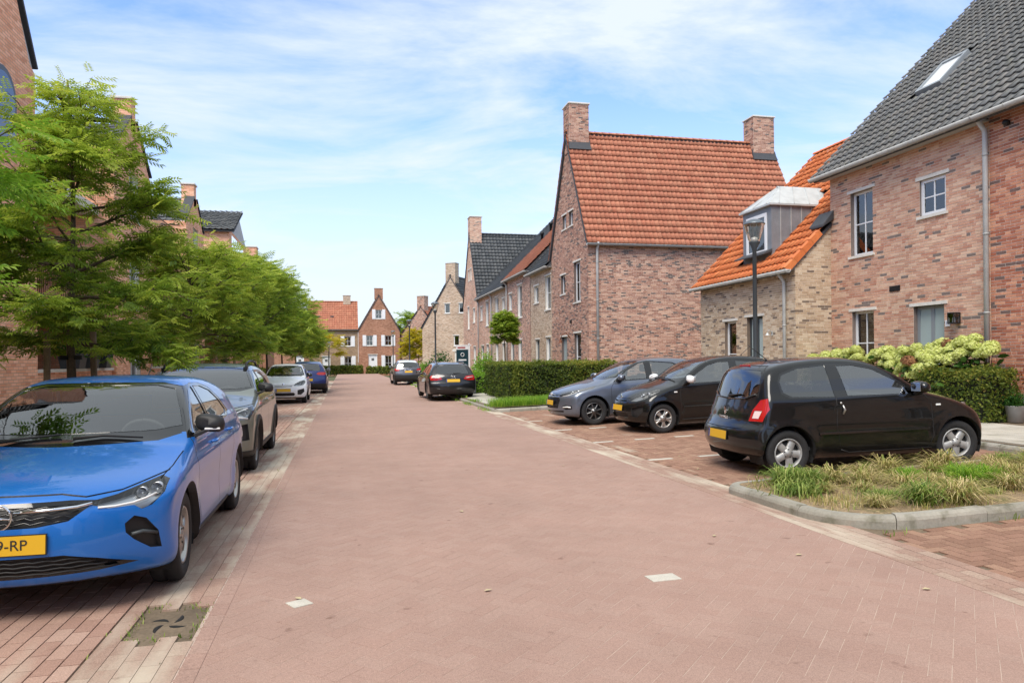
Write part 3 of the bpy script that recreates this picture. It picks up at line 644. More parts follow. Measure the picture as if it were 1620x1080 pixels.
# ---------------------------------------------------------------- right: brick house with the grey roof
G0 = .27
hA = thing('brick_house', 'rosy brick house with grey tiled roof behind the hydrangeas', 'house', (12.8, 14.7, G0)); hA_in = hA.matrix_basis.inverted()
def under_(h):   # parts are built in world coordinates; shift them under the thing's Empty
    bpy.context.view_layer.update()
    inv = h.matrix_world.inverted()
    for c in h.children: c.matrix_parent_inverse = inv
wa = Wall((12.8, 17.15), (12.8, 12.2)); sY = lambda y: 17.15 - y
opsA = [dict(s0=sY(16.36), s1=sY(15.55), z0=4.10, z1=5.72, nx=2, ny=2, rev='rosy', blind=1.0, fw=.06), dict(s0=sY(14.04), s1=sY(13.30), z0=4.68, z1=5.50, nx=2, ny=2, rev='rosy', curtain=.5, fw=.075, reveal=.05),
        dict(s0=sY(16.34), s1=sY(15.55), z0=1.05, z1=2.68, nx=2, ny=2, rev='rosy', blind=1.0), dict(s0=sY(14.26), s1=sY(13.38), z0=G0 + .02, z1=2.66, kind='door', nx=2, bw=.1, rev='rosy', gm=m_frost, fm=m_greyf, fw=.07)]
build_wall(hA, wa, G0 - .05, 6.36, 'rosy', opsA, geo=True, ext=(.01, 0), bl=.23)
for o in opsA: window(hA, wa, o)
wg = Wall((23.5, 17.15), (12.8, 17.15)); build_wall(hA, wg, G0 - .05, 11.7, 'rosy', gable=([(0, 6.3), (5.35, 11.7)], [(10.7, 6.3), (5.35, 11.7)]))
s45 = Vector((1, 0, 1)).normalized()
SKY0, SKY1, SKV0, SKV1 = 1.8, 2.6, 2.5, 3.7      # roof-light position on the slope
def rkeep(a, b): return not (SKY0 - .05 < a < SKY1 + .05 and SKV0 - .1 < b < SKV1 + .1)
roof(hA, (12.42, 17.42, 6.33), (0, -1, 0), s45, 17.42 - 12.2, 7.75, T_GR, .21, .3, keep=rkeep)
ridge(hA, (12.42 + 5.5, 17.42, 6.33 + 5.52), (12.42 + 5.5, 12.2, 6.33 + 5.52), T_GR)
gutter(hA, (12.42, 17.45, 6.34), (12.42, 12.21, 6.34), (-1, 0), .085, m_zincd)
mb = MB(); mb.box(12.46, 12.795, 12.2, 17.4, 6.27, 6.3); mb.build('soffit', m_zincd, hA)
# roof light
rl = MB(); uu, vv_ = Vector((0, -1, 0)), s45; nn_ = uu.cross(vv_).normalized(); O_ = Vector((12.42, 17.42, 6.33))
def sl(a, b, h): return O_ + uu * a + vv_ * b + nn_ * h
for (a0, a1, b0, b1) in ((SKY0, SKY0 + .07, SKV0, SKV1), (SKY1 - .07, SKY1, SKV0, SKV1), (SKY0 + .07, SKY1 - .07, SKV0, SKV0 + .09), (SKY0 + .07, SKY1 - .07, SKV1 - .09, SKV1)):
    rl.hexa([sl(a0, b0, -.05), sl(a1, b0, -.05), sl(a1, b1, -.05), sl(a0, b1, -.05)], [sl(a0, b0, .11), sl(a1, b0, .11), sl(a1, b1, .11), sl(a0, b1, .11)])
rlo = rl.build('roof_light', m_greyf, hA)
g = MB(); g.hexa([sl(SKY0 + .07, SKV0 + .09, .05), sl(SKY1 - .07, SKV0 + .09, .05), sl(SKY1 - .07, SKV1 - .09, .05), sl(SKY0 + .07, SKV1 - .09, .05)], [sl(SKY0 + .07, SKV0 + .09, .07), sl(SKY1 - .07, SKV0 + .09, .07), sl(SKY1 - .07, SKV1 - .09, .07), sl(SKY0 + .07, SKV1 - .09, .07)])
g.build('pane', mat('roof_light_glass', lin((238, 240, 238), .85), .06, spec=.9), rlo)
vt = MB(); vt.box(12.78, 12.799, 14.66, 14.99, 3.07, 3.2)
for k in range(4): vt.box(12.77, 12.78, 14.67, 14.98, 3.085 + k * .028, 3.1 + k * .028)
vt.build('vent', m_black, hA)
downpipe(hA, 12.8, 12.23, G0, 6.3, (-1, 0), .05)
under_(hA)
# lantern and house number on its wall
t = thing('wall_lantern', 'small black box lantern on the rosy brick wall beside the grey door', 'wall lamp', (12.79, 13.0, 2.22))
mb = MB(); mb.box(-.2, -.02, -.085, .085, .2, .225); mb.box(-.2, -.02, -.085, .085, -.02, .01); mb.box(-.03, 0, -.07, .07, -.02, .22)
for a in (-.2, -.035):
    for b in (-.085, .07): mb.box(a, a + .015, b, b + .015, .0, .21)
mb.build('lantern_frame', m_black, t, bevel=.004); mb = MB(); mb.box(-.19, -.04, -.075, .075, .012, .2); mb.build('lantern_glass', m_pane, t); mb = MB(); mb.lathe([(.03, .02), (.03, .1), (.012, .13), (0, .13)], 12, 0, Matrix.Translation((-.11, 0, 0))); mb.build('bulb', m_white, t)
t = MB(); t.box(12.775, 12.79, 13.2, 13.33, 2.16, 2.3); o = t.build('house_number', mat('enamel_white', lin((240, 240, 244), .85), .3)); tag(o, 'small white enamel house number plate beside the grey door', 'house number')
text_mesh('17', .095, mat('enamel_blue', lin((44, 60, 140), .9), .4), 'numeral', o, Matrix(((0, 0, -1, 12.773), (-1, 0, 0, 13.265), (0, 1, 0, 2.23), (0, 0, 0, 1))))
# next house, same wall line, redder brick
hB = thing('brick_house', 'redder brick house wall at the right edge beyond the zinc downpipe', 'house', (12.81, 9, G0))
wb = Wall((12.805, 12.2), (12.805, 4)); build_wall(hB, wb, G0 - .05, 6.36, 'rust', geo=True, bl=.23)
roof(hB, (12.42, 12.2, 6.33), (0, -1, 0), s45, 8.2, 7.75, T_GR, .235, .3, nparts=120)
ridge(hB, (12.42 + 5.5, 12.2, 6.33 + 5.52), (12.42 + 5.5, 4, 6.33 + 5.52), T_GR); gutter(hB, (12.42, 12.19, 6.34), (12.42, 4, 6.34), (-1, 0), .085, m_zincd)
mb = MB(); mb.lathe([(0, -.06), (.05, -.05), (.06, 0), (.05, .05), (0, .06)], 12, 0, Matrix.Translation((12.74, 11.75, 6.1)) @ Matrix.Rotation(R(90), 4, 'Y')); mb.build('wall_spotlight', m_black, hB)
mb = MB(); mb.box(12.81, 22, 4, 12.15, G0, 6.2); mb.build('house_core', m_room, hB)
under_(hB)
# ---------------------------------------------------------------- right: sand-coloured house with the zinc dormer
hC = thing('brick_house', 'low sand brick house with bright orange tiles and zinc dormer', 'house', (11.7, 19.8, G0))
wc = Wall((11.7, 22.4), (11.7, 17.15)); cY = lambda y: 22.4 - y
opsC = [dict(s0=cY(20.85), s1=cY(20.15), z0=G0 + .35, z1=2.66, nx=1, ny=2, rev='sand', curtain=1.0), dict(s0=cY(19.55), s1=cY(18.7), z0=G0 + .02, z1=2.72, kind='door', nx=2, bw=.08, rev='sand', gm=m_frost, fm=m_anth)]
build_wall(hC, wc, G0 - .05, 3.86, 'sand', opsC, geo=True, ext=(.01, .01), bl=.22)
for o in opsC: window(hC, wc, o)
wcs = Wall((11.7, 17.15), (12.83, 17.15)); build_wall(hC, wcs, G0 - .05, 5.12, 'sand', gable=([(0, 4.0), (1.12, 5.12)], [(1.13, 3.8), (1.131, 5.2)]), geo=True, bl=.22, nparts=150)
DY0, DY1 = 18.68, 20.2
def ckeep(a, b): y = 22.5 - a; return not (DY0 - .0 < y < DY1 + .0 and .62 < b < 3.6)
roof(hC, (11.42, 22.5, 3.84), (0, -1, 0), s45, 22.5 - 17.1, 6.7, T_ORB, .21, .34, keep=ckeep)
ridge(hC, (16.2, 22.5, 8.62), (16.2, 17.15, 8.62), T_ORB)
gutter(hC, (11.4, 22.52, 3.84), (11.4, 17.02, 3.84), (-1, 0), .08, m_zinc)
downpipe(hC, 11.7, 17.55, G0, 3.8, (-1, 0), .045)
vt_ = MB()          # verge tiles, lapped one over the next
for k in range(4):
    o_ = MB(); a = Vector((11.42, 17.13, 3.84)) + s45 * (k * .36); nn = Vector((-1, 0, 1)).normalized()
    P = [a + nn * .085, a + s45 * .38 + nn * .065, a + s45 * .38 - nn * .1, a - nn * .1]; q = Vector((0, -.035, 0)); w2 = Vector((0, .13, 0))
    o_.hexa([P[3], P[3] + q, P[2] + q, P[2]], [P[0], P[0] + q, P[1] + q, P[1]]); o_.hexa([P[0] - nn * .02, P[0] - nn * .02 + q, P[1] - nn * .02 + q, P[1] - nn * .02], [P[0] + w2 + nn * .005, P[0] + nn * .01, P[1] + nn * .01, P[1] + w2 + nn * .005])
    ob = o_.build('verge_tile', T_ORB, hC, bevel=.006); a_ = ob.data.attributes.new('var', 'FLOAT', 'FACE'); a_.data.foreach_set('value', [.3 + .15 * k] * len(ob.data.polygons))
fl = MB(); a = Vector((12.5, 17.0, 4.95)); fl.hexa([(12.45, 17.0, 4.98), (12.8, 17.0, 5.2), (12.8, 17.5, 5.2), (12.45, 17.5, 4.98)], [(12.45, 17.0, 5.06), (12.78, 16.98, 5.45), (12.78, 17.6, 5.45), (12.45, 17.6, 5.06)]); fl.build('flashing', m_lead, hC, bevel=.02)
# dormer: front face at X=11.95
dX, dz0, dz1 = 12.0, 4.45, 5.95
dm = MB(); dm.box(dX, 13.6, DY0, DY1, dz0 - .1, dz1); dob = dm.build('dormer', mat('weathered_zinc', lin((150, 155, 160), .75), .6, metal=.2, noise=[(3, .14), (30, .06)]), hC)
sm_ = MB()
for k in range(4): sm_.box(dX + .28 + k * .34, dX + .30 + k * .34, DY0 - .02, DY0 - .001, dz0 + .3 + k * .33, dz1 - .002)
sm_.build('standing_seam', m_zincd, dob)
wd = Wall((dX, DY1), (dX, DY0)); od = dict(s0=.22, s1=1.3, z0=dz0 + .12, z1=dz1 - .22, lintel=False, sill=False, fw=.1, reveal=-.03, curtain=.98); window(dob, wd, od)
rf = MB(); e0 = [(dX - .1, DY0 - .08, dz1), (14.0, DY0 - .08, dz1), (14.0, DY1 + .08, dz1), (dX - .1, DY1 + .08, dz1)]
mid = (DY0 + DY1) / 2
e1 = [(dX + .72, mid - .1, dz1 + .66), (14.8, mid - .1, dz1 + .66), (14.8, mid + .1, dz1 + .66), (dX + .72, mid + .1, dz1 + .66)]
rf.hexa(e0, e1); rf.box(dX - .1, 13.9, DY0 - .08, DY1 + .08, dz1 - .05, dz1 - .002); rfo = rf.build('dormer_roof', m_zinc, dob)
sm2 = MB()
for k in range(4):
    x = dX + .72 + k * .42; sm2.tube([(x, mid - .1, dz1 + .665), (dX - .1 + .3 + k * .5, DY0 - .08, dz1 + .008)], .014, 6)
for k in range(3):
    y = DY0 + .1 + k * .7; sm2.tube([(dX + .72, mid - .08 + .08 * k, dz1 + .665), (dX - .1, y, dz1 + .01)], .014, 6)
sm2.tube([(dX + .68, mid, dz1 + .67), (14.8, mid, dz1 + .67)], .03, 6); sm2.build('standing_seam', m_zinc, rfo)
ap = MB(); ap.hexa([(dX - .3, DY0 - .03, dz0 + .02), (dX, DY0 - .03, dz0 + .12), (dX, DY1 + .03, dz0 + .12), (dX - .3, DY1 + .03, dz0 + .02)], [(dX - .3, DY0 - .03, dz0 + .05), (dX, DY0 - .03, dz0 + .2), (dX, DY1 + .03, dz0 + .2), (dX - .3, DY1 + .03, dz0 + .05)]); ap.build('lead_apron', m_lead, dob)
wc2 = Wall((16.2, 22.4), (11.7, 22.4)); build_wall(hC, wc2, G0 - .05, 8.4, 'sand', gable=([(0, 3.8), (0.001, 8.4)], [(4.5, 3.8), (0.05, 8.4)]))
mb = MB(); mb.box(11.85, 12.5, 17.3, 22.3, G0, 3.6); mb.build('house_core', m_room, hC)
under_(hC)
t = thing('wall_lantern', 'small pale lantern on the sand brick wall beside the dark door', 'wall lamp', (11.69, 18.2, 2.2)); mb = MB(); mb.tube([(0, 0, 0), (-.12, 0, .1), (-.16, 0, .02)], .012); mb.lathe([(.06, -.06), (.03, 0), (.0, .03)], 10, 0, Matrix.Translation((-.16, 0, 0))); mb.box(-.02, 0, -.03, .03, -.06, .06); mb.build('lamp_body', m_zinc, t)
# ---------------------------------------------------------------- right: big orange-roofed house
hD = thing('brick_house', 'tall red brick house with steep orange tiled roof and two chimneys', 'house', (10, 31.7, G0))
DX, DYn, DYf, DE, DR = 10.0, 29.0, 34.5, 6.46, 11.75; DM = (DYn + DYf) / 2
wds = Wall((DX, DYn), (20.2, DYn)); build_wall(hD, wds, G0 - .05, DE, 'red', geo=True, ext=(.01, 0), bl=.225)
wdf = Wall((DX, DYf), (DX, DYn)); fY = lambda y: DYf - y
opsD = [dict(s0=fY(30.95), s1=fY(30.05), z0=4.05, z1=5.82, nx=2, ny=2, rev='red'), dict(s0=fY(32.95), s1=fY(32.25), z0=4.58, z1=5.46, nx=1, rev='red'),
        dict(s0=fY(30.98), s1=fY(30.05), z0=.6, z1=2.68, nx=1, ny=2, rev='red'), dict(s0=fY(32.95), s1=fY(32.05), z0=G0 + .02, z1=2.58, kind='door', nx=2, bw=.08, rev='red', gm=m_frost),
        dict(s0=fY(31.6), s1=fY(31.0), z0=7.55, z1=8.2, nx=1, rev='red'), dict(s0=fY(32.6), s1=fY(32.0), z0=7.55, z1=8.2, nx=1, rev='red')]
build_wall(hD, wdf, G0 - .05, DR - .1, 'red', opsD, gable=([(0, DE), (2.75 - .1, DR - .1)], [(5.5, DE), (2.75 + .1, DR - .1)]), geo=True, ext=(0, .01), bl=.225, nparts=200)
for o in opsD: window(hD, wdf, o)
sl_ = Vector((0, 2.97, 5.52)).normalized(); SLN = 2.97 / sl_.y - .03
roof(hD, (DX - .1, DYn - .22, DE - .1), (1, 0, 0), sl_, 10.5, SLN + .02, T_OR, .2, .325)
roof(hD, (20.4, DYf + .22, DE - .1), (-1, 0, 0), Vector((0, -sl_.y, sl_.z)), 10.5, SLN + .02, T_OR, .24, .325, parts=False)
ridge(hD, (DX - .1, DM, DE + 5.42), (20.4, DM, DE + 5.42), T_OR, r=.12)
gutter(hD, (DX - .12, DYn - .24, DE - .1), (20.4, DYn - .24, DE - .1), (0, -1), .085, m_zincd); mb = MB(); mb.box(DX, 20.3, DYn - .2, DYn - .005, DE - .12, DE - .08); mb.build('soffit', m_zincd, hD)
downpipe(hD, DX + .38, DYn, G0, DE - .1, (0, -1), .055, swan=.22)
chimney(hD, DX - .03, DX + .9, DM - .45, DM + .45, 10.9, 13.05, 'red'); chimney(hD, 19.2, 20.3, DM - .45, DM + .45, 10.7, 13.05, 'red')
for cx0, cx1 in ((DX - .08, DX + .98), (19.12, 20.4)):
    f = MB(); f.hexa([(cx0, DM - .60, 10.98), (cx1, DM - .60, 10.98), (cx1, DM - .40, 10.98), (cx0, DM - .40, 10.98)], [(cx0 + .03, DM - .50, 11.2), (cx1 - .03, DM - .50, 11.2), (cx1 - .03, DM - .40, 11.45), (cx0 + .03, DM - .40, 11.45)]); f.build('flashing', m_lead, hD)
wdb = Wall((20.2, DYn), (20.2, DYf)); build_wall(hD, wdb, G0 - .05, DR - .1, 'red', gable=([(0, DE), (2.65, DR - .1)], [(5.5, DE), (2.85, DR - .1)]))
mb = MB(); mb.tube([(9.99, 31.55, 2.5), (9.8, 31.55, 2.72), (9.6, 31.55, 2.65), (9.52, 31.55, 2.42)], .02, 6); mb.lathe([(.1, -.14), (.05, .0), (0, .03)], 10, 0, Matrix.Translation((9.52, 31.55, 2.42)))
tag(mb.build('wall_lamp', mat('rusty_metal', lin((120, 70, 44), .8), .7)), 'rusty curled wall lamp by the entrance of the tall orange roofed house', 'wall lamp')
mb = MB(); mb.box(9.93, 9.99, 31.3, 31.42, 3.15, 3.3); mb.build('alarm_box', m_black, hD)
under_(hD)
# ---------------------------------------------------------------- terrace beyond it
def terrace(name_label, y0, y1, style, tilem, eave, ops, X=10.0, geo=False, slope=45, depth=6.0, ends=False, pipe=True, vents=()):
    h = thing('terraced_house', name_label, 'house', (X, (y0 + y1) / 2, G0)); wl = Wall((X, y1), (X, y0)); oo = []
    for o in ops:
        o = dict(o); ya, yb = o.pop('y'); o['s0'] = y1 - yb; o['s1'] = y1 - ya; oo.append(o)
    build_wall(h, wl, G0 - .05, eave, style, oo, geo=geo, nparts=120)
    for o in oo: window(h, wl, o)
    sv = Vector((math.cos(R(slope)), 0, math.sin(R(slope)))); S = depth / math.cos(R(slope))
    roof(h, (X - .3, y1, eave - .05), (0, -1, 0), sv, y1 - y0, S, tilem, .27, .34, nparts=250)
    roof(h, (X - .3 + 2 * depth, y0, eave - .05), (0, 1, 0), Vector((-sv.x, 0, sv.z)), y1 - y0, S, tilem, .3, .36, parts=False)
    ridge(h, (X - .3 + depth, y1, eave - .05 + depth * math.tan(R(slope))), (X - .3 + depth, y0, eave - .05 + depth * math.tan(R(slope))), tilem, r=.12)
    gutter(h, (X - .3, y1, eave - .06), (X - .3, y0, eave - .06), (-1, 0), .085, m_zincd)
    mb = MB(); mb.box(X - .26, X - .002, y0, y1, eave - .1, eave - .07); mb.build('soffit', m_zincd, h)
    if pipe: downpipe(h, X, y1 - .2, G0, eave - .1, (-1, 0), .05)
    for (dx, yy, hh) in vents:
        v = MB(); zz = eave - .05 + (dx + .3) * math.tan(R(slope)); v.lathe([(.09, zz - .15), (.09, zz + hh), (.13, zz + hh), (.13, zz + hh + .14), (.0, zz + hh + .16)], 10, 0, Matrix.Translation((X + dx, yy, 0))); v.build('roof_vent', m_black, h)
    under_(h); return h
W1 = lambda y, z0, z1, **k: dict(y=y, z0=z0, z1=z1, **k)
terrace('beige terraced house with grey roof touching the tall orange roofed house', 34.5, 38.7, 'beige', T_DK, 6.2, [W1((34.7, 35.7), 4.05, 5.75, ny=2), W1((37.0, 37.9), 4.55, 5.45), W1((34.8, 35.6), .6, 2.65, ny=2), W1((36.9, 37.7), G0 + .02, 2.6, kind='door')], pipe=False, depth=4.4)
terrace('red brick terraced house with orange roof in the right hand row', 38.7, 44.6, 'red', T_OR, 6.5, [W1((40.6, 41.7), 4.0, 5.9, ny=2), W1((43.2, 44.0), 4.6, 5.6), W1((40.7, 41.6), .6, 2.7, ny=2), W1((42.7, 43.6), G0 + .02, 2.65, kind='door')], X=9.985, vents=((3.6, 40.0, .7), (4.6, 41.6, 1.1)), depth=6.4)
terrace('beige terraced house under a dark roof left of the orange one', 44.6, 49.6, 'beige', T_DK, 6.2, [W1((45.3, 46.1), 4.5, 5.5), W1((47.2, 48.3), 4.0, 5.75, ny=2), W1((45.2, 46.1), G0 + .02, 2.6, kind='door'), W1((47.4, 48.3), .6, 2.65, ny=2)], vents=((2.6, 45.6, .6), (3.4, 46.3, .6), (4.2, 47.1, .6), (5.2, 48.2, .7)), depth=6.4)
terrace('rosy terraced house under a dark roof beside the dark chimneyed gable', 49.6, 54.6, 'rosy', T_DK, 6.2, [W1((50.6, 51.7), 4.0, 5.75, ny=2), W1((53.0, 53.8), 4.5, 5.5), W1((50.7, 51.5), .6, 2.65, ny=2), W1((52.6, 53.5), G0 + .02, 2.6, kind='door')], depth=6.4)
def gable_house(label, x0, y0, y1, eave, apex, style, tilem, ops, length, chim=True, geo=False, rot=None, shut=False, chx=0.9):
    """gable end facing -X (local); ridge runs +X"""
    h = thing('gabled_house', label, 'house', (x0, (y0 + y1) / 2, G0)); L = y1 - y0; wl = Wall((x0, y1), (x0, y0)); m_ = L / 2; oo = []
    for o in ops:
        o = dict(o); ya, yb = o.pop('y'); o['s0'] = y1 - yb; o['s1'] = y1 - ya; oo.append(o)
    gb = lambda: ([(0, eave), (m_ - .08, apex)], [(L, eave), (m_ + .08, apex)])
    build_wall(h, wl, G0 - .6, apex, style, oo, gable=gb()); [window(h, wl, o) for o in oo]
    build_wall(h, Wall((x0, y0), (x0 + length, y0)), G0 - .6, eave, style); build_wall(h, Wall((x0 + length, y1), (x0, y1)), G0 - .6, eave, style)
    build_wall(h, Wall((x0 + length, y0), (x0 + length, y1)), G0 - .6, apex, style, gable=gb())
    sv = Vector((0, m_ + .15, apex - eave + .3)).normalized(); S = math.hypot(m_ + .15, apex - eave + .3)
    roof(h, (x0 - .06, y0 - .15, eave - .12), (1, 0, 0), sv, length + .1, S, tilem, .27, .34, nparts=250); roof(h, (x0 + length + .04, y1 + .15, eave - .12), (-1, 0, 0), Vector((0, -sv.y, sv.z)), length + .1, S, tilem, .3, .36, parts=False)
    ridge(h, (x0 - .06, (y0 + y1) / 2, apex + .18), (x0 + length, (y0 + y1) / 2, apex + .18), tilem, r=.12)
    gutter(h, (x0, y0 - .16, eave - .12), (x0 + length, y0 - .16, eave - .12), (0, -1), .08, m_zincd)
    if chim: ym = (y0 + y1) / 2; chimney(h, x0 - .03, x0 + chx, ym - .55, ym + .55, apex - .9, apex + 1.45, style, geo=False)
    under_(h)
    if rot: h.rotation_euler = (0, 0, rot)
    return h
gable_house('rosy gabled house with steep dark roof and chimney in the right hand row', 9.97, 54.7, 61.6, 6.2, 11.6, 'rosy', T_DK, [W1((56.0, 56.8), 4.5, 5.6), W1((58.6, 59.4), 4.1, 5.9), W1((57.4, 57.9), 8.0, 8.9), W1((58.4, 58.9), 8.0, 8.9), W1((55.8, 56.7), .4, 2.6), W1((58.4, 59.4), G0, 2.7, kind='door')], 11)
gz = gable_house('sandy brick gabled house turned towards the bend behind the lampposts', 9.6, 70.8, 77.4, 5.2, 10.3, 'beige', T_DK, [W1((72.6, 73.2), 6.6, 7.6), W1((74.2, 74.8), 6.6, 7.6), W1((73.2, 73.8), 3.2, 4.3)], 9, rot=R(57))
gz.location = (10.75, 74.6, .1)
mb = MB(); mb.box(-.2, 1.4, -.5, 1.6, -.1, 2.35); mb.box(-.3, 1.5, -.7, 1.8, 2.35, 2.6); p_ = mb.build('porch', m_concrete, gz); p_.location = (-1.1, -2.6, 0)
gable_house('reddish gabled house half hidden behind the sandy gable at the bend', 13.0, 88, 96, 4.2, 8.6, 'red', T_OR, [], 8, rot=R(50)).location = (9.6, 93.5, .05)
# ---------------------------------------------------------------- houses closing the end of the street
fE = thing('terraced_house', 'brown brick house with orange roof and white shutters at the street end', 'house', (-1.2, 95, 0))
wf = Wall((-4.3, 95.0), (1.72, 95.0)); ff = lambda x: x + 4.3
opsF = [dict(s0=ff(.0), s1=ff(.85), z0=3.5, z1=4.75, nx=2, ny=2, shutters=True, lintel=False), dict(s0=ff(.0), s1=ff(.9), z0=.45, z1=2.2, nx=2, ny=2, shutters=True, lintel=False), dict(s0=ff(-2.75), s1=ff(-1.75), z0=0.0, z1=2.25, kind='whitedoor', lintel=True)]
build_wall(fE, wf, -.3, 5.72, 'brown', opsF); [window(fE, wf, o) for o in opsF]
sv = Vector((0, 3.6, 3.8)).normalized(); roof(fE, (-4.5, 94.7, 5.6), (1, 0, 0), sv, 6.25, math.hypot(3.6, 3.8), T_OR, .3, .36, nparts=150); roof(fE, (1.75, 101.9, 5.6), (-1, 0, 0), Vector((0, -sv.y, sv.z)), 6.25, math.hypot(3.6, 3.8), T_OR, .3, .36, parts=False)
ridge(fE, (-4.5, 98.3, 9.42), (1.75, 98.3, 9.42), T_OR, r=.12); gutter(fE, (-4.5, 94.68, 5.6), (1.7, 94.68, 5.6), (0, -1), .08, m_zincd); downpipe(fE, -4.2, 95, 0, 5.5, (0, -1), .05)
chimney(fE, -.1, .85, 97.9, 98.8, 8.9, 10.2, 'beige', geo=False)
for xx in (-3.2, -1.5): f = MB(); f.box(xx - .2, xx + .2, 96.2, 96.5, 7.25, 7.45); f.build('roof_vent', m_lead, fE)
under_(fE)
oval = MB(); oval.lathe([(.0, 0), (.17, .0), (.17, .05), (.3, .05), (.3, 0)], 20, 0, Matrix.Translation((-2.35, 94.97, 4.12)) @ Matrix.Scale(1.45, 4, (0, 0, 1)), axis='Y'); tag(oval.build('oval_ornament', m_white), 'white oval ring ornament on the brown brick wall at the street end', 'ornament')
fG = thing('gabled_house', 'red brick gabled house with chimney and white shutters closing the street', 'house', (4.35, 94.9, 0))
wg2 = Wall((1.75, 94.9), (7.0, 94.9)); gg = lambda x: x - 1.75
opsG = [dict(s0=gg(3.95), s1=gg(4.75), z0=7.0, z1=8.15, nx=2, ny=2, shutters=True, lintel=False), dict(s0=gg(2.75), s1=gg(3.6), z0=3.55, z1=4.85, nx=2, ny=2, shutters=True, lintel=False), dict(s0=gg(5.1), s1=gg(5.95), z0=3.55, z1=4.85, nx=2, ny=2, shutters=True, lintel=False),
        dict(s0=gg(5.1), s1=gg(5.95), z0=.4, z1=2.25, nx=2, ny=2, shutters=True, lintel=False), dict(s0=gg(3.0), s1=gg(4.1), z0=0, z1=2.4, kind='whitedoor')]
build_wall(fG, wg2, -.3, 10.0, 'far', opsG, gable=([(0, 5.55), (2.5, 10.0)], [(5.25, 5.55), (2.75, 10.0)])); [window(fG, wg2, o) for o in opsG]
build_wall(fG, Wall((7.0, 94.9), (7.0, 104)), -.3, 5.5, 'far')
sv = Vector((2.75, 0, 4.7)).normalized(); roof(fG, (1.62, 104, 5.4), (0, -1, 0), sv, 9.16, math.hypot(2.75, 4.7), T_DK, .3, .36, nparts=100); roof(fG, (7.13, 94.84, 5.4), (0, 1, 0), Vector((-sv.x, 0, sv.z)), 9.16, math.hypot(2.75, 4.7), T_DK, .3, .36, parts=False)
chimney(fG, 3.85, 4.9, 94.88, 95.7, 9.5, 10.9, 'far', geo=False); under_(fG)
fH = thing('terraced_house', 'brick house with dark roof at the left end behind the street trees', 'house', (-8.5, 95.4, 0)); wh = Wall((-13, 95.4), (-4.32, 95.4)); oh = [dict(s0=7.0, s1=8.0, z0=0, z1=2.3, kind='whitedoor'), dict(s0=3, s1=4, z0=.5, z1=2.2, nx=2, ny=2)]
build_wall(fH, wh, -.3, 5.2, 'far', oh); [window(fH, wh, o) for o in oh]
roof(fH, (-13.2, 95.1, 5.1), (1, 0, 0), (0, .707, .707), 8.85, 5.0, T_DK, .3, .36, parts=False); under_(fH)
# ---------------------------------------------------------------- left: brick apartment blocks
def block(label, y0, y1, X, eave, apex, ridge_back=9, chim=True, cw=.25):
    h = thing('apartment_block', label, 'apartment building', (X, (y0 + y1) / 2, 0)); wl = Wall((X, y0), (X, y1)); L = y1 - y0; m_ = L / 2
    ops = [dict(s0=m_ - .55, s1=m_ + .55, z0=3.2, z1=4.9, nx=2, ny=2, lintel=False), dict(s0=m_ - .55, s1=m_ + .55, z0=.9, z1=2.4, nx=2, ny=2, lintel=False), dict(s0=m_ - .5, s1=m_ + .5, z0=5.9, z1=7.3, nx=2, ny=2, lintel=False)]
    build_wall(h, wl, 0, apex, 'orange', ops, gable=([(0, eave), (.25, eave + .12), (m_ - .3, apex)], [(L, eave), (L - .25, eave + .12), (m_ + .3, apex)])); [window(h, wl, o) for o in ops]
    build_wall(h, Wall((X - ridge_back, y0), (X, y0)), 0, eave, 'orange'); build_wall(h, Wall((X, y1), (X - ridge_back, y1)), 0, eave, 'orange')
    sv = Vector((0, m_, apex - eave)).normalized(); S = math.hypot(m_, apex - eave)
    roof(h, (X - ridge_back, y0, eave - .2), (1, 0, 0), sv, ridge_back - .25, S, T_DK, .3, .36, nparts=100); roof(h, (X - .25, y1, eave - .2), (-1, 0, 0), Vector((0, -sv.y, sv.z)), ridge_back - .25, S, T_DK, .3, .36, parts=False)
    ridge(h, (X - ridge_back, y0 + m_, apex - .1), (X - .25, y0 + m_, apex - .1), T_DK, r=.12)
    cp = MB(); d = Vector((0, m_ - .3, apex - eave - .1)); n_ = Vector((0, -d.z, d.y)).normalized()
    for sy in (1, -1):
        a = Vector((X, y0 + .0 if sy > 0 else y1, eave + .1)); b = Vector((X, y0 + m_ - .28 if sy > 0 else y1 - m_ + .28, apex)); nn = Vector((0, n_.y * sy, n_.z))
        cp.hexa([a + Vector((.05, 0, 0)), b + Vector((.05, 0, 0)), b + Vector((-.32, 0, 0)), a + Vector((-.32, 0, 0))], [a + Vector((.05, 0, 0)) + nn * .06, b + Vector((.05, 0, 0)) + nn * .06, b + Vector((-.32, 0, 0)) + nn * .06, a + Vector((-.32, 0, 0)) + nn * .06])
    cp.build('coping', m_lead, h)
    pw = MB()          # raised parapet behind the gable, with its pale lead lining
    for sy in (1, -1):
        a = Vector((X - .02, y0 + .02 if sy > 0 else y1 - .02, eave - .3)); b = Vector((X - .02, y0 + m_ if sy > 0 else y1 - m_, apex - .3)); q = Vector((-.26, 0, 0)); u_ = Vector((0, 0, .32))
        pw.hexa([a, b, b + q, a + q], [a + u_, b + u_, b + q + u_, a + q + u_])
    pw.build('parapet_lining', m_zinc, h)
    if chim: chimney(h, X - .5, X + .0, y0 + m_ - cw, y0 + m_ + cw, apex - .4, apex + .55, 'orange', geo=False)
    under_(h); return h
block('orange brick gabled apartment block at the left edge with an arched window', 11.9, 16.9, -6.2, 7.55, 11.2, chim=False)
block('orange brick apartment gable with chimney behind the second street tree', 22.2, 26.1, -6.2, 7.55, 8.95, 10)
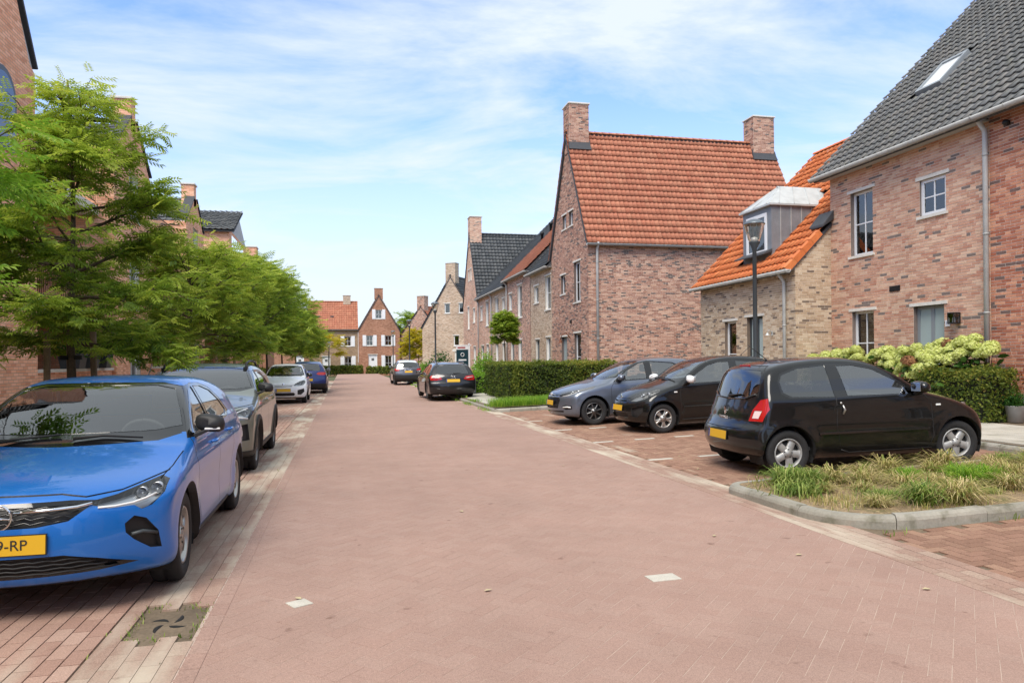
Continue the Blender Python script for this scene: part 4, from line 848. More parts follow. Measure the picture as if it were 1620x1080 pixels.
block('third orange brick apartment gable rising behind the tree crowns', 31.7, 35.4, -6.2, 7.3, 8.6, 10)
# arched window of the nearest block (separate look, on its upper wall)
nb = [o for o in bpy.data.objects if o.name == 'apartment_block'][0]
aw = MB(); pts = [(-.55, 0)] + [(math.cos(R(180 - 18 * k)) * .55, 1.0 + math.sin(R(180 - 18 * k)) * .55) for k in range(11)] + [(.55, 0)]
aw.prism(pts, -.02, .03, 'x', 0, Matrix.Translation((-6.2, 15.4, 5.6))); awo = aw.build('arched_window', m_anth, None)
pts2 = [(p * .84, .08 + q * .88) for p, q in pts]; pn = MB(); pn.prism(pts2, .03, .036, 'x', 0, Matrix.Translation((-6.2, 15.4, 5.6))); pn.build('pane', mat('dark_glazing', (.03, .035, .04, 1), .04, spec=.9), awo)
awo.parent = nb; awo.matrix_parent_inverse = nb.matrix_world.inverted()
def wing(label, y0, y1, X, z1, Xf):
    """recessed wing between two gables: wall, flat roof edge, balcony rail and terrace wall in front"""
    h = thing('apartment_wing', label, 'apartment building', (X, (y0 + y1) / 2, 0)); wl = Wall((X, y0), (X, y1)); L = y1 - y0
    ops = [dict(s0=L * .2, s1=L * .45, z0=.3, z1=2.4, nx=2, lintel=False, fm=m_anth), dict(s0=L * .6, s1=L * .85, z0=.3, z1=2.4, nx=2, lintel=False, fm=m_anth), dict(s0=L * .2, s1=L * .45, z0=3.2, z1=5.3, nx=2, lintel=False, fm=m_anth), dict(s0=L * .6, s1=L * .85, z0=3.2, z1=5.3, nx=2, lintel=False, fm=m_anth)]
    build_wall(h, wl, 0, z1, 'orange', ops); [window(h, wl, o) for o in ops]
    mb = MB(); mb.box(X - 4, X + .08, y0, y1, z1, z1 + .12); mb.build('roof_edge', m_lead, h)
    mb = MB(); mb.box(X + .02, Xf, y0, y1, 2.75, 3.0); mb.box(X + .02, Xf, y0, y1, 5.65, 5.9); mb.build('balcony_slab', m_concrete, h)
    for zz in (3.0, 5.9):
        b = MB(); b.tube([(Xf - .06, y0 + .05, zz + 1.05), (Xf - .06, y1 - .05, zz + 1.05)], .02, 6); b.tube([(Xf - .06, y0 + .05, zz + .12), (Xf - .06, y1 - .05, zz + .12)], .015, 6); ro = b.build('balcony_railing', m_blackm, h)
        n = int(L / .12); me = None
        for k in range(n):
            y = y0 + .08 + (L - .16) * k / max(n - 1, 1)
            if me is None:
                q = MB(); q.tube([(0, 0, zz + .12), (0, 0, zz + 1.05)], .008, 5); o = q.build('baluster', m_blackm, ro, (Xf - .06, y, 0)); me = o.data
            else: link('baluster', me, ro, (Xf - .06, y, 0))
    under_(h)
    g = thing('terrace_wall', label.replace('recessed orange brick wing', 'low orange brick terrace wall with pale coping'), 'garden wall', (Xf + .3, (y0 + y1) / 2, 0))
    wt = Wall((Xf + .3, y0), (Xf + .3, y1)); build_wall(g, wt, 0, 1.36, 'orange', geo=True, bl=.21, nparts=120); m2 = MB(); m2.box(Xf - .02, Xf + .35, y0, y1, 1.36, 1.43); m2.build('coping', m_concrete, g); m2 = MB(); m2.box(Xf + .0, Xf + .285, y0, y1, 0, 1.355); m2.build('wall_core', BR['orange'][1], g); under_(g)
    return h
wing('recessed orange brick wing with black balcony railings after the first gable', 16.9, 22.2, -8.4, 8.6, -6.6)
wing('recessed orange brick wing with black balcony railings after the second gable', 26.1, 31.7, -8.4, 8.0, -6.6)
wing('recessed orange brick wing with black balcony railings after the third gable', 35.4, 43.0, -8.4, 7.9, -6.6)
# fourth block: roof with a white gable end
h4 = thing('apartment_block', 'brick apartment block with a pale triangular gable above the far crowns', 'apartment building', (-6.2, 46.5, 0))
build_wall(h4, Wall((-15, 43.0), (-6.2, 43.0)), 0, 9.0, 'orange'); build_wall(h4, Wall((-6.2, 43.0), (-6.2, 50.0)), 0, 9.0, 'orange', [dict(s0=1, s1=6, z0=6.2, z1=8.8)])
mb = MB(); mb.prism([(42.9, 9.0), (50.1, 9.0), (46.5, 10.6)], -6.35, -6.2, 'x'); mb.build('gable_cladding', m_zincd, h4)
roof(h4, (-15, 42.7, 8.9), (1, 0, 0), Vector((0, 3.8, 1.75)).normalized(), 9.1, math.hypot(3.8, 1.75), T_DK, .3, .36, nparts=100); under_(h4)
gable_house('distant brick house beyond the far left trees', 0, 0, 7, 5.5, 9, 'orange', T_DK, [], 9, rot=R(180)).location = (-6.4, 58, 0)
gable_house('farther brick house beyond the far left trees', 0, 0, 7, 5.2, 8.6, 'far', T_DK, [], 9, rot=R(180)).location = (-6.6, 70, 0)

# ---------------------------------------------------------------- the street behind the camera (seen only in reflections)
terrace('brick terraced house behind the viewpoint on the right', -8, 4, 'rosy', T_GR, 6.3, [W1((-1, 0), 4, 5.7, nx=2, ny=2), W1((-5, -4), 4, 5.7, nx=2, ny=2), W1((-1, 0), 1, 2.6, nx=2, ny=2)], X=12.8, depth=5.5)
gable_house('gabled brick house behind the viewpoint on the right', 9.5, -18, -9, 6, 11, 'red', T_OR, [W1((-15, -14), 4, 5.7), W1((-13, -12), 4, 5.7)], 10)
gable_house('second gabled brick house behind the viewpoint on the right', 9.5, -30, -20, 6, 11, 'beige', T_DK, [W1((-26, -25), 4, 5.7)], 10)
block('brick apartment gable behind the viewpoint on the left', 0.5, 5.5, -6.2, 7.6, 11); block('second brick apartment gable behind the viewpoint on the left', -12, -7, -6.2, 7.6, 11)
wing('recessed brick wing behind the viewpoint on the left', 5.5, 11.9, -8.4, 8.6, -6.6)
hz_ = gable_house('brick house closing the street behind the viewpoint', 0, 0, 12, 6, 11, 'rosy', T_DK, [W1((3, 4), 1, 2.6), W1((7, 8), 1, 2.6), W1((5, 6), 4, 5.6)], 10, rot=R(-90)); hz_.location = (0, -42, 0)
# ================================================================ cars
m_tyre = mat('tyre_rubber', (.018, .018, .019, 1), .82, noise=(30, .2), bump=(120, .3, .003))
m_alloy = mat('alloy_rim', lin((196, 194, 190), .8), .32, metal=.75)
m_alloyd = mat('dark_alloy', lin((120, 120, 120), .8), .3, metal=.8)
m_hub = mat('silver_hubcap', lin((178, 178, 176), .85), .42, metal=.35)
m_disc = mat('wheel_shadowed_hub', (.02, .02, .02, 1), .7)
m_chrome = mat('chrome', (.75, .76, .78, 1), .08, metal=1.0)
m_trim = mat('car_black_trim', (.016, .016, .017, 1), .55)
m_gloss = mat('car_gloss_black', (.008, .008, .009, 1), .08, coat=.5)
m_under = mat('car_underbody', (.012, .012, .012, 1), .9)
m_cabin = mat('car_cabin', (.07, .07, .07, 1), .85)
m_cabinl = mat('car_headliner', lin((150, 148, 142), .7), .9)
m_seat = mat('seat_fabric', (.06, .06, .064, 1), .95)
m_cglass = glass_mat('car_glass', (.70, .76, .74), 1.5, extra=.16)
m_wglass = glass_mat('windscreen_glass', (.82, .87, .85), 1.5, extra=.10)
m_cglassd = glass_mat('car_privacy_glass', (.16, .18, .18), 1.5, extra=.10)
m_lens = glass_mat('lamp_lens', (.93, .95, .96), 1.45)
m_lampin = mat('lamp_reflector', (.5, .51, .53, 1), .3, metal=.7)
m_lampdk = mat('lamp_housing', (.05, .05, .055, 1), .3)
m_red = mat('tail_lamp_red', (.42, .012, .012, 1), .12, coat=.6)
m_redl = mat('tail_lamp_pale', (.75, .6, .58, 1), .15, coat=.5)
m_amber = mat('amber_lens', (.8, .3, .05, 1), .2, coat=.5)
m_plate = mat('yellow_plate', lin((236, 186, 40), .85), .45)
m_plateb = mat('plate_blue', lin((30, 70, 160), .85), .4)
m_ink = mat('black_ink', (.02, .02, .02, 1), .6)
def paint(name, col, metal=.35, rough=.32):
    return mat(name, col, rough, metal=metal, coat=.85, spec=.15 if metal < .1 and col[0] < .1 else .5, noise=(700, .05) if metal > .2 else None)
PT = {'blue': paint('blue_car_paint', (.002, .14, .52, 1), .25), 'green': paint('grey_green_car_paint', lin((124, 130, 122), .9), .5), 'white': paint('white_car_paint', lin((238, 240, 242), .85), 0), 'black': paint('black_car_paint', (.006, .006, .006, 1), .0, .3),
      'navy': paint('navy_car_paint', (.012, .025, .13, 1), .4), 'grey': paint('grey_car_paint', lin((112, 114, 124), .7), .6), 'greyb': paint('blue_grey_car_paint', lin((118, 126, 140), .8), .6), 'dark': paint('dark_grey_car_paint', (.012, .012, .015, 1), .4)}
def chaikin(P, n=2):
    P = np.array(P, float)
    for _ in range(n):
        Q = np.roll(P, -1, 0); P = np.stack([P * .75 + Q * .25, P * .25 + Q * .75], 1).reshape(-1, 2)
    return P
def sdf_grid(poly, x0, x1, z0, z1, h=.016):
    X, Zz = np.meshgrid(np.arange(x0, x1, h), np.arange(z0, z1, h), indexing='ij'); p = np.stack([X.ravel(), Zz.ravel()], 1); D = np.full(len(p), 1e9); ins = np.zeros(len(p), bool)
    A = poly; B = np.roll(poly, -1, 0)
    for a, b in zip(A, B):
        e = b - a; w_ = p - a; t = np.clip((w_ @ e) / max(e @ e, 1e-12), 0, 1); D = np.minimum(D, ((w_ - t[:, None] * e) ** 2).sum(1))
        c = (a[1] > p[:, 1]) != (b[1] > p[:, 1]); 
        if abs(e[1]) > 1e-12: ins ^= c & (p[:, 0] < a[0] + (p[:, 1] - a[1]) * e[0] / e[1])
    return np.where(ins, -1, 1).reshape(X.shape) * np.sqrt(D).reshape(X.shape), (x0, z0, h)
class Car:
    def __init__(s, S):
        s.S = S; s.L, s.W, s.H = S['L'], S['W'], S['H']; s.hw = s.W / 2
        s.grid, s.g0 = sdf_grid(chaikin(S['sil'], 2), -.5, s.L + .5, -.1, s.H + .4); s.pz = np.array(S['prof'])
        zz = np.linspace(0, 2, 201); v = np.interp(zz, s.pz[:, 0], s.pz[:, 1]); ker = np.ones(5) / 5; s.zz = zz; s.pv = np.convolve(np.pad(v, 2, 'edge'), ker, 'valid')
        s.wx = [S['fo'], S['fo'] + S['wb']]; s.wr = S['wr']; s.ar = S.get('ar', s.wr + .055)
    def sil(s, x, z):
        x0, z0, h = s.g0; gx = np.clip((x - x0) / h, 0, s.grid.shape[0] - 1.001); gz_ = np.clip((z - z0) / h, 0, s.grid.shape[1] - 1.001); i = gx.astype(int); j = gz_.astype(int); a = gx - i; b = gz_ - j; G = s.grid
        return (G[i, j] * (1 - a) + G[i + 1, j] * a) * (1 - b) + (G[i, j + 1] * (1 - a) + G[i + 1, j + 1] * a) * b
    def f(s, P):
        S = s.S; x, y, z = P[:, 0], np.abs(P[:, 1]), P[:, 2]; q = y / s.hw
        ff = np.interp(x, [0, .5, 1.1, 2.0], [1, .7, .38, 0]); fr = np.interp(x, [s.L - 1.6, s.L - .7, s.L - .2, s.L], [0, .5, .9, 1])
        xe = x - S.get('cf', .4) * q ** S.get('pf', 2.8) * ff + S.get('cr', .22) * q ** 2.6 * fr
        ze = z + S.get('crown', .075) * q ** 2 * np.clip((z - .55) / .4, 0, 1)
        zr = z - S.get('rise', .05) * (x / s.L - .5)
        Wd = s.hw * np.interp(zr, s.zz, s.pv)
        Wd = Wd * (1 - S.get('tf', .05) * np.clip(1 - x / .8, 0, 1) ** 2 - S.get('tr', .05) * np.clip(1 - (s.L - x) / .8, 0, 1) ** 2)
        for wx in s.wx:
            d = np.hypot(x - wx, z - s.wr); Wd = Wd + S.get('flare', .018) * np.exp(-(np.maximum(d - s.ar, 0) / .09) ** 2) * np.clip(1.2 - (z - s.wr) / .6, 0, 1)
        a = s.sil(xe, ze); b = (y - Wd) * .94; k = S.get('k', .075)
        h = np.maximum(k - np.abs(a - b), 0) / k
        return np.maximum(a, b) + h * h * k * .25
    def grad(s, P, e=.014):
        g = np.stack([s.f(P + np.array(d) * e) - s.f(P - np.array(d) * e) for d in ((1, 0, 0), (0, 1, 0), (0, 0, 1))], 1)
        return g / np.maximum(np.linalg.norm(g, axis=1, keepdims=True), 1e-9)
    def ray(s, A, B, n=26):
        lo = np.zeros(len(A)); hi = np.ones(len(A))
        for _ in range(n):
            m = (lo + hi) / 2; out_ = s.f(A + (B - A) * m[:, None]) > 0; lo = np.where(out_, m, lo); hi = np.where(out_, hi, m)
        return A + (B - A) * ((lo + hi) / 2)[:, None]
    def side(s, pts):
        """points (x,z) projected on the flank"""
        P = np.array([(x, s.hw + .2, z) for x, z in pts]); Q = P.copy(); Q[:, 1] = .1; return s.ray(P, Q)
    def front(s, pts):
        P = np.array([(-.3, y, z) for y, z in pts]); Q = P.copy(); Q[:, 0] = 1.2; return s.ray(P, Q)
    def rear(s, pts):
        P = np.array([(s.L + .3, y, z) for y, z in pts]); Q = P.copy(); Q[:, 0] = s.L - 1.0; return s.ray(P, Q)
    def top(s, pts):
        P = np.array([(x, y, s.H + .3) for x, y in pts]); Q = P.copy(); Q[:, 2] = .5; return s.ray(P, Q)
    def shell(s):
        S = s.S; L, hw, H = s.L, s.hw, s.H; nx, ny, nz = S.get('res', (90, 16, 26))
        o0 = np.array([-.12, 0, .08]); o1 = np.array([L + .12, hw + .1, H + .12]); i0 = np.array([.6, 0, .45]); i1 = np.array([L - .55, hw * .45, .72])
        xs = np.linspace(0, 1, nx + 1); ys = np.linspace(0, 1, ny + 1); zs = np.linspace(0, 1, nz + 1); V = []; F = []; idx = {}
        def vid(a, b, c):
            k = (round(a, 6), round(b, 6), round(c, 6))
            if k not in idx: idx[k] = len(V); V.append((a, b, c))
            return idx[k]
        for i in range(nx):
            for k in range(nz): F.append([vid(xs[i + 1], 1, zs[k]), vid(xs[i], 1, zs[k]), vid(xs[i], 1, zs[k + 1]), vid(xs[i + 1], 1, zs[k + 1])])
            for j in range(ny):
                F.append([vid(xs[i], ys[j], 1), vid(xs[i + 1], ys[j], 1), vid(xs[i + 1], ys[j + 1], 1), vid(xs[i], ys[j + 1], 1)])
                F.append([vid(xs[i], ys[j + 1], 0), vid(xs[i + 1], ys[j + 1], 0), vid(xs[i + 1], ys[j], 0), vid(xs[i], ys[j], 0)])
        for j in range(ny):
            for k in range(nz):
                F.append([vid(0, ys[j + 1], zs[k]), vid(0, ys[j], zs[k]), vid(0, ys[j], zs[k + 1]), vid(0, ys[j + 1], zs[k + 1])])
                F.append([vid(1, ys[j], zs[k]), vid(1, ys[j + 1], zs[k]), vid(1, ys[j + 1], zs[k + 1]), vid(1, ys[j], zs[k + 1])])
        T = np.array(V); A = o0 + T * (o1 - o0); B = i0 + T * (i1 - i0); P = s.ray(A, B); P[T[:, 1] == 0, 1] = 0
        bm = bmesh.new(); vs = [bm.verts.new(p) for p in P]
        for q in F: bm.faces.new([vs[i] for i in q])
        bm.normal_update(); gd = s.grad(np.array([f.calc_center_median()[:] for f in bm.faces]))
        for f, g in zip(bm.faces, gd):
            if f.normal.dot(Vector(g)) < 0: f.normal_flip()
        bm.normal_update(); bm.verts.index_update(); return bm
AXI = {'xz': (0, 2, 1), 'yz': (1, 2, 0), 'xy': (0, 1, 2)}
def pip(poly, p, q):
    c = False; n = len(poly); j = n - 1
    for i in range(n):
        a, b = poly[i]; e, d = poly[j]
        if (b > q) != (d > q) and p < (e - a) * (q - b) / (d - b) + a: c = not c
        j = i
    return c
def cut_poly(bm, lay, poly, ax, cond, tag_):
    a, b, c = AXI[ax]; pa = [p[0] for p in poly]; pb = [p[1] for p in poly]; lo = (min(pa), min(pb)); hi = (max(pa), max(pb))
    def bb(f, l, h, m=.004):
        xs = [v.co[a] for v in f.verts]; ys = [v.co[b] for v in f.verts]
        return max(xs) > l[0] - m and min(xs) < h[0] + m and max(ys) > l[1] - m and min(ys) < h[1] + m
    cand = set(f for f in bm.faces if cond(f) and bb(f, lo, hi))
    for i in range(len(poly)):
        p, q = poly[i], poly[(i + 1) % len(poly)]; l = (min(p[0], q[0]), min(p[1], q[1])); h = (max(p[0], q[0]), max(p[1], q[1]))
        sel = [f for f in cand if f.is_valid and bb(f, l, h)]
        if not sel: continue
        no = [0, 0, 0]; no[a] = q[1] - p[1]; no[b] = -(q[0] - p[0]); co = [0, 0, 0]; co[a] = p[0]; co[b] = p[1]
        if abs(no[a]) + abs(no[b]) < 1e-9: continue
        g = set(sel)
        for f in sel: g.update(f.edges); g.update(f.verts)
        r = bmesh.ops.bisect_plane(bm, geom=list(g), dist=1e-5, plane_co=co, plane_no=no)
        cand = set(f for f in cand if f.is_valid); cand.update(f for f in r['geom'] if isinstance(f, bmesh.types.BMFace))
    for f in cand:
        if f.is_valid:
            m = f.calc_center_median()
            if pip(poly, m[a], m[b]): f[lay] = tag_
def seam_poly(pts, w_=.005):
    P = [Vector(p) for p in pts]; l = []; r = []
    for i, p in enumerate(P):
        d = (P[min(i + 1, len(P) - 1)] - P[max(i - 1, 0)]).normalized(); n = Vector((-d.y, d.x)); l.append(tuple(p + n * w_)); r.append(tuple(p - n * w_))
    return l + r[::-1]
CONDS = {'side': lambda L: (lambda f: f.normal.y > .32), 'front': lambda L: (lambda f: f.normal.x < -.06 and f.calc_center_median().x < 1.15), 'rear': lambda L: (lambda f: f.normal.x > .06 and f.calc_center_median().x > L - 1.1),
         'ws': lambda L: (lambda f: f.normal.x < -.05 and f.normal.z > .0 and .8 < f.calc_center_median().x < 2.4), 'top': lambda L: (lambda f: f.normal.z > .3), 'any': lambda L: (lambda f: True)}
def car_groups(S):
    """returns dict tag -> (V, F, N, rimF) on the half body"""
    c = Car(S); bm = c.shell(); lay = bm.faces.layers.int.new('tag'); names = ['body']
    def T(n):
        if n not in names: names.append(n)
        return names.index(n)
    for f in bm.faces:
        if f.normal.z < -.9: f[lay] = T('underbody')
    T('hole')
    for nm, ax, cd, poly in S['cuts']: cut_poly(bm, lay, poly, ax, CONDS[cd](c.L), T(nm))
    for wx in c.wx: cut_poly(bm, lay, [(wx + c.ar * math.cos(R(10 * k)), c.wr + .01 + c.ar * math.sin(R(10 * k))) for k in range(36)], 'xz', lambda f: f.calc_center_median().y > c.hw * .55 and f.normal.y > -.6, T('hole'))
    for wx in c.wx: cut_poly(bm, lay, [(wx - c.ar, 0), (wx + c.ar, 0), (wx + c.ar, c.wr), (wx - c.ar, c.wr)], 'xz', lambda f: f.calc_center_median().y > c.hw * .5, T('hole'))
    bm.verts.index_update(); bm.faces.index_update()
    P = np.array([v.co[:] for v in bm.verts]); Nn = c.grad(P); P = P - Nn * c.f(P)[:, None] * .9; P[np.abs([v.co.y for v in bm.verts]) < 1e-6, 1] = 0
    groups = {}; allf = [([v.index for v in f.verts], names[f[lay]], f.calc_center_median().copy()) for f in bm.faces]
    edge_tags = {}
    for vs, t, m in allf:
        for i in range(len(vs)):
            e = (min(vs[i], vs[(i + 1) % len(vs)]), max(vs[i], vs[(i + 1) % len(vs)])); edge_tags.setdefault(e, []).append(t)
    for t in names:
        if t == 'hole': continue
        fs = [vs for vs, tt, m in allf if tt == t]
        if not fs: continue
        used = sorted(set(i for f in fs for i in f)); mp = {g: k for k, g in enumerate(used)}
        rim = []; arch = []
        for vs in fs:
            for i in range(len(vs)):
                a_, b_ = vs[i], vs[(i + 1) % len(vs)]; tg = edge_tags[(min(a_, b_), max(a_, b_))]
                if tg.count(t) == 1 and len(tg) == 2 or 'hole' in tg:
                    (arch if 'hole' in tg else rim).append((mp[a_], mp[b_]))
        groups[t] = (P[used], [[mp[i] for i in f] for f in fs], Nn[used], rim, arch)
    bm.free(); return c, groups
def mirrored(V, F, Nn):
    n = len(V); V2 = V * np.array([1, -1, 1]); return np.concatenate([V, V2]), F + [[i + n for i in f][::-1] for f in F], np.concatenate([Nn, Nn * np.array([1, -1, 1])])
def group_mesh(name, G, mats, off=0.0, rim=True, L=4, half=None, archlip=.0, recess=None):
    """mesh from a half group: offset inward by off, with a rim wall; half: None both, +1/-1 one flank"""
    V, F, Nn, rm, ar = G; F = [list(f) for f in F]; V0 = V; V = V - Nn * off; Nv = Nn; mi = [0] * len(F)
    if off and rim and rm:
        n = len(V); V = np.concatenate([V, V0]); Nv = np.concatenate([Nv, Nn])
        for a_, b_ in rm: F.append([b_, a_, n + a_, n + b_]); mi.append(1)
    if archlip and ar:
        n = len(V); W_ = V0 - np.array([0, archlip, 0]); V = np.concatenate([V, W_]); Nv = np.concatenate([Nv, Nn])
        for a_, b_ in ar: F.append([b_, a_, n + a_, n + b_]); mi.append(1)
    if half is None: k = len(F); V, F, Nv = mirrored(V, F, Nv); mi = mi + mi
    elif half < 0: V = V * np.array([1, -1, 1]); F = [f[::-1] for f in F]; Nv = Nv * np.array([1, -1, 1])
    X = V.copy(); X[:, 0] = L / 2 - V[:, 0]; N2 = Nv.copy(); N2[:, 0] = -N2[:, 0]; X[:, 1] = -V[:, 1]; N2[:, 1] = -N2[:, 1]
    return fast_mesh(name, X, F, mats, mi=mi, smooth=True, normals=N2)
def wheel_meshes(S, style):
    wr, ww = S['wr'], S.get('ww', .2); rr = wr * S.get('rimf', .66)
    t = MB(); h = ww / 2
    t.lathe([(rr - .005, -h + .02), (rr + .012, -h + .004), (wr - .035, -h), (wr - .012, -h + .012), (wr, -h + .035), (wr, -.012), (wr - .008, -.010), (wr - .008, .010), (wr, .012), (wr, h - .035), (wr - .012, h - .012), (wr - .035, h), (rr + .012, h - .004), (rr - .005, h - .02)], 40, 0, None, True, 'Y')
    me_t = t.build('tyre', m_tyre); mesh_t = me_t.data; bpy.data.objects.remove(me_t)
    r = MB(); n, sw = style.get('n', 5), style.get('w', .34); y0 = h - .012     # outboard at +y
    rings = [(rr - .004, y0 - .004), (rr - .012, y0 + .004), (rr - .022, y0 - .002), (rr - .024, -h + .03)]; r.lathe(rings, 48, 0, None, True, 'Y')
    rad = [.055, rr * .38, rr * .7, rr - .02]; dep = [y0 - .012, y0 - .004, y0 - .012, y0 - .02]; cap = style.get('cap', False)
    for k in range(n):
        for sub in ([0] if not style.get('twin') else [-.13, .13]):
            a0 = 2 * math.pi * k / n + math.pi / 2 + sub * (1 if True else 0); V = []; F = []
            for i, (q, d) in enumerate(zip(rad, dep)):
                wd = (style.get('w0', .05) if i == 0 else sw * rr * (style.get('tap', [1, .62, .6, .8])[i]) * .5)
                wd = max(wd, .012); aa = a0 if not style.get('twin') else 2 * math.pi * k / n + math.pi / 2 + sub * (i / 3 * 1.4 + .2)
                ta = np.array([-math.sin(aa), math.cos(aa)]); ra = np.array([math.cos(aa), math.sin(aa)])
                for e, dd in ((-1, -.03), (-.82, 0), (.82, 0), (1, -.03)):
                    p = ra * q + ta * e * wd; V.append((p[0], d + dd, p[1]))
            for i in range(3):
                for e in range(3): F.append((i * 4 + e, (i + 1) * 4 + e, (i + 1) * 4 + e + 1, i * 4 + e + 1))
            r.add(V, F, 0, True)
    r.lathe([(.0, y0 - .002), (.028, y0 - .002), (.032, y0 - .008), (.075, y0 - .014), (.08, y0 - .035)], 24, 0, None, True, 'Y')
    for k in range(5):
        a = 2 * math.pi * k / 5; r.lathe([(.0, y0 - .006), (.008, y0 - .006), (.009, y0 - .02)], 8, 1, Matrix.Translation((math.cos(a) * .052, 0, math.sin(a) * .052)), True, 'Y')
    ro = r.build('rim', [style.get('m', m_alloy), m_trim]); mesh_r = ro.data; bpy.data.objects.remove(ro)
    d = MB(); d.lathe([(0, y0 - .05), (rr * .72, y0 - .05), (rr * .72, y0 - .06), (rr - .02, y0 - .07)], 24, 0, None, True, 'Y'); do = d.build('brake_disc', m_disc); mesh_d = do.data; bpy.data.objects.remove(do)
    return mesh_t, mesh_r, mesh_d
def strip_mesh(c, pts, h, th, proj_):
    """raised moulding along flank points"""
    pass
def mk_car(name, label, S, cache, loc, rz, pk, tilt=0.0, group=None, steer=0.0, over=None, glassd=None):
    S = dict(S); S.update(over or {}); key = S['id']
    if key not in cache: cache[key] = (car_groups(S), wheel_meshes(S, S['rim']))
    (c, G), W3 = cache[key]; L = c.L; P = PT[pk]
    if 'rimover' in S: W3 = wheel_meshes(S, S['rimover'])
    t = thing(name, label, 'car', loc, rz, group); t.rotation_euler = (Matrix.Rotation(rz, 3, 'Z') @ Matrix.Rotation(-tilt, 3, 'Y')).to_euler()
    lw = lambda p: (L / 2 - p[0], -p[1], p[2])
    MP = {'body': (P, m_trim, 0), 'cladding': (m_trim, m_trim, -.012), 'bonnet': (P, P, 0), 'door': (P, P, 0), 'rear_door': (P, P, 0), 'tailgate': (P, P, 0), 'bumper': (S.get('bump', P), m_trim, 0), 'underbody': (m_under, m_under, 0), 'seam': (m_trim, m_trim, .012), 'window_trim': (m_gloss, m_gloss, .002), 'windscreen_border': (m_gloss, m_gloss, .003),
          'windscreen': (m_wglass, m_gloss, .005), 'side_window': (m_cglass, m_gloss, .006), 'quarter_window': (S.get('qglass', m_cglass), m_gloss, .006), 'rear_window': (S.get('rglass', m_cglassd), m_gloss, .006), 'grille': (m_trim, m_gloss, .045), 'lower_grille': (m_trim, m_gloss, .05), 'fog_pod': (m_trim, m_trim, .04),
          'headlight': (m_lampin, m_lampdk, .06), 'tail_light': (m_red, m_lampdk, .004), 'tail_light_pale': (m_redl, m_lampdk, .004), 'plate_recess': (m_trim, m_trim, .025), 'lower_valance': (m_trim, m_trim, -.004), 'silver_panel': (m_alloy, m_trim, -.003), 'fuel_flap': (P, m_trim, .002), 'roof_panel': (S.get('roofm', P), P, 0)}
    SIDES = {'door', 'rear_door', 'side_window', 'quarter_window', 'headlight', 'tail_light', 'fog_pod', 'silver_panel', 'tail_light_pale', 'fuel_flap'}
    parent_of = {'tail_light_pale': 'tail_light', 'silver_panel': 'fog_pod'}
    objs = {}
    for tg, g in G.items():
        if tg not in MP: continue
        m1, m2, off = MP[tg]; al = .06 if tg in ('body', 'door', 'rear_door', 'cladding', 'bumper') else 0
        for hf in ((1, -1) if tg in SIDES else (None,)):
            if tg in ('fuel_flap',) and hf != S.get('fuelside', -1): continue
            me = group_mesh(tg, g, [m1, m2], off, L=L, half=hf, archlip=al)
            o = link(tg, me, t); objs[(tg, hf)] = o
            if tg == 'headlight':
                me2 = group_mesh('lens', g, [m_lens, m_lens], 0.0, rim=False, L=L, half=hf); link('lens', me2, o)
                V = g[0]; ctr = V.mean(0); sg = hf
                for (fx, rr_) in S.get('bulbs', [(.25, .032), (-.2, .026)]):
                    b = MB(); yy = ctr[1] + fx * (V[:, 1].max() - V[:, 1].min()) * .5; fp = c.front([(yy, ctr[2] + .5 * fx * .06)])[0]
                    q = (fp[0] + .05, yy * sg, fp[2]); b.lathe([(0, -.012), (rr_ * .55, -.008), (rr_ * .6, 0), (rr_, .012), (rr_ * 1.05, .02), (rr_ * 1.1, -.03)], 20, 0, Matrix.Translation(lw(q)) @ Matrix.Rotation(R(90), 4, 'Y')); b.build('reflector_bowl', m_lampin, o)
    # inner skin of the cabin
    Vc = []; Fc = []; mi = []
    for tg in ('body', 'door', 'rear_door', 'tailgate', 'seam', 'roof_panel'):
        if tg not in G: continue
        V, F, Nn, _, _ = G[tg]; b = sum(len(v) for v in Vc); Vi = V - Nn * .045; Vc.append(Vi)
        for f in F:
            m = Vi[f].mean(0)
            if .3 < m[2] and 1.0 < m[0] < L - .35: Fc.append([b + i for i in f][::-1]); mi.append(1 if m[2] > S.get('belt', 1.0) + .12 else 0)
    Vc = np.concatenate(Vc); Vc, Fc2, _ = mirrored(Vc, Fc, Vc * 0); Vc[:, 0] = L / 2 - Vc[:, 0]; Vc[:, 1] = -Vc[:, 1]
    cab = link('cabin_lining', fast_mesh('cabin_lining', Vc, Fc2, [m_cabin, m_cabinl], mi=mi + mi), t)
    fl = MB(); bl = S.get('belt', 1.0)
    fl.box(L / 2 - (L - .5), L / 2 - 1.0, -c.hw * .84, c.hw * .84, .3, .34); fl.build('cabin_floor', m_cabin, t)
    xd = S.get('dash', 1.35); d = MB(); d.prism([(xd - .28, bl - .06), (xd + .05, bl - .03), (xd + .2, bl - .12), (xd + .22, .5), (xd - .28, .5)], -c.hw * .82, c.hw * .82, 'y', 0, Matrix.Translation((L / 2, 0, 0)) @ Matrix.Scale(-1, 4, (1, 0, 0)))
    d.build('dashboard', m_cabin, t, bevel=.03)
    sw_ = MB(); an = np.linspace(0, 2 * math.pi, 25); Mw = Matrix.Translation((L / 2 - xd - .33, c.hw * .4, bl - .08)) @ Matrix.Rotation(R(-62), 4, 'Y')
    sw_.tube([tuple(Mw @ Vector((math.cos(a) * .18, math.sin(a) * .18, 0))) for a in an], .015, 8, cap=False); sw_.tube([tuple(Mw @ Vector((-.17, 0, 0))), tuple(Mw @ Vector((0, 0, -.04))), tuple(Mw @ Vector((0, .17, 0)))], .02, 6); sw_.tube([tuple(Mw @ Vector((0, 0, -.04))), tuple(Mw @ Vector((0, -.17, 0)))], .02, 6); sw_.build('steering_wheel', m_cabin, t)
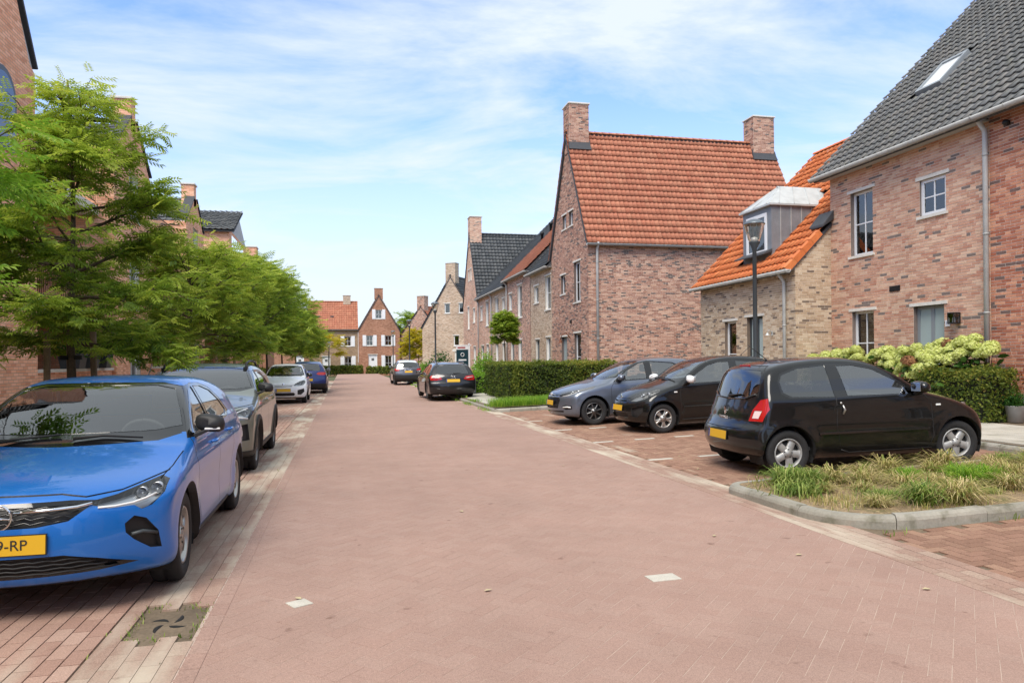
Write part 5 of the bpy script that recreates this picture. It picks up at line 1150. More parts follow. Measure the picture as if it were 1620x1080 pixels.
    xs_ = S.get('seat', 2.0)
    for sy in (1, -1):
        s_ = MB(); y = sy * c.hw * .42; x = L / 2 - xs_
        s_.box(x - .2, x + .3, y - .24, y + .24, .42, .56)
        s_.hexa([(x - .28, y - .23, .55), (x - .14, y - .23, .55), (x - .14, y + .23, .55), (x - .28, y + .23, .55)], [(x - .42, y - .2, 1.08), (x - .32, y - .2, 1.08), (x - .32, y + .2, 1.08), (x - .42, y + .2, 1.08)])
        so_ = s_.build('seat', m_seat, t, bevel=.05); h_ = MB(); h_.box(x - .45, x - .36, y - .13, y + .13, 1.12, 1.3); h_.build('headrest', m_seat, so_, bevel=.04)
    s_ = MB(); x = L / 2 - S.get('rseat', 2.95); s_.hexa([(x - .1, -c.hw * .7, .5), (x + .05, -c.hw * .7, .5), (x + .05, c.hw * .7, .5), (x - .1, c.hw * .7, .5)], [(x - .25, -c.hw * .66, 1.02), (x - .13, -c.hw * .66, 1.02), (x - .13, c.hw * .66, 1.02), (x - .25, c.hw * .66, 1.02)]); s_.build('rear_seat', m_seat, t, bevel=.04)
    # wheels
    for i, wx in enumerate(c.wx):
        for sy in (1, -1):
            o = link('wheel', W3[0], t, (L / 2 - wx, sy * (c.hw * S.get('track', .965) - S.get('ww', .2) / 2), c.wr))
            o.rotation_euler = (0, RNG.uniform(0, 6), 0); zr = (0 if sy > 0 else math.pi) + (steer if i == 0 else 0)
            o.rotation_euler = (Matrix.Rotation(zr, 3, 'Z') @ Matrix.Rotation(RNG.uniform(0, 6), 3, 'Y')).to_euler()
            link('rim', W3[1], o); link('brake_disc', W3[2], o)
            wl_ = MB(); yy0, yy1 = sy * c.hw * .5, sy * (c.hw - .045); V = []; F = []
            for k in range(15):
                a = R(-25 + 230 * k / 14); V += [(L / 2 - wx + (c.ar + .012) * math.cos(a), yy0, c.wr + .01 + (c.ar + .012) * math.sin(a)), (L / 2 - wx + (c.ar + .012) * math.cos(a), yy1, c.wr + .01 + (c.ar + .012) * math.sin(a))]
            for k in range(14): F.append((2 * k, 2 * k + 1, 2 * k + 3, 2 * k + 2))
            F.append(tuple(2 * k for k in range(15))); wl_.add(V, F, 0); wl_.build('wheel_arch', m_under, t)
    und = MB(); und.box(-L / 2 + .35, L / 2 - .35, -c.hw * .48, c.hw * .48, .19, .24); und.build('floor_pan', m_under, t)
    # mirrors
    for sy in (1, -1):
        mx_, mz = S.get('mirror', (1.36, 1.0)); p = c.side([(mx_, mz - .04)])[0]; mo = MB(); cx_, cy_ = L / 2 - p[0], sy * (p[1] + .10)
        n1, n2 = 8, 12; V = []; F = []
        for i in range(n1 + 1):
            u = i / n1 * math.pi
            for k in range(n2):
                v = 2 * math.pi * k / n2; sx = math.cos(u); rr_ = math.sin(u) ** .6
                yv = math.copysign(abs(math.cos(v)) ** .7, math.cos(v)); zv = math.copysign(abs(math.sin(v)) ** .7, math.sin(v)); V.append((cx_ + sx * .075 - .02 + .012 * yv * sy, cy_ + yv * rr_ * .115, mz + .055 + zv * rr_ * .073 - .012 * yv * sy))
        for i in range(n1):
            for k in range(n2): F.append((i * n2 + k, i * n2 + (k + 1) % n2, (i + 1) * n2 + (k + 1) % n2, (i + 1) * n2 + k))
        mo.add(V, F, 0, True); mob = mo.build('wing_mirror', S.get('mirm', m_gloss), t)
        a = MB(); a.hexa([(cx_ - .05, sy * (p[1] - .01), mz - .06), (cx_ + .06, sy * (p[1] - .01), mz - .06), (cx_ + .045, cy_, mz - .005), (cx_ - .03, cy_, mz - .005)], [(cx_ - .05, sy * (p[1] - .01), mz - .02), (cx_ + .06, sy * (p[1] - .01), mz - .02), (cx_ + .045, cy_, mz + .02), (cx_ - .03, cy_, mz + .02)]); a.build('mirror_arm', m_trim, mob, bevel=.006)
        g_ = MB(); g_.box(cx_ - .094, cx_ - .088, cy_ - .085, cy_ + .085, mz + .0, mz + .11); g_.build('mirror_glass', m_chrome, mob, bevel=.002)
        if S.get('mirlamp'): b = MB(); b.box(cx_ + .02, cx_ + .058, cy_ - .05 + (.02 * sy), cy_ + .085 * 1 if sy > 0 else cy_ + .04, mz + .006, mz + .022); b.build('indicator_lens', m_white, mob, bevel=.005)
    # door handles
    for (hx, hz_) in S.get('handles', []):
        p = c.side([(hx - .09, hz_), (hx + .09, hz_), (hx, hz_)])
        for sy in (1, -1):
            h = MB(); pts = [(L / 2 - p[0][0], sy * (p[0][1] - .004), hz_), (L / 2 - p[0][0] - .025, sy * (p[0][1] + .028), hz_), (L / 2 - p[1][0] + .025, sy * (p[1][1] + .028), hz_), (L / 2 - p[1][0], sy * (p[1][1] - .004), hz_)]; h.tube(pts, [.011, .013, .013, .011], 8)
            h.build('door_handle', S.get('handm', P), t)
    for (pts, hh, th, mm) in S.get('strips', []):
        p = c.side(pts); nn = c.grad(p)
        for sy in (1, -1):
            s_ = MB(); V = []; F = []
            for q, n_ in zip(p, nn):
                for (dz_, o_) in ((-hh, -.004), (-hh * .7, th), (hh * .7, th), (hh, -.004)): V.append((L / 2 - q[0] - n_[0] * o_ * 0, sy * (q[1] + o_), q[2] + dz_))
            for i in range(len(p) - 1):
                for e in range(3): F.append((i * 4 + e, (i + 1) * 4 + e, (i + 1) * 4 + e + 1, i * 4 + e + 1))
            F += [(0, 1, 2, 3), tuple(range(len(V) - 4, len(V)))]; s_.add(V, F, 0, False); s_.build('side_moulding', mm, t)
    # number plates
    def plate(y0, z0, fr, body=None, wdt=.26):
        p = (c.front if fr else c.rear)([(y0, z0)])[0]; sx = 1 if fr else -1; X0 = L / 2 - p[0] + sx * .004
        n_ = c.grad(p[None])[0]; pit = math.asin(max(-.4, min(.4, n_[2])))
        b = MB(); b.box(-.004, .004, -wdt, wdt, -.055, .055); o = b.build('number_plate', m_plate, t); o.location = (X0, -y0, z0); o.rotation_euler = (0, -pit * sx, 0)
        e = MB(); e.box(.0042 * sx - .001, .0042 * sx + .001, -wdt + .002 if sx > 0 else wdt - .035, -wdt + .035 if sx > 0 else wdt - .002, -.053, .053); e.build('plate_band', m_plateb, o)
        h = MB(); h.box(-.006, .003, -wdt - .006, wdt + .006, -.061, .061); h.build('plate_holder', m_trim, o).location = (-.003 * sx, 0, 0)
        if body: text_mesh(body, .084, m_ink, 'plate_letters', o, Matrix(((0, 0, sx, .0055 * sx), (sx, 0, 0, 0), (0, 1, 0, 0), (0, 0, 0, 1))) @ Matrix.Translation((.085, 0, 0)))
        return o
    if S.get('fplate') is not None: plate(0, S['fplate'], True, S.get('ptext'))
    if S.get('rplate') is not None: plate(S.get('rpy', 0), S['rplate'], False)
    # wipers
    if S.get('wiper'):
        for (y0, y1, zz) in S['wiper']:
            q = c.front([(y0, zz)])[0]; pts = [(q[0] - .0, y0, q[2])]
            P0 = c.top([(S['cowl'] - .03, y0), (S['cowl'] + .02, y0 * .6 + y1 * .4), (S['cowl'] + .035, y1)]); w2 = MB(); w2.tube([(L / 2 - p[0], -p[1], p[2] + .018) for p in P0], [.012, .010, .006], 6); w2.build('wiper', m_trim, t)
    if S.get('rwiper'):
        y0, y1, zz, z2 = S['rwiper']; q = c.rear([(y0, zz), ((y0 + y1) / 2, (zz + z2) / 2), (y1, z2)]); w2 = MB(); w2.tube([(L / 2 - p[0] - .018, -p[1], p[2]) for p in q], [.018, .012, .007], 6); w2.build('rear_wiper', m_trim, t)
    if S.get('antenna'):
        ax_, ay = S['antenna']; p = c.top([(ax_, ay)])[0]; a = MB(); a.tube([(L / 2 - p[0], -p[1], p[2] - .01), (L / 2 - p[0] - .02, -p[1], p[2] + .03)], [.02, .01], 8); a.tube([(L / 2 - p[0] - .02, -p[1], p[2] + .03), (L / 2 - p[0] - S.get('antl', .25), -p[1], p[2] + S.get('anth', .22))], .005, 6); a.build('antenna', m_trim, t)
    if S.get('rails'):
        x0, x1, yy, hh = S['rails']
        for sy in (1, -1):
            p = c.top([(x0, yy), (x0 + .12, yy), (x1 - .12, yy), (x1, yy)]); r_ = MB(); V = []; F = []
            mid_ = [p[0] + np.array([0, 0, -.01]), p[1] + np.array([0, 0, hh])] + [c.top([(x0 + .12 + (x1 - x0 - .24) * k / 5, yy)])[0] + np.array([0, 0, hh]) for k in range(1, 5)] + [p[2] + np.array([0, 0, hh]), p[3] + np.array([0, 0, -.01])]
            r_.tube([(L / 2 - q[0], -sy * q[1], q[2]) for q in mid_], [.026, .02] + [.017] * 4 + [.02, .026], 8)
            for q in (p[0], p[3]): r_.box(L / 2 - q[0] - .05, L / 2 - q[0] + .05, -sy * q[1] - .03, -sy * q[1] + .03, q[2] - .02, q[2] + .025)
            r_.build('roof_rail', S.get('railm', m_trim), t)
    for fn in S.get('extra', []): fn(c, t, L, P)
    return t
# ================================================================ car models
def mir(poly): return poly
PROF = [(.1, .90), (.22, .955), (.36, .985), (.5, .995), (.66, 1.0), (.80, .985), (.90, .962), (.97, .93), (1.02, .905), (1.18, .825), (1.32, .735), (1.44, .66), (1.56, .56)]
def badge(y, z, fr, r=.06, kind='ring'):
    def fn(c, t, L, P):
        p = (c.front if fr else c.rear)([(y, z)])[0]; sx = 1 if fr else -1; b = MB(); M_ = Matrix.Translation((L / 2 - p[0] + sx * .012, 0, z))
        if kind == 'ring':
            an = np.linspace(0, 2 * math.pi, 25); b.tube([tuple(M_ @ Vector((0, math.cos(a) * r, math.sin(a) * r))) for a in an], .007, 6, cap=False)
            b.tube([tuple(M_ @ Vector((0, r * 1.15, -.012))), tuple(M_ @ Vector((0, r * .1, -.004))), tuple(M_ @ Vector((0, -r * .1, .012))), tuple(M_ @ Vector((0, -r * 1.15, .014)))], [.003, .009, .009, .003], 6)
        elif kind == 'diamond':
            q = [(0, r * 1.25), (r * .8, 0), (0, -r * 1.25), (-r * .8, 0)]; i_ = [(a * .42, d * .42) for a, d in q]
            for k in range(4):
                V = [(0, *q[k]), (0, *q[(k + 1) % 4]), (.008 * sx, *i_[(k + 1) % 4]), (.008 * sx, *i_[k])]; W_ = [(-.012 * sx, v[1], v[2]) for v in V]; b.hexa([M_ @ Vector(v) for v in W_], [M_ @ Vector(v) for v in V])
        elif kind == 'oval':
            an = np.linspace(0, 2 * math.pi, 25); b.tube([tuple(M_ @ Vector((0, math.cos(a) * r * 1.4, math.sin(a) * r * .8))) for a in an], .006, 6, cap=False)
            b.tube([tuple(M_ @ Vector((0, -r * .5, -r * .5))), tuple(M_ @ Vector((0, -r * .25, r * .5)))], .007, 5); b.tube([tuple(M_ @ Vector((0, r * .2, -r * .5))), tuple(M_ @ Vector((0, r * .5, r * .5)))], .007, 5); b.tube([tuple(M_ @ Vector((0, -r * .35, 0))), tuple(M_ @ Vector((0, r * .35, 0)))], .006, 5)
        elif kind == 'rings':
            for k in range(4):
                an = np.linspace(0, 2 * math.pi, 17); b.tube([tuple(M_ @ Vector((0, (k - 1.5) * r * 1.3 + math.cos(a) * r, math.sin(a) * r))) for a in an], .006, 5, cap=False)
        b.build('emblem', m_chrome, t)
    return fn
def chrome_bar(pts, r, fr=True, m=None, name='chrome_bar', off=.012, both=True, flat=None):
    def fn(c, t, L, P):
        q = (c.front if fr else c.rear)(pts); sx = 1 if fr else -1
        for sy in ((1, -1) if both else (1,)):
            b = MB(); b.tube([(L / 2 - p[0] + sx * off, sy * p[1], p[2]) for p in q], r, 6); b.build(name, m or m_chrome, t)
    return fn
def mesh_bars(zs, ys, fr, r=.006, m=None, off=-.02, wav=0.0):
    """horizontal blades across an opening"""
    def fn(c, t, L, P):
        for z in zs:
            n = 25; pts = [(-ys(z) + 2 * ys(z) * k / (n - 1), z + wav * math.sin(k * 2.1)) for k in range(n)]; q = (c.front if fr else c.rear)([(abs(a), b_) for a, b_ in pts]); b = MB()
            b.tube([(L / 2 - p[0] + off, a[0], p[2]) for p, a in zip(q, pts)], r, 5); b.build('grille_blade', m or m_gloss, t)
    return fn
def roof_letters(word, y, z, fr, size):
    def fn(c, t, L, P):
        p = (c.front if fr else c.rear)([(abs(y), z)])[0]; sx = 1 if fr else -1
        text_mesh(word, size, m_chrome, 'lettering', t, Matrix(((0, 0, sx, L / 2 - p[0] + sx * .006), (sx, 0, 0, y), (0, 1, 0, z), (0, 0, 0, 1))), .002)
    return fn
def drl(pts, r=.009):
    return chrome_bar(pts, r, True, m_white, 'daytime_lamp', off=.004)
# ---- blue hatchback
CORSA = dict(id='hatch_blue', L=4.06, W=1.765, H=1.433, fo=.83, wb=2.538, wr=.313, ww=.2, ar=.365, res=(150, 26, 44), k=.07, cf=.46, pf=2.7, cr=.24, rise=.07, tf=.05, crown=.07, dash=1.5, seat=2.1, rseat=3.0, belt=.99, cowl=1.12,
    sil=[(.07, .19), (.0, .32), (-.005, .48), (.015, .62), (.06, .715), (.16, .778), (.38, .842), (.72, .908), (1.0, .952), (1.12, .98), (1.5, 1.18), (1.88, 1.352), (2.12, 1.412), (2.45, 1.436), (2.95, 1.42), (3.35, 1.365), (3.66, 1.30), (3.74, 1.25), (3.90, 1.03), (3.98, .92), (4.03, .78), (4.06, .56), (4.05, .38), (3.98, .24), (3.3, .18), (.85, .18)],
    prof=[(.1, .90), (.22, .96), (.34, .985), (.48, .98), (.6, .985), (.72, 1.0), (.80, .99), (.86, .965), (.93, .95), (.985, .925), (1.02, .9), (1.18, .82), (1.32, .735), (1.44, .66), (1.56, .56)],
    rim=dict(n=5, w=.26, tap=[1, .5, .5, .9], twin=False, m=m_alloy), fplate=.485, ptext='9-RP', rplate=.8, mirror=(1.42, 1.0), mirlamp=True, mirm=m_trim, handles=[(2.02, .86), (2.88, .885)], antenna=(3.35, 0), antl=.18, anth=.16, wiper=[(.55, .05, 1.0), (-.05, -.5, 1.0)],
    bulbs=[(.05, .03), (.45, .034)],
    cuts=[('windscreen_border', 'yz', 'ws', [(-.2, .945), (.60, .955), (.785, 1.005), (.705, 1.18), (.615, 1.338), (.45, 1.372), (-.2, 1.38)]), ('windscreen', 'yz', 'ws', [(-.2, 1.02), (.55, 1.025), (.725, 1.05), (.66, 1.18), (.575, 1.32), (.42, 1.352), (-.2, 1.36)]),
          ('door', 'xz', 'side', [(1.31, 1.0), (1.215, .82), (1.215, .45), (1.28, .27), (2.21, .27), (2.17, .5), (2.18, .9), (2.19, 1.0)]), ('rear_door', 'xz', 'side', [(2.19, 1.0), (2.18, .9), (2.17, .5), (2.21, .27), (2.72, .27), (2.82, .42), (2.98, .7), (3.1, 1.03)]),
          ('window_trim', 'xz', 'side', [(1.28, .955), (2.19, .975), (3.0, 1.0), (3.2, 1.05), (3.05, 1.19), (2.82, 1.30), (2.5, 1.352), (2.2, 1.36), (1.98, 1.335), (1.62, 1.17)]),
          ('side_window', 'xz', 'side', [(1.36, .985), (2.13, 1.0), (2.15, 1.33), (2.0, 1.312), (1.65, 1.155)]), ('side_window', 'xz', 'side', [(2.22, 1.003), (2.98, 1.028), (3.09, 1.07), (2.98, 1.18), (2.8, 1.272), (2.5, 1.325), (2.23, 1.333)]),
          ('headlight', 'yz', 'front', [(.42, .692), (.58, .722), (.775, .788), (.825, .765), (.822, .70), (.765, .635), (.715, .618), (.675, .648), (.55, .648)]),
          ('grille', 'yz', 'front', [(-.2, .715), (.36, .715), (.50, .703), (.44, .66), (.36, .60), (.2, .578), (-.2, .575)]), ('lower_grille', 'yz', 'front', [(-.2, .41), (.34, .405), (.5, .365), (.70, .30), (.5, .285), (-.2, .28)]),
          ('fog_pod', 'yz', 'front', [(.635, .545), (.68, .585), (.74, .56), (.80, .47), (.815, .36), (.76, .37), (.68, .44), (.64, .49)]),
          ('seam', 'yz', 'front', seam_poly([(-.1, .752), (.3, .748), (.43, .725), (.60, .742), (.80, .808)], .004)), ('seam', 'xy', 'top', seam_poly([(.47, .775), (.7, .80), (1.05, .80)], .004)),
          ('seam', 'xz', 'side', seam_poly([(1.31, .96), (1.215, .82), (1.215, .45), (1.28, .27), (2.7, .27)], .004)), ('seam', 'xz', 'side', seam_poly([(2.19, .98), (2.18, .9), (2.17, .5), (2.21, .27)], .004)), ('seam', 'xz', 'side', seam_poly([(3.1, 1.03), (2.98, .7), (2.82, .42), (2.72, .27)], .004)),
          ('lower_valance', 'xz', 'side', [(1.2, .26), (2.75, .26), (2.75, .1), (1.2, .1)])],
    extra=[badge(0, .645, True, .075, 'ring'), chrome_bar([(.665, .47), (.72, .478), (.79, .455)], .013, True, m_anth, 'fog_fin', off=-.015), chrome_bar([(.085, .668), (.25, .672), (.40, .678), (.47, .690)], .011), drl([(.50, .66), (.58, .657), (.67, .664), (.73, .68), (.78, .70)], .007),
           mesh_bars([.598, .625, .652, .679], lambda z: .40, True, .005, wav=.008, off=-.02), mesh_bars([.30, .325, .35, .375, .40], lambda z: .36 + (.41 - z) * 2.2, True, .006, m_trim, off=-.015, wav=.004)])
# ---- green-grey crossover
STEP = dict(id='crossover_green', L=4.10, W=1.848, H=1.535, fo=.83, wb=2.604, wr=.325, ww=.2, ar=.39, res=(90, 16, 28), cf=.36, cr=.22, rise=.05, dash=1.5, seat=2.1, rseat=3.0, belt=1.08, cowl=1.14,
    sil=[(.06, .24), (.0, .4), (.0, .6), (.015, .78), (.07, .90), (.2, .96), (.55, 1.02), (.95, 1.07), (1.12, 1.12), (1.5, 1.30), (1.9, 1.455), (2.25, 1.515), (2.6, 1.535), (3.1, 1.52), (3.5, 1.46), (3.72, 1.40), (3.9, 1.15), (4.02, .98), (4.05, .8), (4.1, .62), (4.09, .42), (4.0, .28), (3.3, .22), (.85, .22)],
    prof=[(.1, .92), (.3, .97), (.5, .99), (.7, 1.0), (.88, .985), (1.0, .955), (1.07, .925), (1.12, .9), (1.3, .815), (1.42, .74), (1.54, .66), (1.66, .55)],
    rim=dict(n=8, w=.2, m=m_alloyd), fplate=.55, rplate=.9, mirror=(1.42, 1.10), mirm=m_trim, handles=[(2.05, .95), (2.9, .97)], rails=(2.0, 3.4, .60, .065), railm=m_trim, wiper=[(.6, .1, 1.1)],
    cuts=[('windscreen_border', 'yz', 'ws', [(-.2, 1.10), (.62, 1.11), (.80, 1.15), (.72, 1.3), (.63, 1.45), (.4, 1.475), (-.2, 1.48)]), ('windscreen', 'yz', 'ws', [(-.2, 1.145), (.6, 1.15), (.76, 1.17), (.68, 1.3), (.6, 1.43), (.38, 1.455), (-.2, 1.46)]),
          ('door', 'xz', 'side', [(1.33, 1.1), (1.23, .9), (1.23, .5), (1.29, .34), (2.24, .34), (2.2, .6), (2.22, 1.1)]), ('rear_door', 'xz', 'side', [(2.22, 1.1), (2.2, .6), (2.24, .34), (2.75, .34), (3.0, .75), (3.12, 1.12)]),
          ('window_trim', 'xz', 'side', [(1.3, 1.05), (2.2, 1.075), (3.05, 1.1), (3.25, 1.15), (3.1, 1.28), (2.85, 1.4), (2.2, 1.455), (1.98, 1.43), (1.62, 1.26)]), ('side_window', 'xz', 'side', [(1.38, 1.085), (2.15, 1.1), (2.17, 1.42), (2.02, 1.405), (1.66, 1.25)]), ('side_window', 'xz', 'side', [(2.24, 1.103), (3.0, 1.125), (3.12, 1.165), (3.02, 1.26), (2.82, 1.37), (2.25, 1.425)]),
          ('headlight', 'yz', 'front', [(.42, .80), (.62, .86), (.86, .93), (.9, .86), (.86, .76), (.66, .745), (.45, .755)]), ('grille', 'yz', 'front', [(-.2, .84), (.40, .82), (.42, .7), (-.2, .68)]), ('lower_grille', 'yz', 'front', [(-.2, .50), (.5, .50), (.55, .36), (-.2, .36)]),
          ('fog_pod', 'yz', 'front', [(.60, .66), (.84, .70), (.86, .48), (.66, .46)]), ('cladding', 'yz', 'front', [(-.2, .33), (.9, .33), (.9, .1), (-.2, .1)]), ('cladding', 'xz', 'side', [(.9, .33), (3.9, .33), (3.9, .1), (.9, .1)])] +
         [('cladding', 'xz', 'side', [(wx + .46 * math.cos(R(10 * k)), .33 + .46 * math.sin(R(10 * k))) for k in range(36)]) for wx in (.83, 3.434)] +
         [('seam', 'xz', 'side', seam_poly(p, .005)) for p in ([(1.33, 1.06), (1.23, .9), (1.23, .5), (1.29, .34)], [(2.22, 1.08), (2.2, .6), (2.24, .34)], [(3.12, 1.1), (3.0, .75), (2.75, .36)])] + [('seam', 'yz', 'front', seam_poly([(-.1, .90), (.5, .885), (.86, .945)], .004))],
    extra=[drl([(.5, .80), (.66, .835), (.82, .90)], .012), drl([(.66, .835), (.72, .79), (.84, .77)], .01), chrome_bar([(.0, .76), (.4, .76)], .012), chrome_bar([(.0, .40), (.5, .42), (.72, .44)], .018, True, m_alloy, 'skid_plate')])
# ---- small three-door hatch (three of them stand in the street)
TW = dict(id='small_hatch', L=3.60, W=1.655, H=1.475, fo=.655, wb=2.367, wr=.29, ww=.175, ar=.34, res=(130, 22, 38), cf=.40, pf=2.6, cr=.20, rise=.03, tf=.06, tr=.06, crown=.08, flare=.03, dash=1.25, seat=1.9, rseat=2.7, belt=.96, cowl=.98, k=.062,
    sil=[(.07, .2), (.0, .34), (.0, .5), (.05, .64), (.14, .745), (.34, .85), (.6, .935), (.86, 1.0), (.98, 1.04), (1.3, 1.225), (1.6, 1.375), (1.85, 1.442), (2.15, 1.472), (2.5, 1.474), (2.8, 1.455), (3.05, 1.42), (3.19, 1.375), (3.27, 1.30), (3.37, 1.05), (3.41, .94), (3.46, .82), (3.50, .68), (3.57, .60), (3.60, .48), (3.58, .34), (3.50, .25), (2.9, .19), (.8, .18)],
    prof=[(.1, .88), (.2, .94), (.34, .985), (.48, .995), (.62, 1.0), (.76, .985), (.86, .965), (.93, .945), (.97, .925), (1.02, .895), (1.2, .81), (1.33, .735), (1.44, .655), (1.56, .55)],
    rim=dict(n=5, w=.78, tap=[1, .62, .62, .9], m=m_hub, w0=.06), fplate=.505, rplate=.50, mirror=(1.2, .99), mirm=PT['black'], handles=[], wiper=[(.5, -.15, 1.0), (-.1, -.6, 1.0)], antenna=(2.85, 0), antl=.26, anth=.22, rwiper=(.02, .30, 1.0, 1.03), bulbs=[(.1, .034), (-.35, .026)], fuelside=1,
    qglass=m_cglassd, strips=[([(1.08, .505), (1.4, .508), (1.8, .51), (2.2, .512), (2.5, .515), (2.62, .515)], .018, .013, m_gloss)],
    cuts=[('windscreen_border', 'yz', 'ws', [(-.2, 1.0), (.58, 1.01), (.70, 1.04), (.64, 1.2), (.565, 1.365), (.4, 1.40), (-.2, 1.405)]), ('windscreen', 'yz', 'ws', [(-.2, 1.05), (.55, 1.055), (.66, 1.075), (.60, 1.2), (.53, 1.345), (.38, 1.378), (-.2, 1.384)]),
          ('door', 'xz', 'side', [(1.10, .97), (1.03, .82), (1.03, .42), (1.1, .26), (2.2, .26), (2.33, .34), (2.37, .6), (2.34, .95), (2.34, .98)]),
          ('rear_window', 'yz', 'rear', [(-.2, .96), (.42, .97), (.55, 1.02), (.575, 1.08), (.53, 1.27), (.46, 1.33), (-.2, 1.352)]),
          ('window_trim', 'xz', 'side', [(1.13, .94), (2.33, .955), (2.95, .985), (3.05, 1.05), (3.06, 1.19), (3.01, 1.275), (2.78, 1.352), (2.3, 1.388), (2.0, 1.378), (1.72, 1.31), (1.4, 1.13)]),
          ('side_window', 'xz', 'side', [(1.24, .962), (2.17, .972), (2.215, 1.35), (2.0, 1.352), (1.73, 1.29), (1.45, 1.135)]),
          ('tail_light', 'yz', 'rear', [(.555, .70), (.765, .70), (.785, .85), (.735, .985), (.645, .965), (.575, .84)]), ('tail_light_pale', 'yz', 'rear', [(.60, .735), (.70, .735), (.72, .83), (.61, .83)]),
          ('headlight', 'yz', 'front', [(.36, .665), (.43, .745), (.55, .815), (.685, .86), (.76, .83), (.765, .76), (.70, .685), (.56, .64), (.44, .635)]),
          ('lower_grille', 'yz', 'front', [(-.2, .415), (.36, .415), (.42, .37), (.38, .30), (-.2, .295)]), ('fog_pod', 'yz', 'front', [(.50, .50), (.72, .56), (.74, .44), (.62, .33), (.50, .34)]),
          ('grille', 'yz', 'front', [(-.2, .645), (.3, .66), (.33, .648), (.3, .635), (-.2, .62)]), ('fuel_flap', 'xz', 'side', [(2.66 + .085 * math.cos(R(20 * k)), .67 + .085 * math.sin(R(20 * k))) for k in range(18)]),
          ('seam', 'xz', 'side', seam_poly([(1.10, .95), (1.03, .82), (1.03, .42), (1.1, .26), (2.2, .26), (2.33, .34), (2.37, .6), (2.34, .96)], .004)),
          ('seam', 'yz', 'rear', seam_poly([(-.1, .60), (.5, .60), (.56, .70)], .004)), ('seam', 'yz', 'rear', seam_poly([(.60, .99), (.58, 1.12), (.53, 1.32), (.45, 1.38), (-.1, 1.395)], .004)), ('seam', 'xz', 'side', seam_poly([(3.32, .62), (3.2, .6), (3.12, .55)], .003)),
          ('seam', 'yz', 'front', seam_poly([(-.1, .70), (.25, .69), (.38, .70)], .004)), ('seam', 'xy', 'top', seam_poly([(.3, .62), (.55, .70), (.98, .74)], .004)), ('seam', 'xz', 'side', seam_poly([(.32, .6), (.45, .58), (.5, .5)], .003))])
_tc = TW['cuts']; _i = [k for k, c in enumerate(_tc) if c[0] == 'side_window'][0]
# painted surround stays between glass and roof; the wide pillar is black
TW['cuts'] = _tc[:_i] + [('body', 'xz', 'side', [(2.42, .90), (3.3, .90), (3.3, 1.5), (2.42, 1.5)]), ('window_trim', 'xz', 'side', [(2.335, .945), (2.95, .972), (3.06, 1.03), (3.075, 1.19), (3.02, 1.285), (2.78, 1.36), (2.33, 1.392)])] + _tc[_i:_i + 1] + [('quarter_window', 'xz', 'side', [(2.345, .965), (2.93, .99), (3.035, 1.045), (3.05, 1.185), (3.0, 1.265), (2.77, 1.337), (2.375, 1.368)])] + _tc[_i + 1:]
def tw_handle(c, t, L, P):
    for sy in (1, -1):
        p = c.side([(2.33, .80)])[0]; b = MB(); b.lathe([(.0, -.004), (.058, -.003), (.066, .006), (.07, .002)], 24, 0, Matrix.Translation((L / 2 - 2.33, sy * (p[1] + (.001)), .80)) @ (Matrix.Rotation(0 if sy > 0 else math.pi, 4, 'Z')), True, 'Y'); b.build('handle_bowl', m_under, t)
        h = MB(); h.tube([(L / 2 - 2.33 + .05, sy * (p[1] + .012), .86), (L / 2 - 2.33 + .072, sy * (p[1] + .02), .80), (L / 2 - 2.33 + .05, sy * (p[1] + .012), .745)], [.01, .016, .01], 8); h.lathe([(0, .012), (.014, .01), (.016, 0)], 12, 0, Matrix.Translation((L / 2 - 2.3 , sy * (p[1] + .006), .885)) @ Matrix.Rotation(0 if sy > 0 else math.pi, 4, 'Z'), True, 'Y'); h.build('door_handle', m_alloy, t)
        q = c.side([(1.0, .80)])[0]; i_ = MB(); i_.box(-.035, .035, -.006, .008, -.012, .012); i_.build('side_indicator', m_white, t, (L / 2 - .93, sy * (q[1] + .002), .80), bevel=.006)
        s_ = c.side([(1.05, .258), (2.2, .258), (2.32, .3)]); k = MB(); k.tube([(L / 2 - w_[0], sy * (w_[1] + .0), w_[2]) for w_ in s_], .006, 5); k.build('sill_line', m_trim, t)
def hi_lamp(c, t, L, P):
    p = c.rear([(0, 1.385)])[0]; b = MB(); b.box(-.012, .004, -.14, .14, -.012, .012); b.build('brake_lamp', m_red, t, (L / 2 - p[0] - .004, 0, 1.388), bevel=.004)
TW['extra'] = [tw_handle, badge(0, .71, True, .055, 'diamond'), hi_lamp]
TWR = dict(extra=TW['extra'][:1] + [badge(0, .80, False, .05, 'diamond'), roof_letters('TWINGO', .0, .715, False, .062), hi_lamp, chrome_bar([(0, .965), (.4, .975), (.56, 1.03)], .012, False, m_gloss, 'rear_trim')])
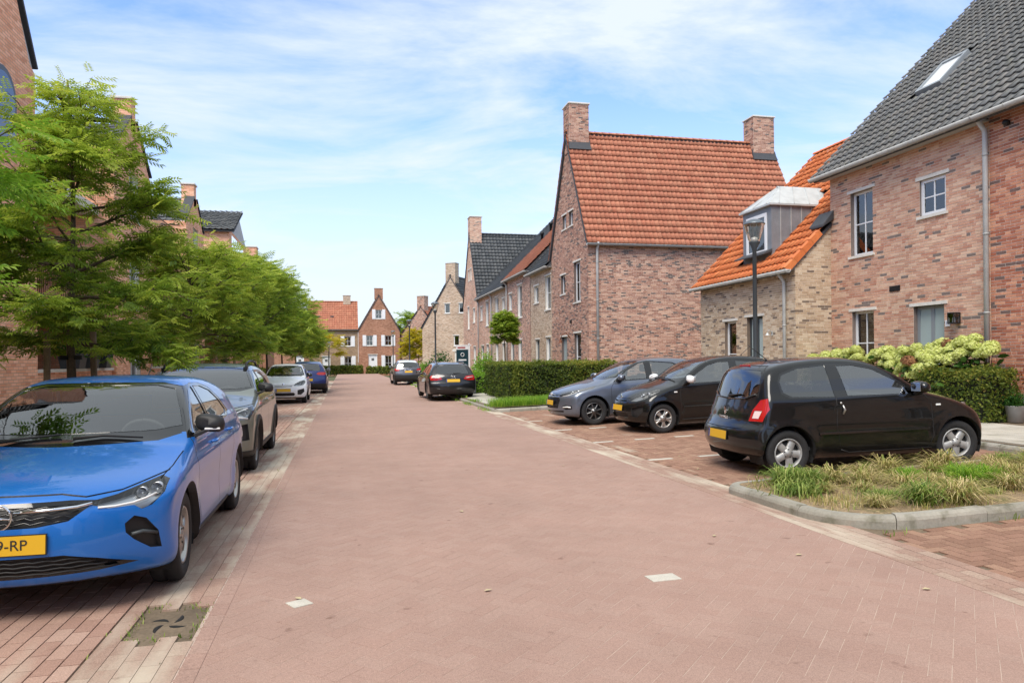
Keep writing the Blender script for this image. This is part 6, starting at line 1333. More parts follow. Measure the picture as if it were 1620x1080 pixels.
# ---- grey five-door
I20 = dict(id='hatch_grey', L=4.035, W=1.734, H=1.474, fo=.80, wb=2.57, wr=.31, ww=.19, ar=.36, res=(110, 18, 32), cf=.42, cr=.22, rise=.08, dash=1.5, seat=2.1, rseat=3.0, belt=.99, cowl=1.12,
    sil=[(.07, .19), (.0, .32), (-.005, .5), (.02, .64), (.09, .745), (.25, .82), (.55, .90), (.95, .985), (1.1, 1.03), (1.5, 1.225), (1.88, 1.39), (2.15, 1.45), (2.5, 1.474), (2.95, 1.46), (3.35, 1.41), (3.66, 1.33), (3.74, 1.27), (3.88, 1.03), (3.98, .92), (4.01, .78), (4.035, .56), (4.02, .38), (3.95, .24), (3.3, .18), (.85, .18)],
    prof=PROF, rim=dict(n=8, w=.26, tap=[1, .6, .55, .7], m=m_alloyd), fplate=.52, mirror=(1.42, 1.0), mirm=PT['greyb'], handles=[(2.02, .87), (2.88, .9)], wiper=[(.5, .0, 1.0)],
    cuts=[('windscreen_border', 'yz', 'ws', [(-.2, 1.0), (.60, 1.01), (.75, 1.05), (.68, 1.2), (.60, 1.37), (.43, 1.405), (-.2, 1.41)]), ('windscreen', 'yz', 'ws', [(-.2, 1.05), (.57, 1.06), (.71, 1.08), (.64, 1.2), (.56, 1.35), (.41, 1.385), (-.2, 1.39)]),
          ('door', 'xz', 'side', [(1.31, 1.0), (1.215, .82), (1.215, .45), (1.28, .27), (2.21, .27), (2.17, .5), (2.19, 1.0)]), ('rear_door', 'xz', 'side', [(2.19, 1.0), (2.17, .5), (2.21, .27), (2.72, .27), (2.98, .7), (3.1, 1.03)]),
          ('window_trim', 'xz', 'side', [(1.28, .955), (2.19, .98), (3.05, 1.02), (3.3, 1.10), (3.05, 1.25), (2.82, 1.345), (2.2, 1.405), (1.98, 1.375), (1.62, 1.2)]), ('side_window', 'xz', 'side', [(1.36, .985), (2.1, 1.0), (2.12, 1.375), (2.0, 1.355), (1.65, 1.19)]), ('side_window', 'xz', 'side', [(2.26, 1.01), (2.98, 1.045), (3.1, 1.09), (2.98, 1.23), (2.8, 1.325), (2.27, 1.38)]),
          ('headlight', 'yz', 'front', [(.40, .70), (.52, .735), (.66, .79), (.80, .87), (.83, .83), (.80, .745), (.70, .68), (.55, .655), (.45, .67)]), ('grille', 'yz', 'front', [(-.2, .715), (.40, .70), (.40, .68), (-.2, .675)]), ('lower_grille', 'yz', 'front', [(-.2, .64), (.46, .64), (.50, .58), (.44, .40), (-.2, .39)]), ('fog_pod', 'yz', 'front', [(.56, .44), (.66, .48), (.80, .46), (.80, .39), (.66, .37)]), ('lower_grille', 'yz', 'front', [(-.2, .335), (.6, .35), (.6, .31), (-.2, .295)]),
          ('seam', 'yz', 'front', seam_poly([(-.1, .735), (.35, .725), (.55, .775), (.78, .885)], .004))] + [('seam', 'xz', 'side', seam_poly(p, .004)) for p in ([(1.31, .96), (1.215, .82), (1.215, .45), (1.28, .27), (2.7, .27)], [(2.19, .98), (2.17, .5), (2.21, .27)])],
    extra=[badge(0, .70, True, .05, 'oval'), drl([(.60, .425), (.70, .435), (.78, .425)], .016), drl([(.55, .67), (.68, .695), (.79, .76)], .007), mesh_bars([.43, .47, .57, .61], lambda z: .42, True, .006)])
def rear_car(id_, L, W, H, fo, wb, wr, sil, k, glass, tail, **kw):
    b = kw.get('belt', 1.0)
    d = dict(id=id_, L=L, W=W, H=H, fo=fo, wb=wb, wr=wr, ar=wr + .06, res=(70, 14, 24), cf=.4, cr=.2, prof=[(z * k, f) for z, f in PROF], rim=dict(n=5, w=.3, m=m_alloyd), sil=sil, rise=.05, belt=b, mirror=(1.5, b + .02), handles=[(2.15, b - .13), (3.0, b - .11)], rplate=kw.pop('plate'),
             cuts=[('windscreen_border', 'yz', 'ws', [(-.2, b + .05), (.72, b + .07), (.58, H - .07), (-.2, H - .05)]), ('windscreen', 'yz', 'ws', [(-.2, b + .1), (.66, b + .1), (.54, H - .1), (-.2, H - .08)]), ('window_trim', 'xz', 'side', kw['dlo']), ('side_window', 'xz', 'side', kw['w1']), ('side_window', 'xz', 'side', kw['w2'])] +
                  ([('side_window', 'xz', 'side', kw['w3'])] if 'w3' in kw else []) + [('rear_window', 'yz', 'rear', glass), ('tail_light', 'yz', 'rear', tail)] + kw.get('more', []))
    for q in ('rails', 'railm', 'rwiper', 'extra', 'bump', 'mirm', 'rpy', 'cr'):
        if q in kw: d[q] = kw[q]
    return d
AUDI = rear_car('estate_black', 4.70, 1.826, 1.436, .87, 2.808, .325,
    [(.08, .19), (.0, .34), (.0, .52), (.03, .66), (.12, .76), (.4, .85), (1.0, .95), (1.35, 1.0), (1.8, 1.2), (2.2, 1.37), (2.5, 1.42), (2.9, 1.436), (3.5, 1.425), (4.0, 1.38), (4.22, 1.33), (4.42, 1.12), (4.55, .98), (4.62, .86), (4.64, .72), (4.69, .60), (4.70, .45), (4.66, .3), (4.55, .22), (3.8, .18), (.85, .18)], .97,
    [(-.2, .98), (.56, .99), (.62, 1.02), (.52, 1.27), (.45, 1.30), (-.2, 1.315)], [(.40, .78), (.50, .90), (.80, .93), (.86, .86), (.83, .74), (.60, .74)], plate=.73, belt=.95,
    dlo=[(1.45, .93), (2.4, .94), (3.5, .96), (4.1, .98), (4.25, 1.03), (3.95, 1.24), (3.6, 1.32), (2.6, 1.355), (2.3, 1.33), (1.9, 1.17)], w1=[(1.55, .955), (2.4, .96), (2.42, 1.325), (2.32, 1.31), (1.93, 1.15)], w2=[(2.48, .962), (3.3, .98), (3.32, 1.30), (2.5, 1.33)], w3=[(3.38, .985), (4.1, 1.0), (4.16, 1.03), (3.9, 1.2), (3.6, 1.285), (3.4, 1.295)],
    more=[('lower_valance', 'yz', 'rear', [(-.2, .33), (.7, .33), (.7, .15), (-.2, .15)]), ('seam', 'yz', 'rear', seam_poly([(-.1, .60), (.6, .61), (.66, .74)], .005)), ('plate_recess', 'yz', 'rear', [(-.2, .80), (.32, .80), (.30, .665), (-.2, .665)])],
    rails=(2.4, 4.0, .52, .045), railm=m_alloyd, rwiper=(.0, -.32, .995, 1.01) if False else (.02, .30, .995, 1.01), mirm=PT['dark'],
    extra=[badge(0, .87, False, .035, 'rings'), chrome_bar([(.52, .83), (.66, .84), (.76, .85)], .014, False, m_redl, 'lamp_bar'), chrome_bar([(0, .42), (.5, .42), (.75, .45)], .012, False, m_gloss, 'bumper_line')])
CAPT = rear_car('crossover_grey', 4.12, 1.778, 1.566, .84, 2.606, .34,
    [(.08, .22), (.0, .38), (.0, .56), (.03, .72), (.12, .84), (.45, .95), (.95, 1.05), (1.12, 1.11), (1.5, 1.31), (1.9, 1.48), (2.3, 1.55), (2.7, 1.566), (3.2, 1.545), (3.6, 1.48), (3.76, 1.42), (3.92, 1.16), (4.02, 1.03), (4.06, .86), (4.11, .7), (4.12, .5), (4.09, .36), (3.98, .26), (3.3, .2), (.85, .2)], 1.05,
    [(-.2, 1.09), (.5, 1.10), (.60, 1.16), (.54, 1.38), (.46, 1.42), (-.2, 1.43)], [(.52, .93), (.60, 1.03), (.82, 1.04), (.86, .95), (.80, .87), (.62, .86)], plate=.82, belt=1.06,
    dlo=[(1.3, 1.03), (2.2, 1.055), (3.1, 1.1), (3.35, 1.2), (3.05, 1.38), (2.2, 1.475), (1.98, 1.45), (1.62, 1.27)], w1=[(1.38, 1.06), (2.15, 1.08), (2.17, 1.44), (2.02, 1.42), (1.66, 1.25)], w2=[(2.24, 1.083), (3.02, 1.12), (3.2, 1.2), (3.0, 1.35), (2.25, 1.445)],
    more=[('lower_valance', 'yz', 'rear', [(-.2, .62), (.9, .62), (.9, .15), (-.2, .15)]), ('roof_panel', 'xy', 'top', [(1.9, -.2), (1.9, .58), (3.7, .56), (3.7, -.2)])], rwiper=(.02, .26, 1.11, 1.13), mirm=m_trim, extra=[chrome_bar([(0, .93), (.35, .935)], .014, False), badge(0, .98, False, .045, 'diamond')])
SUV = rear_car('suv_navy', 4.3, 1.82, 1.58, .85, 2.63, .34,
    [(.08, .22), (.0, .38), (.0, .58), (.03, .74), (.12, .86), (.45, .96), (.95, 1.05), (1.15, 1.1), (1.55, 1.31), (1.95, 1.5), (2.35, 1.565), (2.8, 1.58), (3.4, 1.55), (3.8, 1.47), (3.92, 1.4), (4.1, 1.14), (4.18, 1.0), (4.22, .85), (4.28, .7), (4.3, .5), (4.27, .36), (4.15, .26), (3.4, .2), (.85, .2)], 1.05,
    [(-.2, 1.10), (.54, 1.11), (.62, 1.15), (.54, 1.38), (.46, 1.43), (-.2, 1.44)], [(.42, .94), (.50, 1.04), (.84, 1.04), (.87, .95), (.80, .90), (.55, .90)], plate=.68, belt=1.06,
    dlo=[(1.35, 1.03), (2.3, 1.055), (3.3, 1.09), (3.6, 1.16), (3.3, 1.37), (2.3, 1.485), (2.05, 1.46), (1.66, 1.27)], w1=[(1.42, 1.06), (2.22, 1.08), (2.25, 1.45), (2.08, 1.43), (1.7, 1.25)], w2=[(2.32, 1.083), (3.2, 1.11), (3.4, 1.17), (3.2, 1.34), (2.33, 1.455)],
    more=[('lower_valance', 'yz', 'rear', [(-.2, .5), (.9, .5), (.9, .15), (-.2, .15)])], rwiper=(.02, .26, 1.12, 1.14), extra=[badge(0, .96, False, .05, 'oval')])
CC = {}
mk_car('blue_hatchback', 'bright blue hatchback parked nearest on the left with yellow front plate', CORSA, CC, (-1.97, 6.78, 0), R(-90), 'blue', steer=0.04)
mk_car('crossover_car', 'grey green crossover with roof rails parked behind the bright blue hatchback', STEP, CC, (-2.13, 12.25, 0), R(-90), 'green')
mk_car('small_hatchback', 'small white hatchback facing us on the left behind the roof railed crossover', TW, CC, (-2.2, 29.6, 0), R(-90), 'white', over=dict(mirm=m_gloss))
mk_car('sport_utility_car', 'dark blue car seen from behind at the far left kerb', SUV, CC, (-1.75, 38.2, 0), R(90), 'navy')
mk_car('estate_car', 'black estate car with red tail lights half on the right pavement', AUDI, CC, (3.95, 29.4, .05), R(90.5), 'dark')
mk_car('crossover_car', 'grey crossover with white painted roof reflection parked beyond the black estate car', CAPT, CC, (3.9, 48.4, .03), R(91), 'grey', over=dict(roofm=PT['white']))  # roof panel painted white to imitate a reflection on the grey roof
mk_car('grey_hatchback', 'blue grey hatchback nosing into the street beside the clipped hedge', I20, CC, (6.72, 16.42, hz_right(6.72)), R(180), 'greyb', tilt=-.03)
mk_car('small_hatchback', 'small black hatchback with white door mirror and fog lamps facing the street', TW, CC, (7.26, 14.07, hz_right(7.26)), R(180), 'black', tilt=-.03, over=dict(mirm=m_white, rimover=dict(n=5, w=.4, twin=True, tap=[1, .5, .5, .8], m=m_alloy)))
mk_car('small_hatchback', 'small black hatchback showing its side and rear beside the grassy bed', TW, CC, (6.68, 8.78, hz_right(6.68)), R(-4.0), 'black', tilt=.03, over=TWR, steer=-.12)
# ================================================================ vegetation
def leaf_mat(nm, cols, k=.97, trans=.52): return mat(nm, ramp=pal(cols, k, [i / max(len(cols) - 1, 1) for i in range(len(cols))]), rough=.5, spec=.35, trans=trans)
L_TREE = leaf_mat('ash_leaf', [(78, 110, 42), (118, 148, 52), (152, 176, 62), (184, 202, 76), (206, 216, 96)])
L_LIME = leaf_mat('young_leaf', [(92, 140, 44), (126, 172, 52), (154, 194, 62), (186, 212, 84)], .88)
L_HEDGE = leaf_mat('hedge_leaf', [(60, 80, 34), (92, 112, 44), (128, 142, 56), (166, 164, 70), (172, 138, 78)])
L_YEL = leaf_mat('yellow_leaf', [(150, 160, 30), (200, 190, 40), (224, 206, 50), (214, 186, 60)], .85)
L_GRN = leaf_mat('shrub_leaf', [(40, 80, 36), (62, 108, 44), (92, 134, 54)])
L_HYD = leaf_mat('hydrangea_leaf', [(44, 78, 34), (64, 100, 40), (86, 122, 50)])
m_bark = mat('bark', lin((104, 90, 72), .6), .95, noise=[(6, .25), (40, .2)], bump=(40, .6, .01))
m_stake = mat('stake_wood', lin((150, 126, 100), .7), .9, noise=[(8, .15), (50, .1)])
def spray_template(npair=6, ln=.30, ll=.085, lw=.030, spread=62):
    V = []; F = []
    for i in range(npair * 2 + 1):
        if i == npair * 2: base = np.array([ln, 0, -.02]); d = np.array([1, 0, -.12])
        else:
            t = .22 + .74 * (i // 2) / max(npair - 1, 1); sgn = 1 if i % 2 else -1; a = R(spread - 14 * t); base = np.array([ln * t, 0, -.035 * t * t]); d = np.array([math.cos(a), sgn * math.sin(a), -.22])
        d = d / np.linalg.norm(d); n = np.array([0, 0, 1.]); s_ = np.cross(n, d); s_ /= np.linalg.norm(s_); k = len(V)
        V += [base, base + d * ll * .45 + s_ * lw * .5 + n * .006, base + d * ll - n * .012, base + d * ll * .45 - s_ * lw * .5 + n * .006]; F += [(k, k + 3, k + 2, k + 1)]
    return np.array(V), np.array(F)
def place_template(T, F, pos, dirs, ups, scale):
    d = dirs / np.linalg.norm(dirs, axis=1, keepdims=True); s_ = np.cross(ups, d); s_ /= np.maximum(np.linalg.norm(s_, axis=1, keepdims=True), 1e-6); u = np.cross(d, s_)
    V = pos[:, None, :] + (T[None, :, 0:1] * d[:, None] + T[None, :, 1:2] * s_[:, None] + T[None, :, 2:3] * u[:, None]) * scale[:, None, None]
    n = len(pos); return V.reshape(-1, 3), (F[None] + (np.arange(n) * len(T))[:, None, None]).reshape(-1, F.shape[1])
def make_tree(name, label, loc, h=5.6, r=1.9, th=2.0, seed=1, limbs=20, subs=7, per=15, m=None, sc=1.0, stakes=False, group=None, trunk_r=.07, cat='tree', lean=(0, 0), low=0.0, young=.25, tmpl=None, flat=.0, rz=0, lo_el=8, reach=None, taper=.5):
    rg = np.random.default_rng(seed); t = thing(name, label, cat, loc, rz, group); tr = MB(); top = Vector((lean[0], lean[1], h * .93)); ctrl = [Vector((0, 0, 0)), Vector((.03, -.02, th * .5)), Vector((lean[0] * .2, lean[1] * .2, th)), Vector((lean[0] * .6 + .06, lean[1] * .6, h * .62)), top]
    def tp(u):
        x = u * 4; i = min(int(x), 3); return ctrl[i].lerp(ctrl[i + 1], x - i)
    pts = [tp(k / 14) for k in range(15)]; tr.tube(pts, [trunk_r * (1.15 - .98 * k / 14) for k in range(15)], 9)
    pos, dirs, yv = [], [], []
    for i in range(limbs):
        u = (i + .5) / limbs; z = th * (1 - low) + (h * .9 - th) * u ** .9; uu = None
        # trunk point at that height
        lo, hi = 0.0, 1.0
        for _ in range(18):
            mm = (lo + hi) / 2
            if tp(mm).z < z: lo = mm
            else: hi = mm
        b = tp(lo); az = i * 2.39996 + rg.uniform(-.4, .4); el = R(lo_el + 52 * u + rg.uniform(-10, 12)) if reach is None else R(rg.uniform(-8, 10)); prof = (math.sin(math.pi * min(1, .18 + .74 * u)) ** .7) * (1.0 - taper * u)
        ln = r * prof * rg.uniform(.85, 1.25) + .25
        if reach is not None: ln *= (1 + reach[2] * max(0, math.cos(az) * reach[0] + math.sin(az) * reach[1])) * (1 if u < .5 else .45)
        P = [b]; d = Vector((math.cos(az) * math.cos(el), math.sin(az) * math.cos(el), math.sin(el)))
        for k in range(6):
            d = (d + Vector((rg.normal(0, .12), rg.normal(0, .12), rg.normal(.02 + .05 * u, .08)))).normalized(); P.append(P[-1] + d * ln / 6)
        r0 = trunk_r * (.42 - .22 * u); tr.tube(P, [r0 * (1 - .85 * k / 6) + .004 for k in range(7)], 6)
        for j in range(subs):
            s_ = .25 + .75 * (j + rg.uniform(0, 1)) / subs; x = s_ * 6; q = min(int(x), 5); b2 = P[q].lerp(P[q + 1], x - q); a2 = az + rg.uniform(-1.5, 1.5); e2 = el * .5 + rg.uniform(-.5, .55)
            d2 = Vector((math.cos(a2) * math.cos(e2), math.sin(a2) * math.cos(e2), math.sin(e2))); l2 = ln * rg.uniform(.22, .48) * (1.15 - .4 * s_) + .15; Q = [b2, b2 + d2 * l2 * .5 + Vector((0, 0, .02)), b2 + d2 * l2 + Vector((0, 0, rg.uniform(-.1, .1) * l2))]
            tr.tube(Q, [.009, .006, .003], 4, cap=False)
            for k in range(max(3, int(per * (1.45 - (1.28 if taper > .6 else 1.0) * u)))):
                v = rg.uniform(.1, 1.05); pp = Q[0].lerp(Q[2], v); a3 = a2 + rg.choice([-1, 1]) * rg.uniform(.3, 1.5); e3 = rg.uniform(-.45, .5)
                pos.append(pp + Vector(rg.normal(0, .035, 3).tolist())); dirs.append((math.cos(a3) * math.cos(e3), math.sin(a3) * math.cos(e3), math.sin(e3)))
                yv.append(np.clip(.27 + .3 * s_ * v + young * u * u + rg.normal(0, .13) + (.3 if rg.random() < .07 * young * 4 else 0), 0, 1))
    tr.build('trunk', m_bark, t); T, F = tmpl or spray_template(); pos = np.array([p[:] for p in pos]); dirs = np.array(dirs); ups = np.c_[rg.normal(0, .35, (len(pos), 2)), np.ones(len(pos))]
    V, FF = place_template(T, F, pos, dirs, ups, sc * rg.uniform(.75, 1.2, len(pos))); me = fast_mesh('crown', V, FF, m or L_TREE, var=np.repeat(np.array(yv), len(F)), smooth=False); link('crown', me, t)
    if stakes:
        for k in range(3):
            a = R(90 * k + 20); s_ = MB(); s_.tube([(math.cos(a) * .3, math.sin(a) * .3, 0), (math.cos(a) * .28, math.sin(a) * .28, 2.0)], .045, 8); s_.build('stake', m_stake, t)
        for k in range(3):
            a, b = R(90 * k + 20), R(90 * k + 110); s_ = MB(); s_.box(-.3, .3, -.012, .012, 1.6, 1.66); o = s_.build('stake_strap', m_trim, t); o.rotation_euler = (0, 0, a + R(45)); o.scale = (.6, 1, 1)
    return t
TG = 'street trees along the left parking strip'
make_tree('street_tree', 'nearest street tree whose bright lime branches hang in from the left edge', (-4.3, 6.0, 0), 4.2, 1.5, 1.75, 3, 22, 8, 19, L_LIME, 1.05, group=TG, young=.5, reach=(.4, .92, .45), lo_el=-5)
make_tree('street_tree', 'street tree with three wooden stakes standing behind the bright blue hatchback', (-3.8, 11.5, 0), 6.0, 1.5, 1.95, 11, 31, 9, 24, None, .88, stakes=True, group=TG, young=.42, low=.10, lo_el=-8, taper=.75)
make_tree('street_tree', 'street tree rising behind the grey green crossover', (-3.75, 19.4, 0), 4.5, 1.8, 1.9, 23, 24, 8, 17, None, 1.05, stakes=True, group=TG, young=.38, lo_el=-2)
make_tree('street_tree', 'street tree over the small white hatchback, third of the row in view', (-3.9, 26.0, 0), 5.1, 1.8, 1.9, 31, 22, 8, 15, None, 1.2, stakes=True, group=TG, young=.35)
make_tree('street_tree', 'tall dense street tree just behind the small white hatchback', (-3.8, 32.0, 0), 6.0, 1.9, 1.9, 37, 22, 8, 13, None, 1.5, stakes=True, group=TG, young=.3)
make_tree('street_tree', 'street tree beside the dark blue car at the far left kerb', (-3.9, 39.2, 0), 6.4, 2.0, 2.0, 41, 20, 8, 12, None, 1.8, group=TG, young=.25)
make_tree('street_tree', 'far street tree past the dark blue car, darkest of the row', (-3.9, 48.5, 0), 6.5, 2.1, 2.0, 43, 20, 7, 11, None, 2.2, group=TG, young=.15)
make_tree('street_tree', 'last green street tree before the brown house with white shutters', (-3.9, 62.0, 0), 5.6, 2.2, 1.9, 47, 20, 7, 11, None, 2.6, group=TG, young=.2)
make_tree('yellow_tree', 'thin yellow leaved young tree before the brown house with shutters', (-1.9, 90.5, 0), 4.6, 1.9, 2.5, 51, 12, 5, 7, L_YEL, 2.6, trunk_r=.05, cat='tree', lo_el=0)
make_tree('yellow_tree', 'yellow green tree glowing between the lampposts at the bend', (8.3, 84, 0), 5.0, 1.9, 1.6, 53, 16, 6, 8, L_YEL, 3.0, trunk_r=.06)
make_tree('background_tree', 'green tree filling the gap beyond the street end', (12, 128, 0), 9.5, 4.5, 3, 59, 20, 7, 9, None, 5.0, trunk_r=.15)
make_tree('background_tree', 'wide green tree far behind the red gabled house', (18, 150, 0), 9, 5.5, 3, 61, 20, 7, 9, None, 6.0, trunk_r=.15)
t_ = spray_template(3, .1, .07, .045, 60)
make_tree('topiary_tree', 'small round headed tree on thin stems before the red terraced house', (8.0, 36.4, .2), 3.85, .40, 2.3, 67, 22, 7, 12, L_TREE, 1.5, trunk_r=.04, tmpl=t_, young=.2)
def leaf_blob(name, label, loc, dims, n, m, leaf=.06, cat='shrub', seed=5, box=True, varf=None, group=None, core=True, lumpy=.07):
    """clipped hedge (box) or rounded shrub: twiggy core under a skin of small leaves"""
    rg = np.random.default_rng(seed); t = thing(name, label, cat, loc, 0, group); dx, dy, dz = dims
    if box:
        A = np.array([dx * dz, dx * dz, dy * dz, dy * dz, dx * dy]); f = rg.choice(5, n, p=A / A.sum()); u = rg.uniform(-.5, .5, n); v = rg.uniform(0, 1, n); P = np.zeros((n, 3)); Nn = np.zeros((n, 3))
        for k in range(5):
            q = f == k
            if k < 2: P[q] = np.c_[u[q] * dx, np.full(q.sum(), (k - .5) * dy), v[q] * dz]; Nn[q] = (0, (k - .5) * 2, 0)
            elif k < 4: P[q] = np.c_[np.full(q.sum(), (k - 2.5) * dx), u[q] * dy, v[q] * dz]; Nn[q] = ((k - 2.5) * 2, 0, 0)
            else: P[q] = np.c_[u[q] * dx, (v[q] - .5) * dy, np.full(q.sum(), dz)]; Nn[q] = (0, 0, 1)
        ph = np.sin(P[:, 0] * 5.1 + P[:, 2] * 3) * np.sin(P[:, 1] * 4.3 + P[:, 2] * 4.1 + 1); P += Nn * (rg.normal(-.02, .03, n) + lumpy * ph)[:, None]
        if core: c = MB(); c.box(-dx / 2 + .1, dx / 2 - .1, -dy / 2 + .1, dy / 2 - .1, 0, dz - .1); c.build('twig_core', mat('hedge_twigs', (.02, .022, .012, 1), .95), t)
    else:
        d = rg.normal(0, 1, (n, 3)); d[:, 2] = np.abs(d[:, 2]) * .9 + .0; d /= np.linalg.norm(d, axis=1, keepdims=True); rr = rg.uniform(.55, 1.04, n)[:, None] * (1 + .18 * np.sin(d[:, :1] * 7 + seed) * np.cos(d[:, 1:2] * 6)); P = d * rr * np.array([dx / 2, dy / 2, dz]); Nn = d
    di = rg.normal(0, 1, (n, 3)) * .9 + Nn * .45 + np.array([0, 0, -.15]); up = Nn + rg.normal(0, .45, (n, 3)); T = np.array([(0, 0, 0), (.45, .28, .05), (1, 0, -.08), (.45, -.28, .05)]); V, F = place_template(T, np.array([(0, 3, 2, 1)]), P, di, up, leaf * rg.uniform(.7, 1.3, n))
    vv = np.clip(rg.normal(.42, .2, n) if varf is None else varf(P, rg), 0, 1); o = link('leaves', fast_mesh('leaves', V, F, m, var=vv), t, kind='stuff'); return t
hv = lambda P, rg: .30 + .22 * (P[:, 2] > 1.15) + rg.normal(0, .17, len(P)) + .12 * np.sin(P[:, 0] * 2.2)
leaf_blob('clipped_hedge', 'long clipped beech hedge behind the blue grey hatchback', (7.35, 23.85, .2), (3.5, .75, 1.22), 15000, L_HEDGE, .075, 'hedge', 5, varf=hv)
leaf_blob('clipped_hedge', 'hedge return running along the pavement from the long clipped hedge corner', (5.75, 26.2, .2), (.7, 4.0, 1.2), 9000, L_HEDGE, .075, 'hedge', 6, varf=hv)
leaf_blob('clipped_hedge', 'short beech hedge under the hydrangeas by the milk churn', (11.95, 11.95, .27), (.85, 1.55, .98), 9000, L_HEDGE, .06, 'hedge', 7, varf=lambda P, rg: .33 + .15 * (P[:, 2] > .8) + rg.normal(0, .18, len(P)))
leaf_blob('low_hedge', 'low fresh green hedge between grey posts near the black estate car', (5.6, 31.5, .2), (.6, 3.4, .75), 4500, L_LIME, .09, 'hedge', 8)
leaf_blob('garden_shrub', 'loose yellow green shrub by the sale sign', (6.4, 33.6, .2), (1.3, 1.3, 1.75), 2600, L_LIME, .11, 'shrub', 9, box=False)
leaf_blob('garden_shrub', 'dark green bush before the pale porch at the bend', (6.7, 52, .2), (2.2, 1.6, 1.9), 2600, L_GRN, .14, 'shrub', 10, box=False)
leaf_blob('garden_shrub', 'light bush behind the grey crossover with white painted roof reflection', (6.0, 56, .15), (1.6, 1.6, 1.3), 1500, L_LIME, .14, 'shrub', 12, box=False)
leaf_blob('low_hedge', 'low hedge in front of the brown house with white shutters', (-.6, 92.3, 0), (5.4, .8, .95), 4000, L_HEDGE, .2, 'hedge', 13)
leaf_blob('low_hedge', 'low leafy planting in front of the red gabled house at the end', (5.0, 92.3, 0), (4.5, .8, .8), 2500, L_HEDGE, .2, 'hedge', 14)
leaf_blob('low_hedge', 'low hedge under the far street trees on the left', (-5.2, 47, .07), (1.0, 9, 1.0), 4500, L_HEDGE, .14, 'hedge', 15)
for k, (x, y, z) in enumerate([(-7.0, 20.2, 1.43), (-7.0, 21.2, 1.43), (-7.0, 19.2, 1.43)]):
    leaf_blob('potted_plant', ['green plant in a grey planter on the terrace wall, middle one', 'green plant in a grey planter on the terrace wall, farthest one', 'green plant in a grey planter on the terrace wall, nearest one'][k], (x + .7, y, z), (.6, .6, .55), 350, L_GRN, .1, 'plant', 70 + k, box=False)
    pl = MB(); pl.hexa([(-.2, -.2, -.0), (.2, -.2, -.0), (.2, .2, -.0), (-.2, .2, -.0)], [(-.25, -.25, .36), (.25, -.25, .36), (.25, .25, .36), (-.25, .25, .36)])
    par = [o for o in bpy.data.objects if o.name.startswith('potted_plant')][-1]; pl.build('planter', m_anth, par); [setattr(c, 'location', (0, 0, .3)) for c in par.children if c.name.startswith('leaves')]
# ---------------------------------------------------------------- hydrangeas
hy = thing('hydrangea_bush', 'hydrangea bush with pale lime flower heads in front of the rosy house', 'flowering shrub', (12.2, 14.2, .27)); rg = np.random.default_rng(77)
m_fl = mat('hydrangea_floret', ramp=pal([(196, 206, 104), (220, 226, 136), (232, 236, 160), (210, 220, 120)], .92), rough=.7, trans=.3)
m_flb = mat('hydrangea_faded', ramp=pal([(120, 74, 44), (146, 92, 56), (168, 120, 76)], .7), rough=.8)
def head_mesh(seed, m):
    r_ = np.random.default_rng(seed); n = 420; d = r_.normal(0, 1, (n, 3)); d /= np.linalg.norm(d, axis=1, keepdims=True); d = d[d[:, 2] > -.55]; n = len(d); P = d * np.array([.15, .15, .115]) * (1 + r_.normal(0, .05, (n, 1)))
    T = np.array([(-.5, -.5, 0), (.5, -.5, .0), (.5, .5, 0), (-.5, .5, 0)]); V, F = place_template(T, np.array([(0, 1, 2, 3)]), P, np.cross(d, r_.normal(0, 1, (n, 3))), d + r_.normal(0, .35, (n, 3)), .026 * r_.uniform(.8, 1.25, n))
    k = len(V); mb = MB(); mb.lathe([(0, -.06), (.09, -.05), (.13, 0), (.09, .07), (0, .095)], 10, 0); V = np.concatenate([V, np.array(mb.V)]); FF = F.tolist() + [[k + i for i in f] for f in mb.F]
    return fast_mesh('flower_head', V, FF, m, var=np.concatenate([np.clip(r_.normal(.5, .28, n), 0, 1), np.full(len(mb.F), .1)]))
HM = [head_mesh(k, m_fl) for k in range(5)]; HB = head_mesh(9, m_flb); st = MB(); lv = []
spots = [(12.1, 16.95, 1.50), (12.2, 16.6, 1.62), (11.95, 16.3, 1.5), (12.1, 16.0, 1.68), (12.2, 15.75, 1.58), (11.9, 15.5, 1.62), (12.0, 15.2, 1.86), (11.9, 15.0, 1.55), (12.1, 14.75, 1.5), (12.15, 14.3, 1.64), (12.0, 14.1, 1.75), (11.85, 13.95, 1.5), (12.1, 13.75, 1.72), (11.9, 13.6, 1.45), (11.8, 13.45, 1.2), (12.15, 13.4, 1.62), (11.95, 13.25, 1.85), (12.2, 13.1, 1.7), (11.75, 13.3, 1.0), (11.9, 13.05, 1.42), (12.1, 12.95, 1.62), (11.75, 12.95, 1.18), (12.2, 12.75, 1.82), (11.95, 12.7, 1.66), (11.8, 12.75, 1.45), (12.15, 12.55, 1.9), (12.25, 12.35, 2.02), (11.95, 12.4, 1.72), (12.1, 12.2, 1.96), (11.9, 12.25, 1.5), (12.2, 12.0, 2.08), (12.0, 11.85, 1.84), (11.9, 12.05, 1.62), (12.25, 11.7, 1.78), (12.1, 11.5, 1.86), (11.95, 11.45, 1.7), (12.25, 12.85, 1.95), (11.7, 13.15, 1.38), (11.72, 12.6, 1.28), (12.2, 15.4, 1.7), (12.25, 14.5, 1.72)]
spots += [(x - .12 + .2 * ((k * 37) % 10) / 10, y + .14 + .1 * ((k * 53) % 10) / 10, z - .06 - .12 * ((k * 29) % 10) / 10) for k, (x, y, z) in enumerate(spots) if y < 16.8]
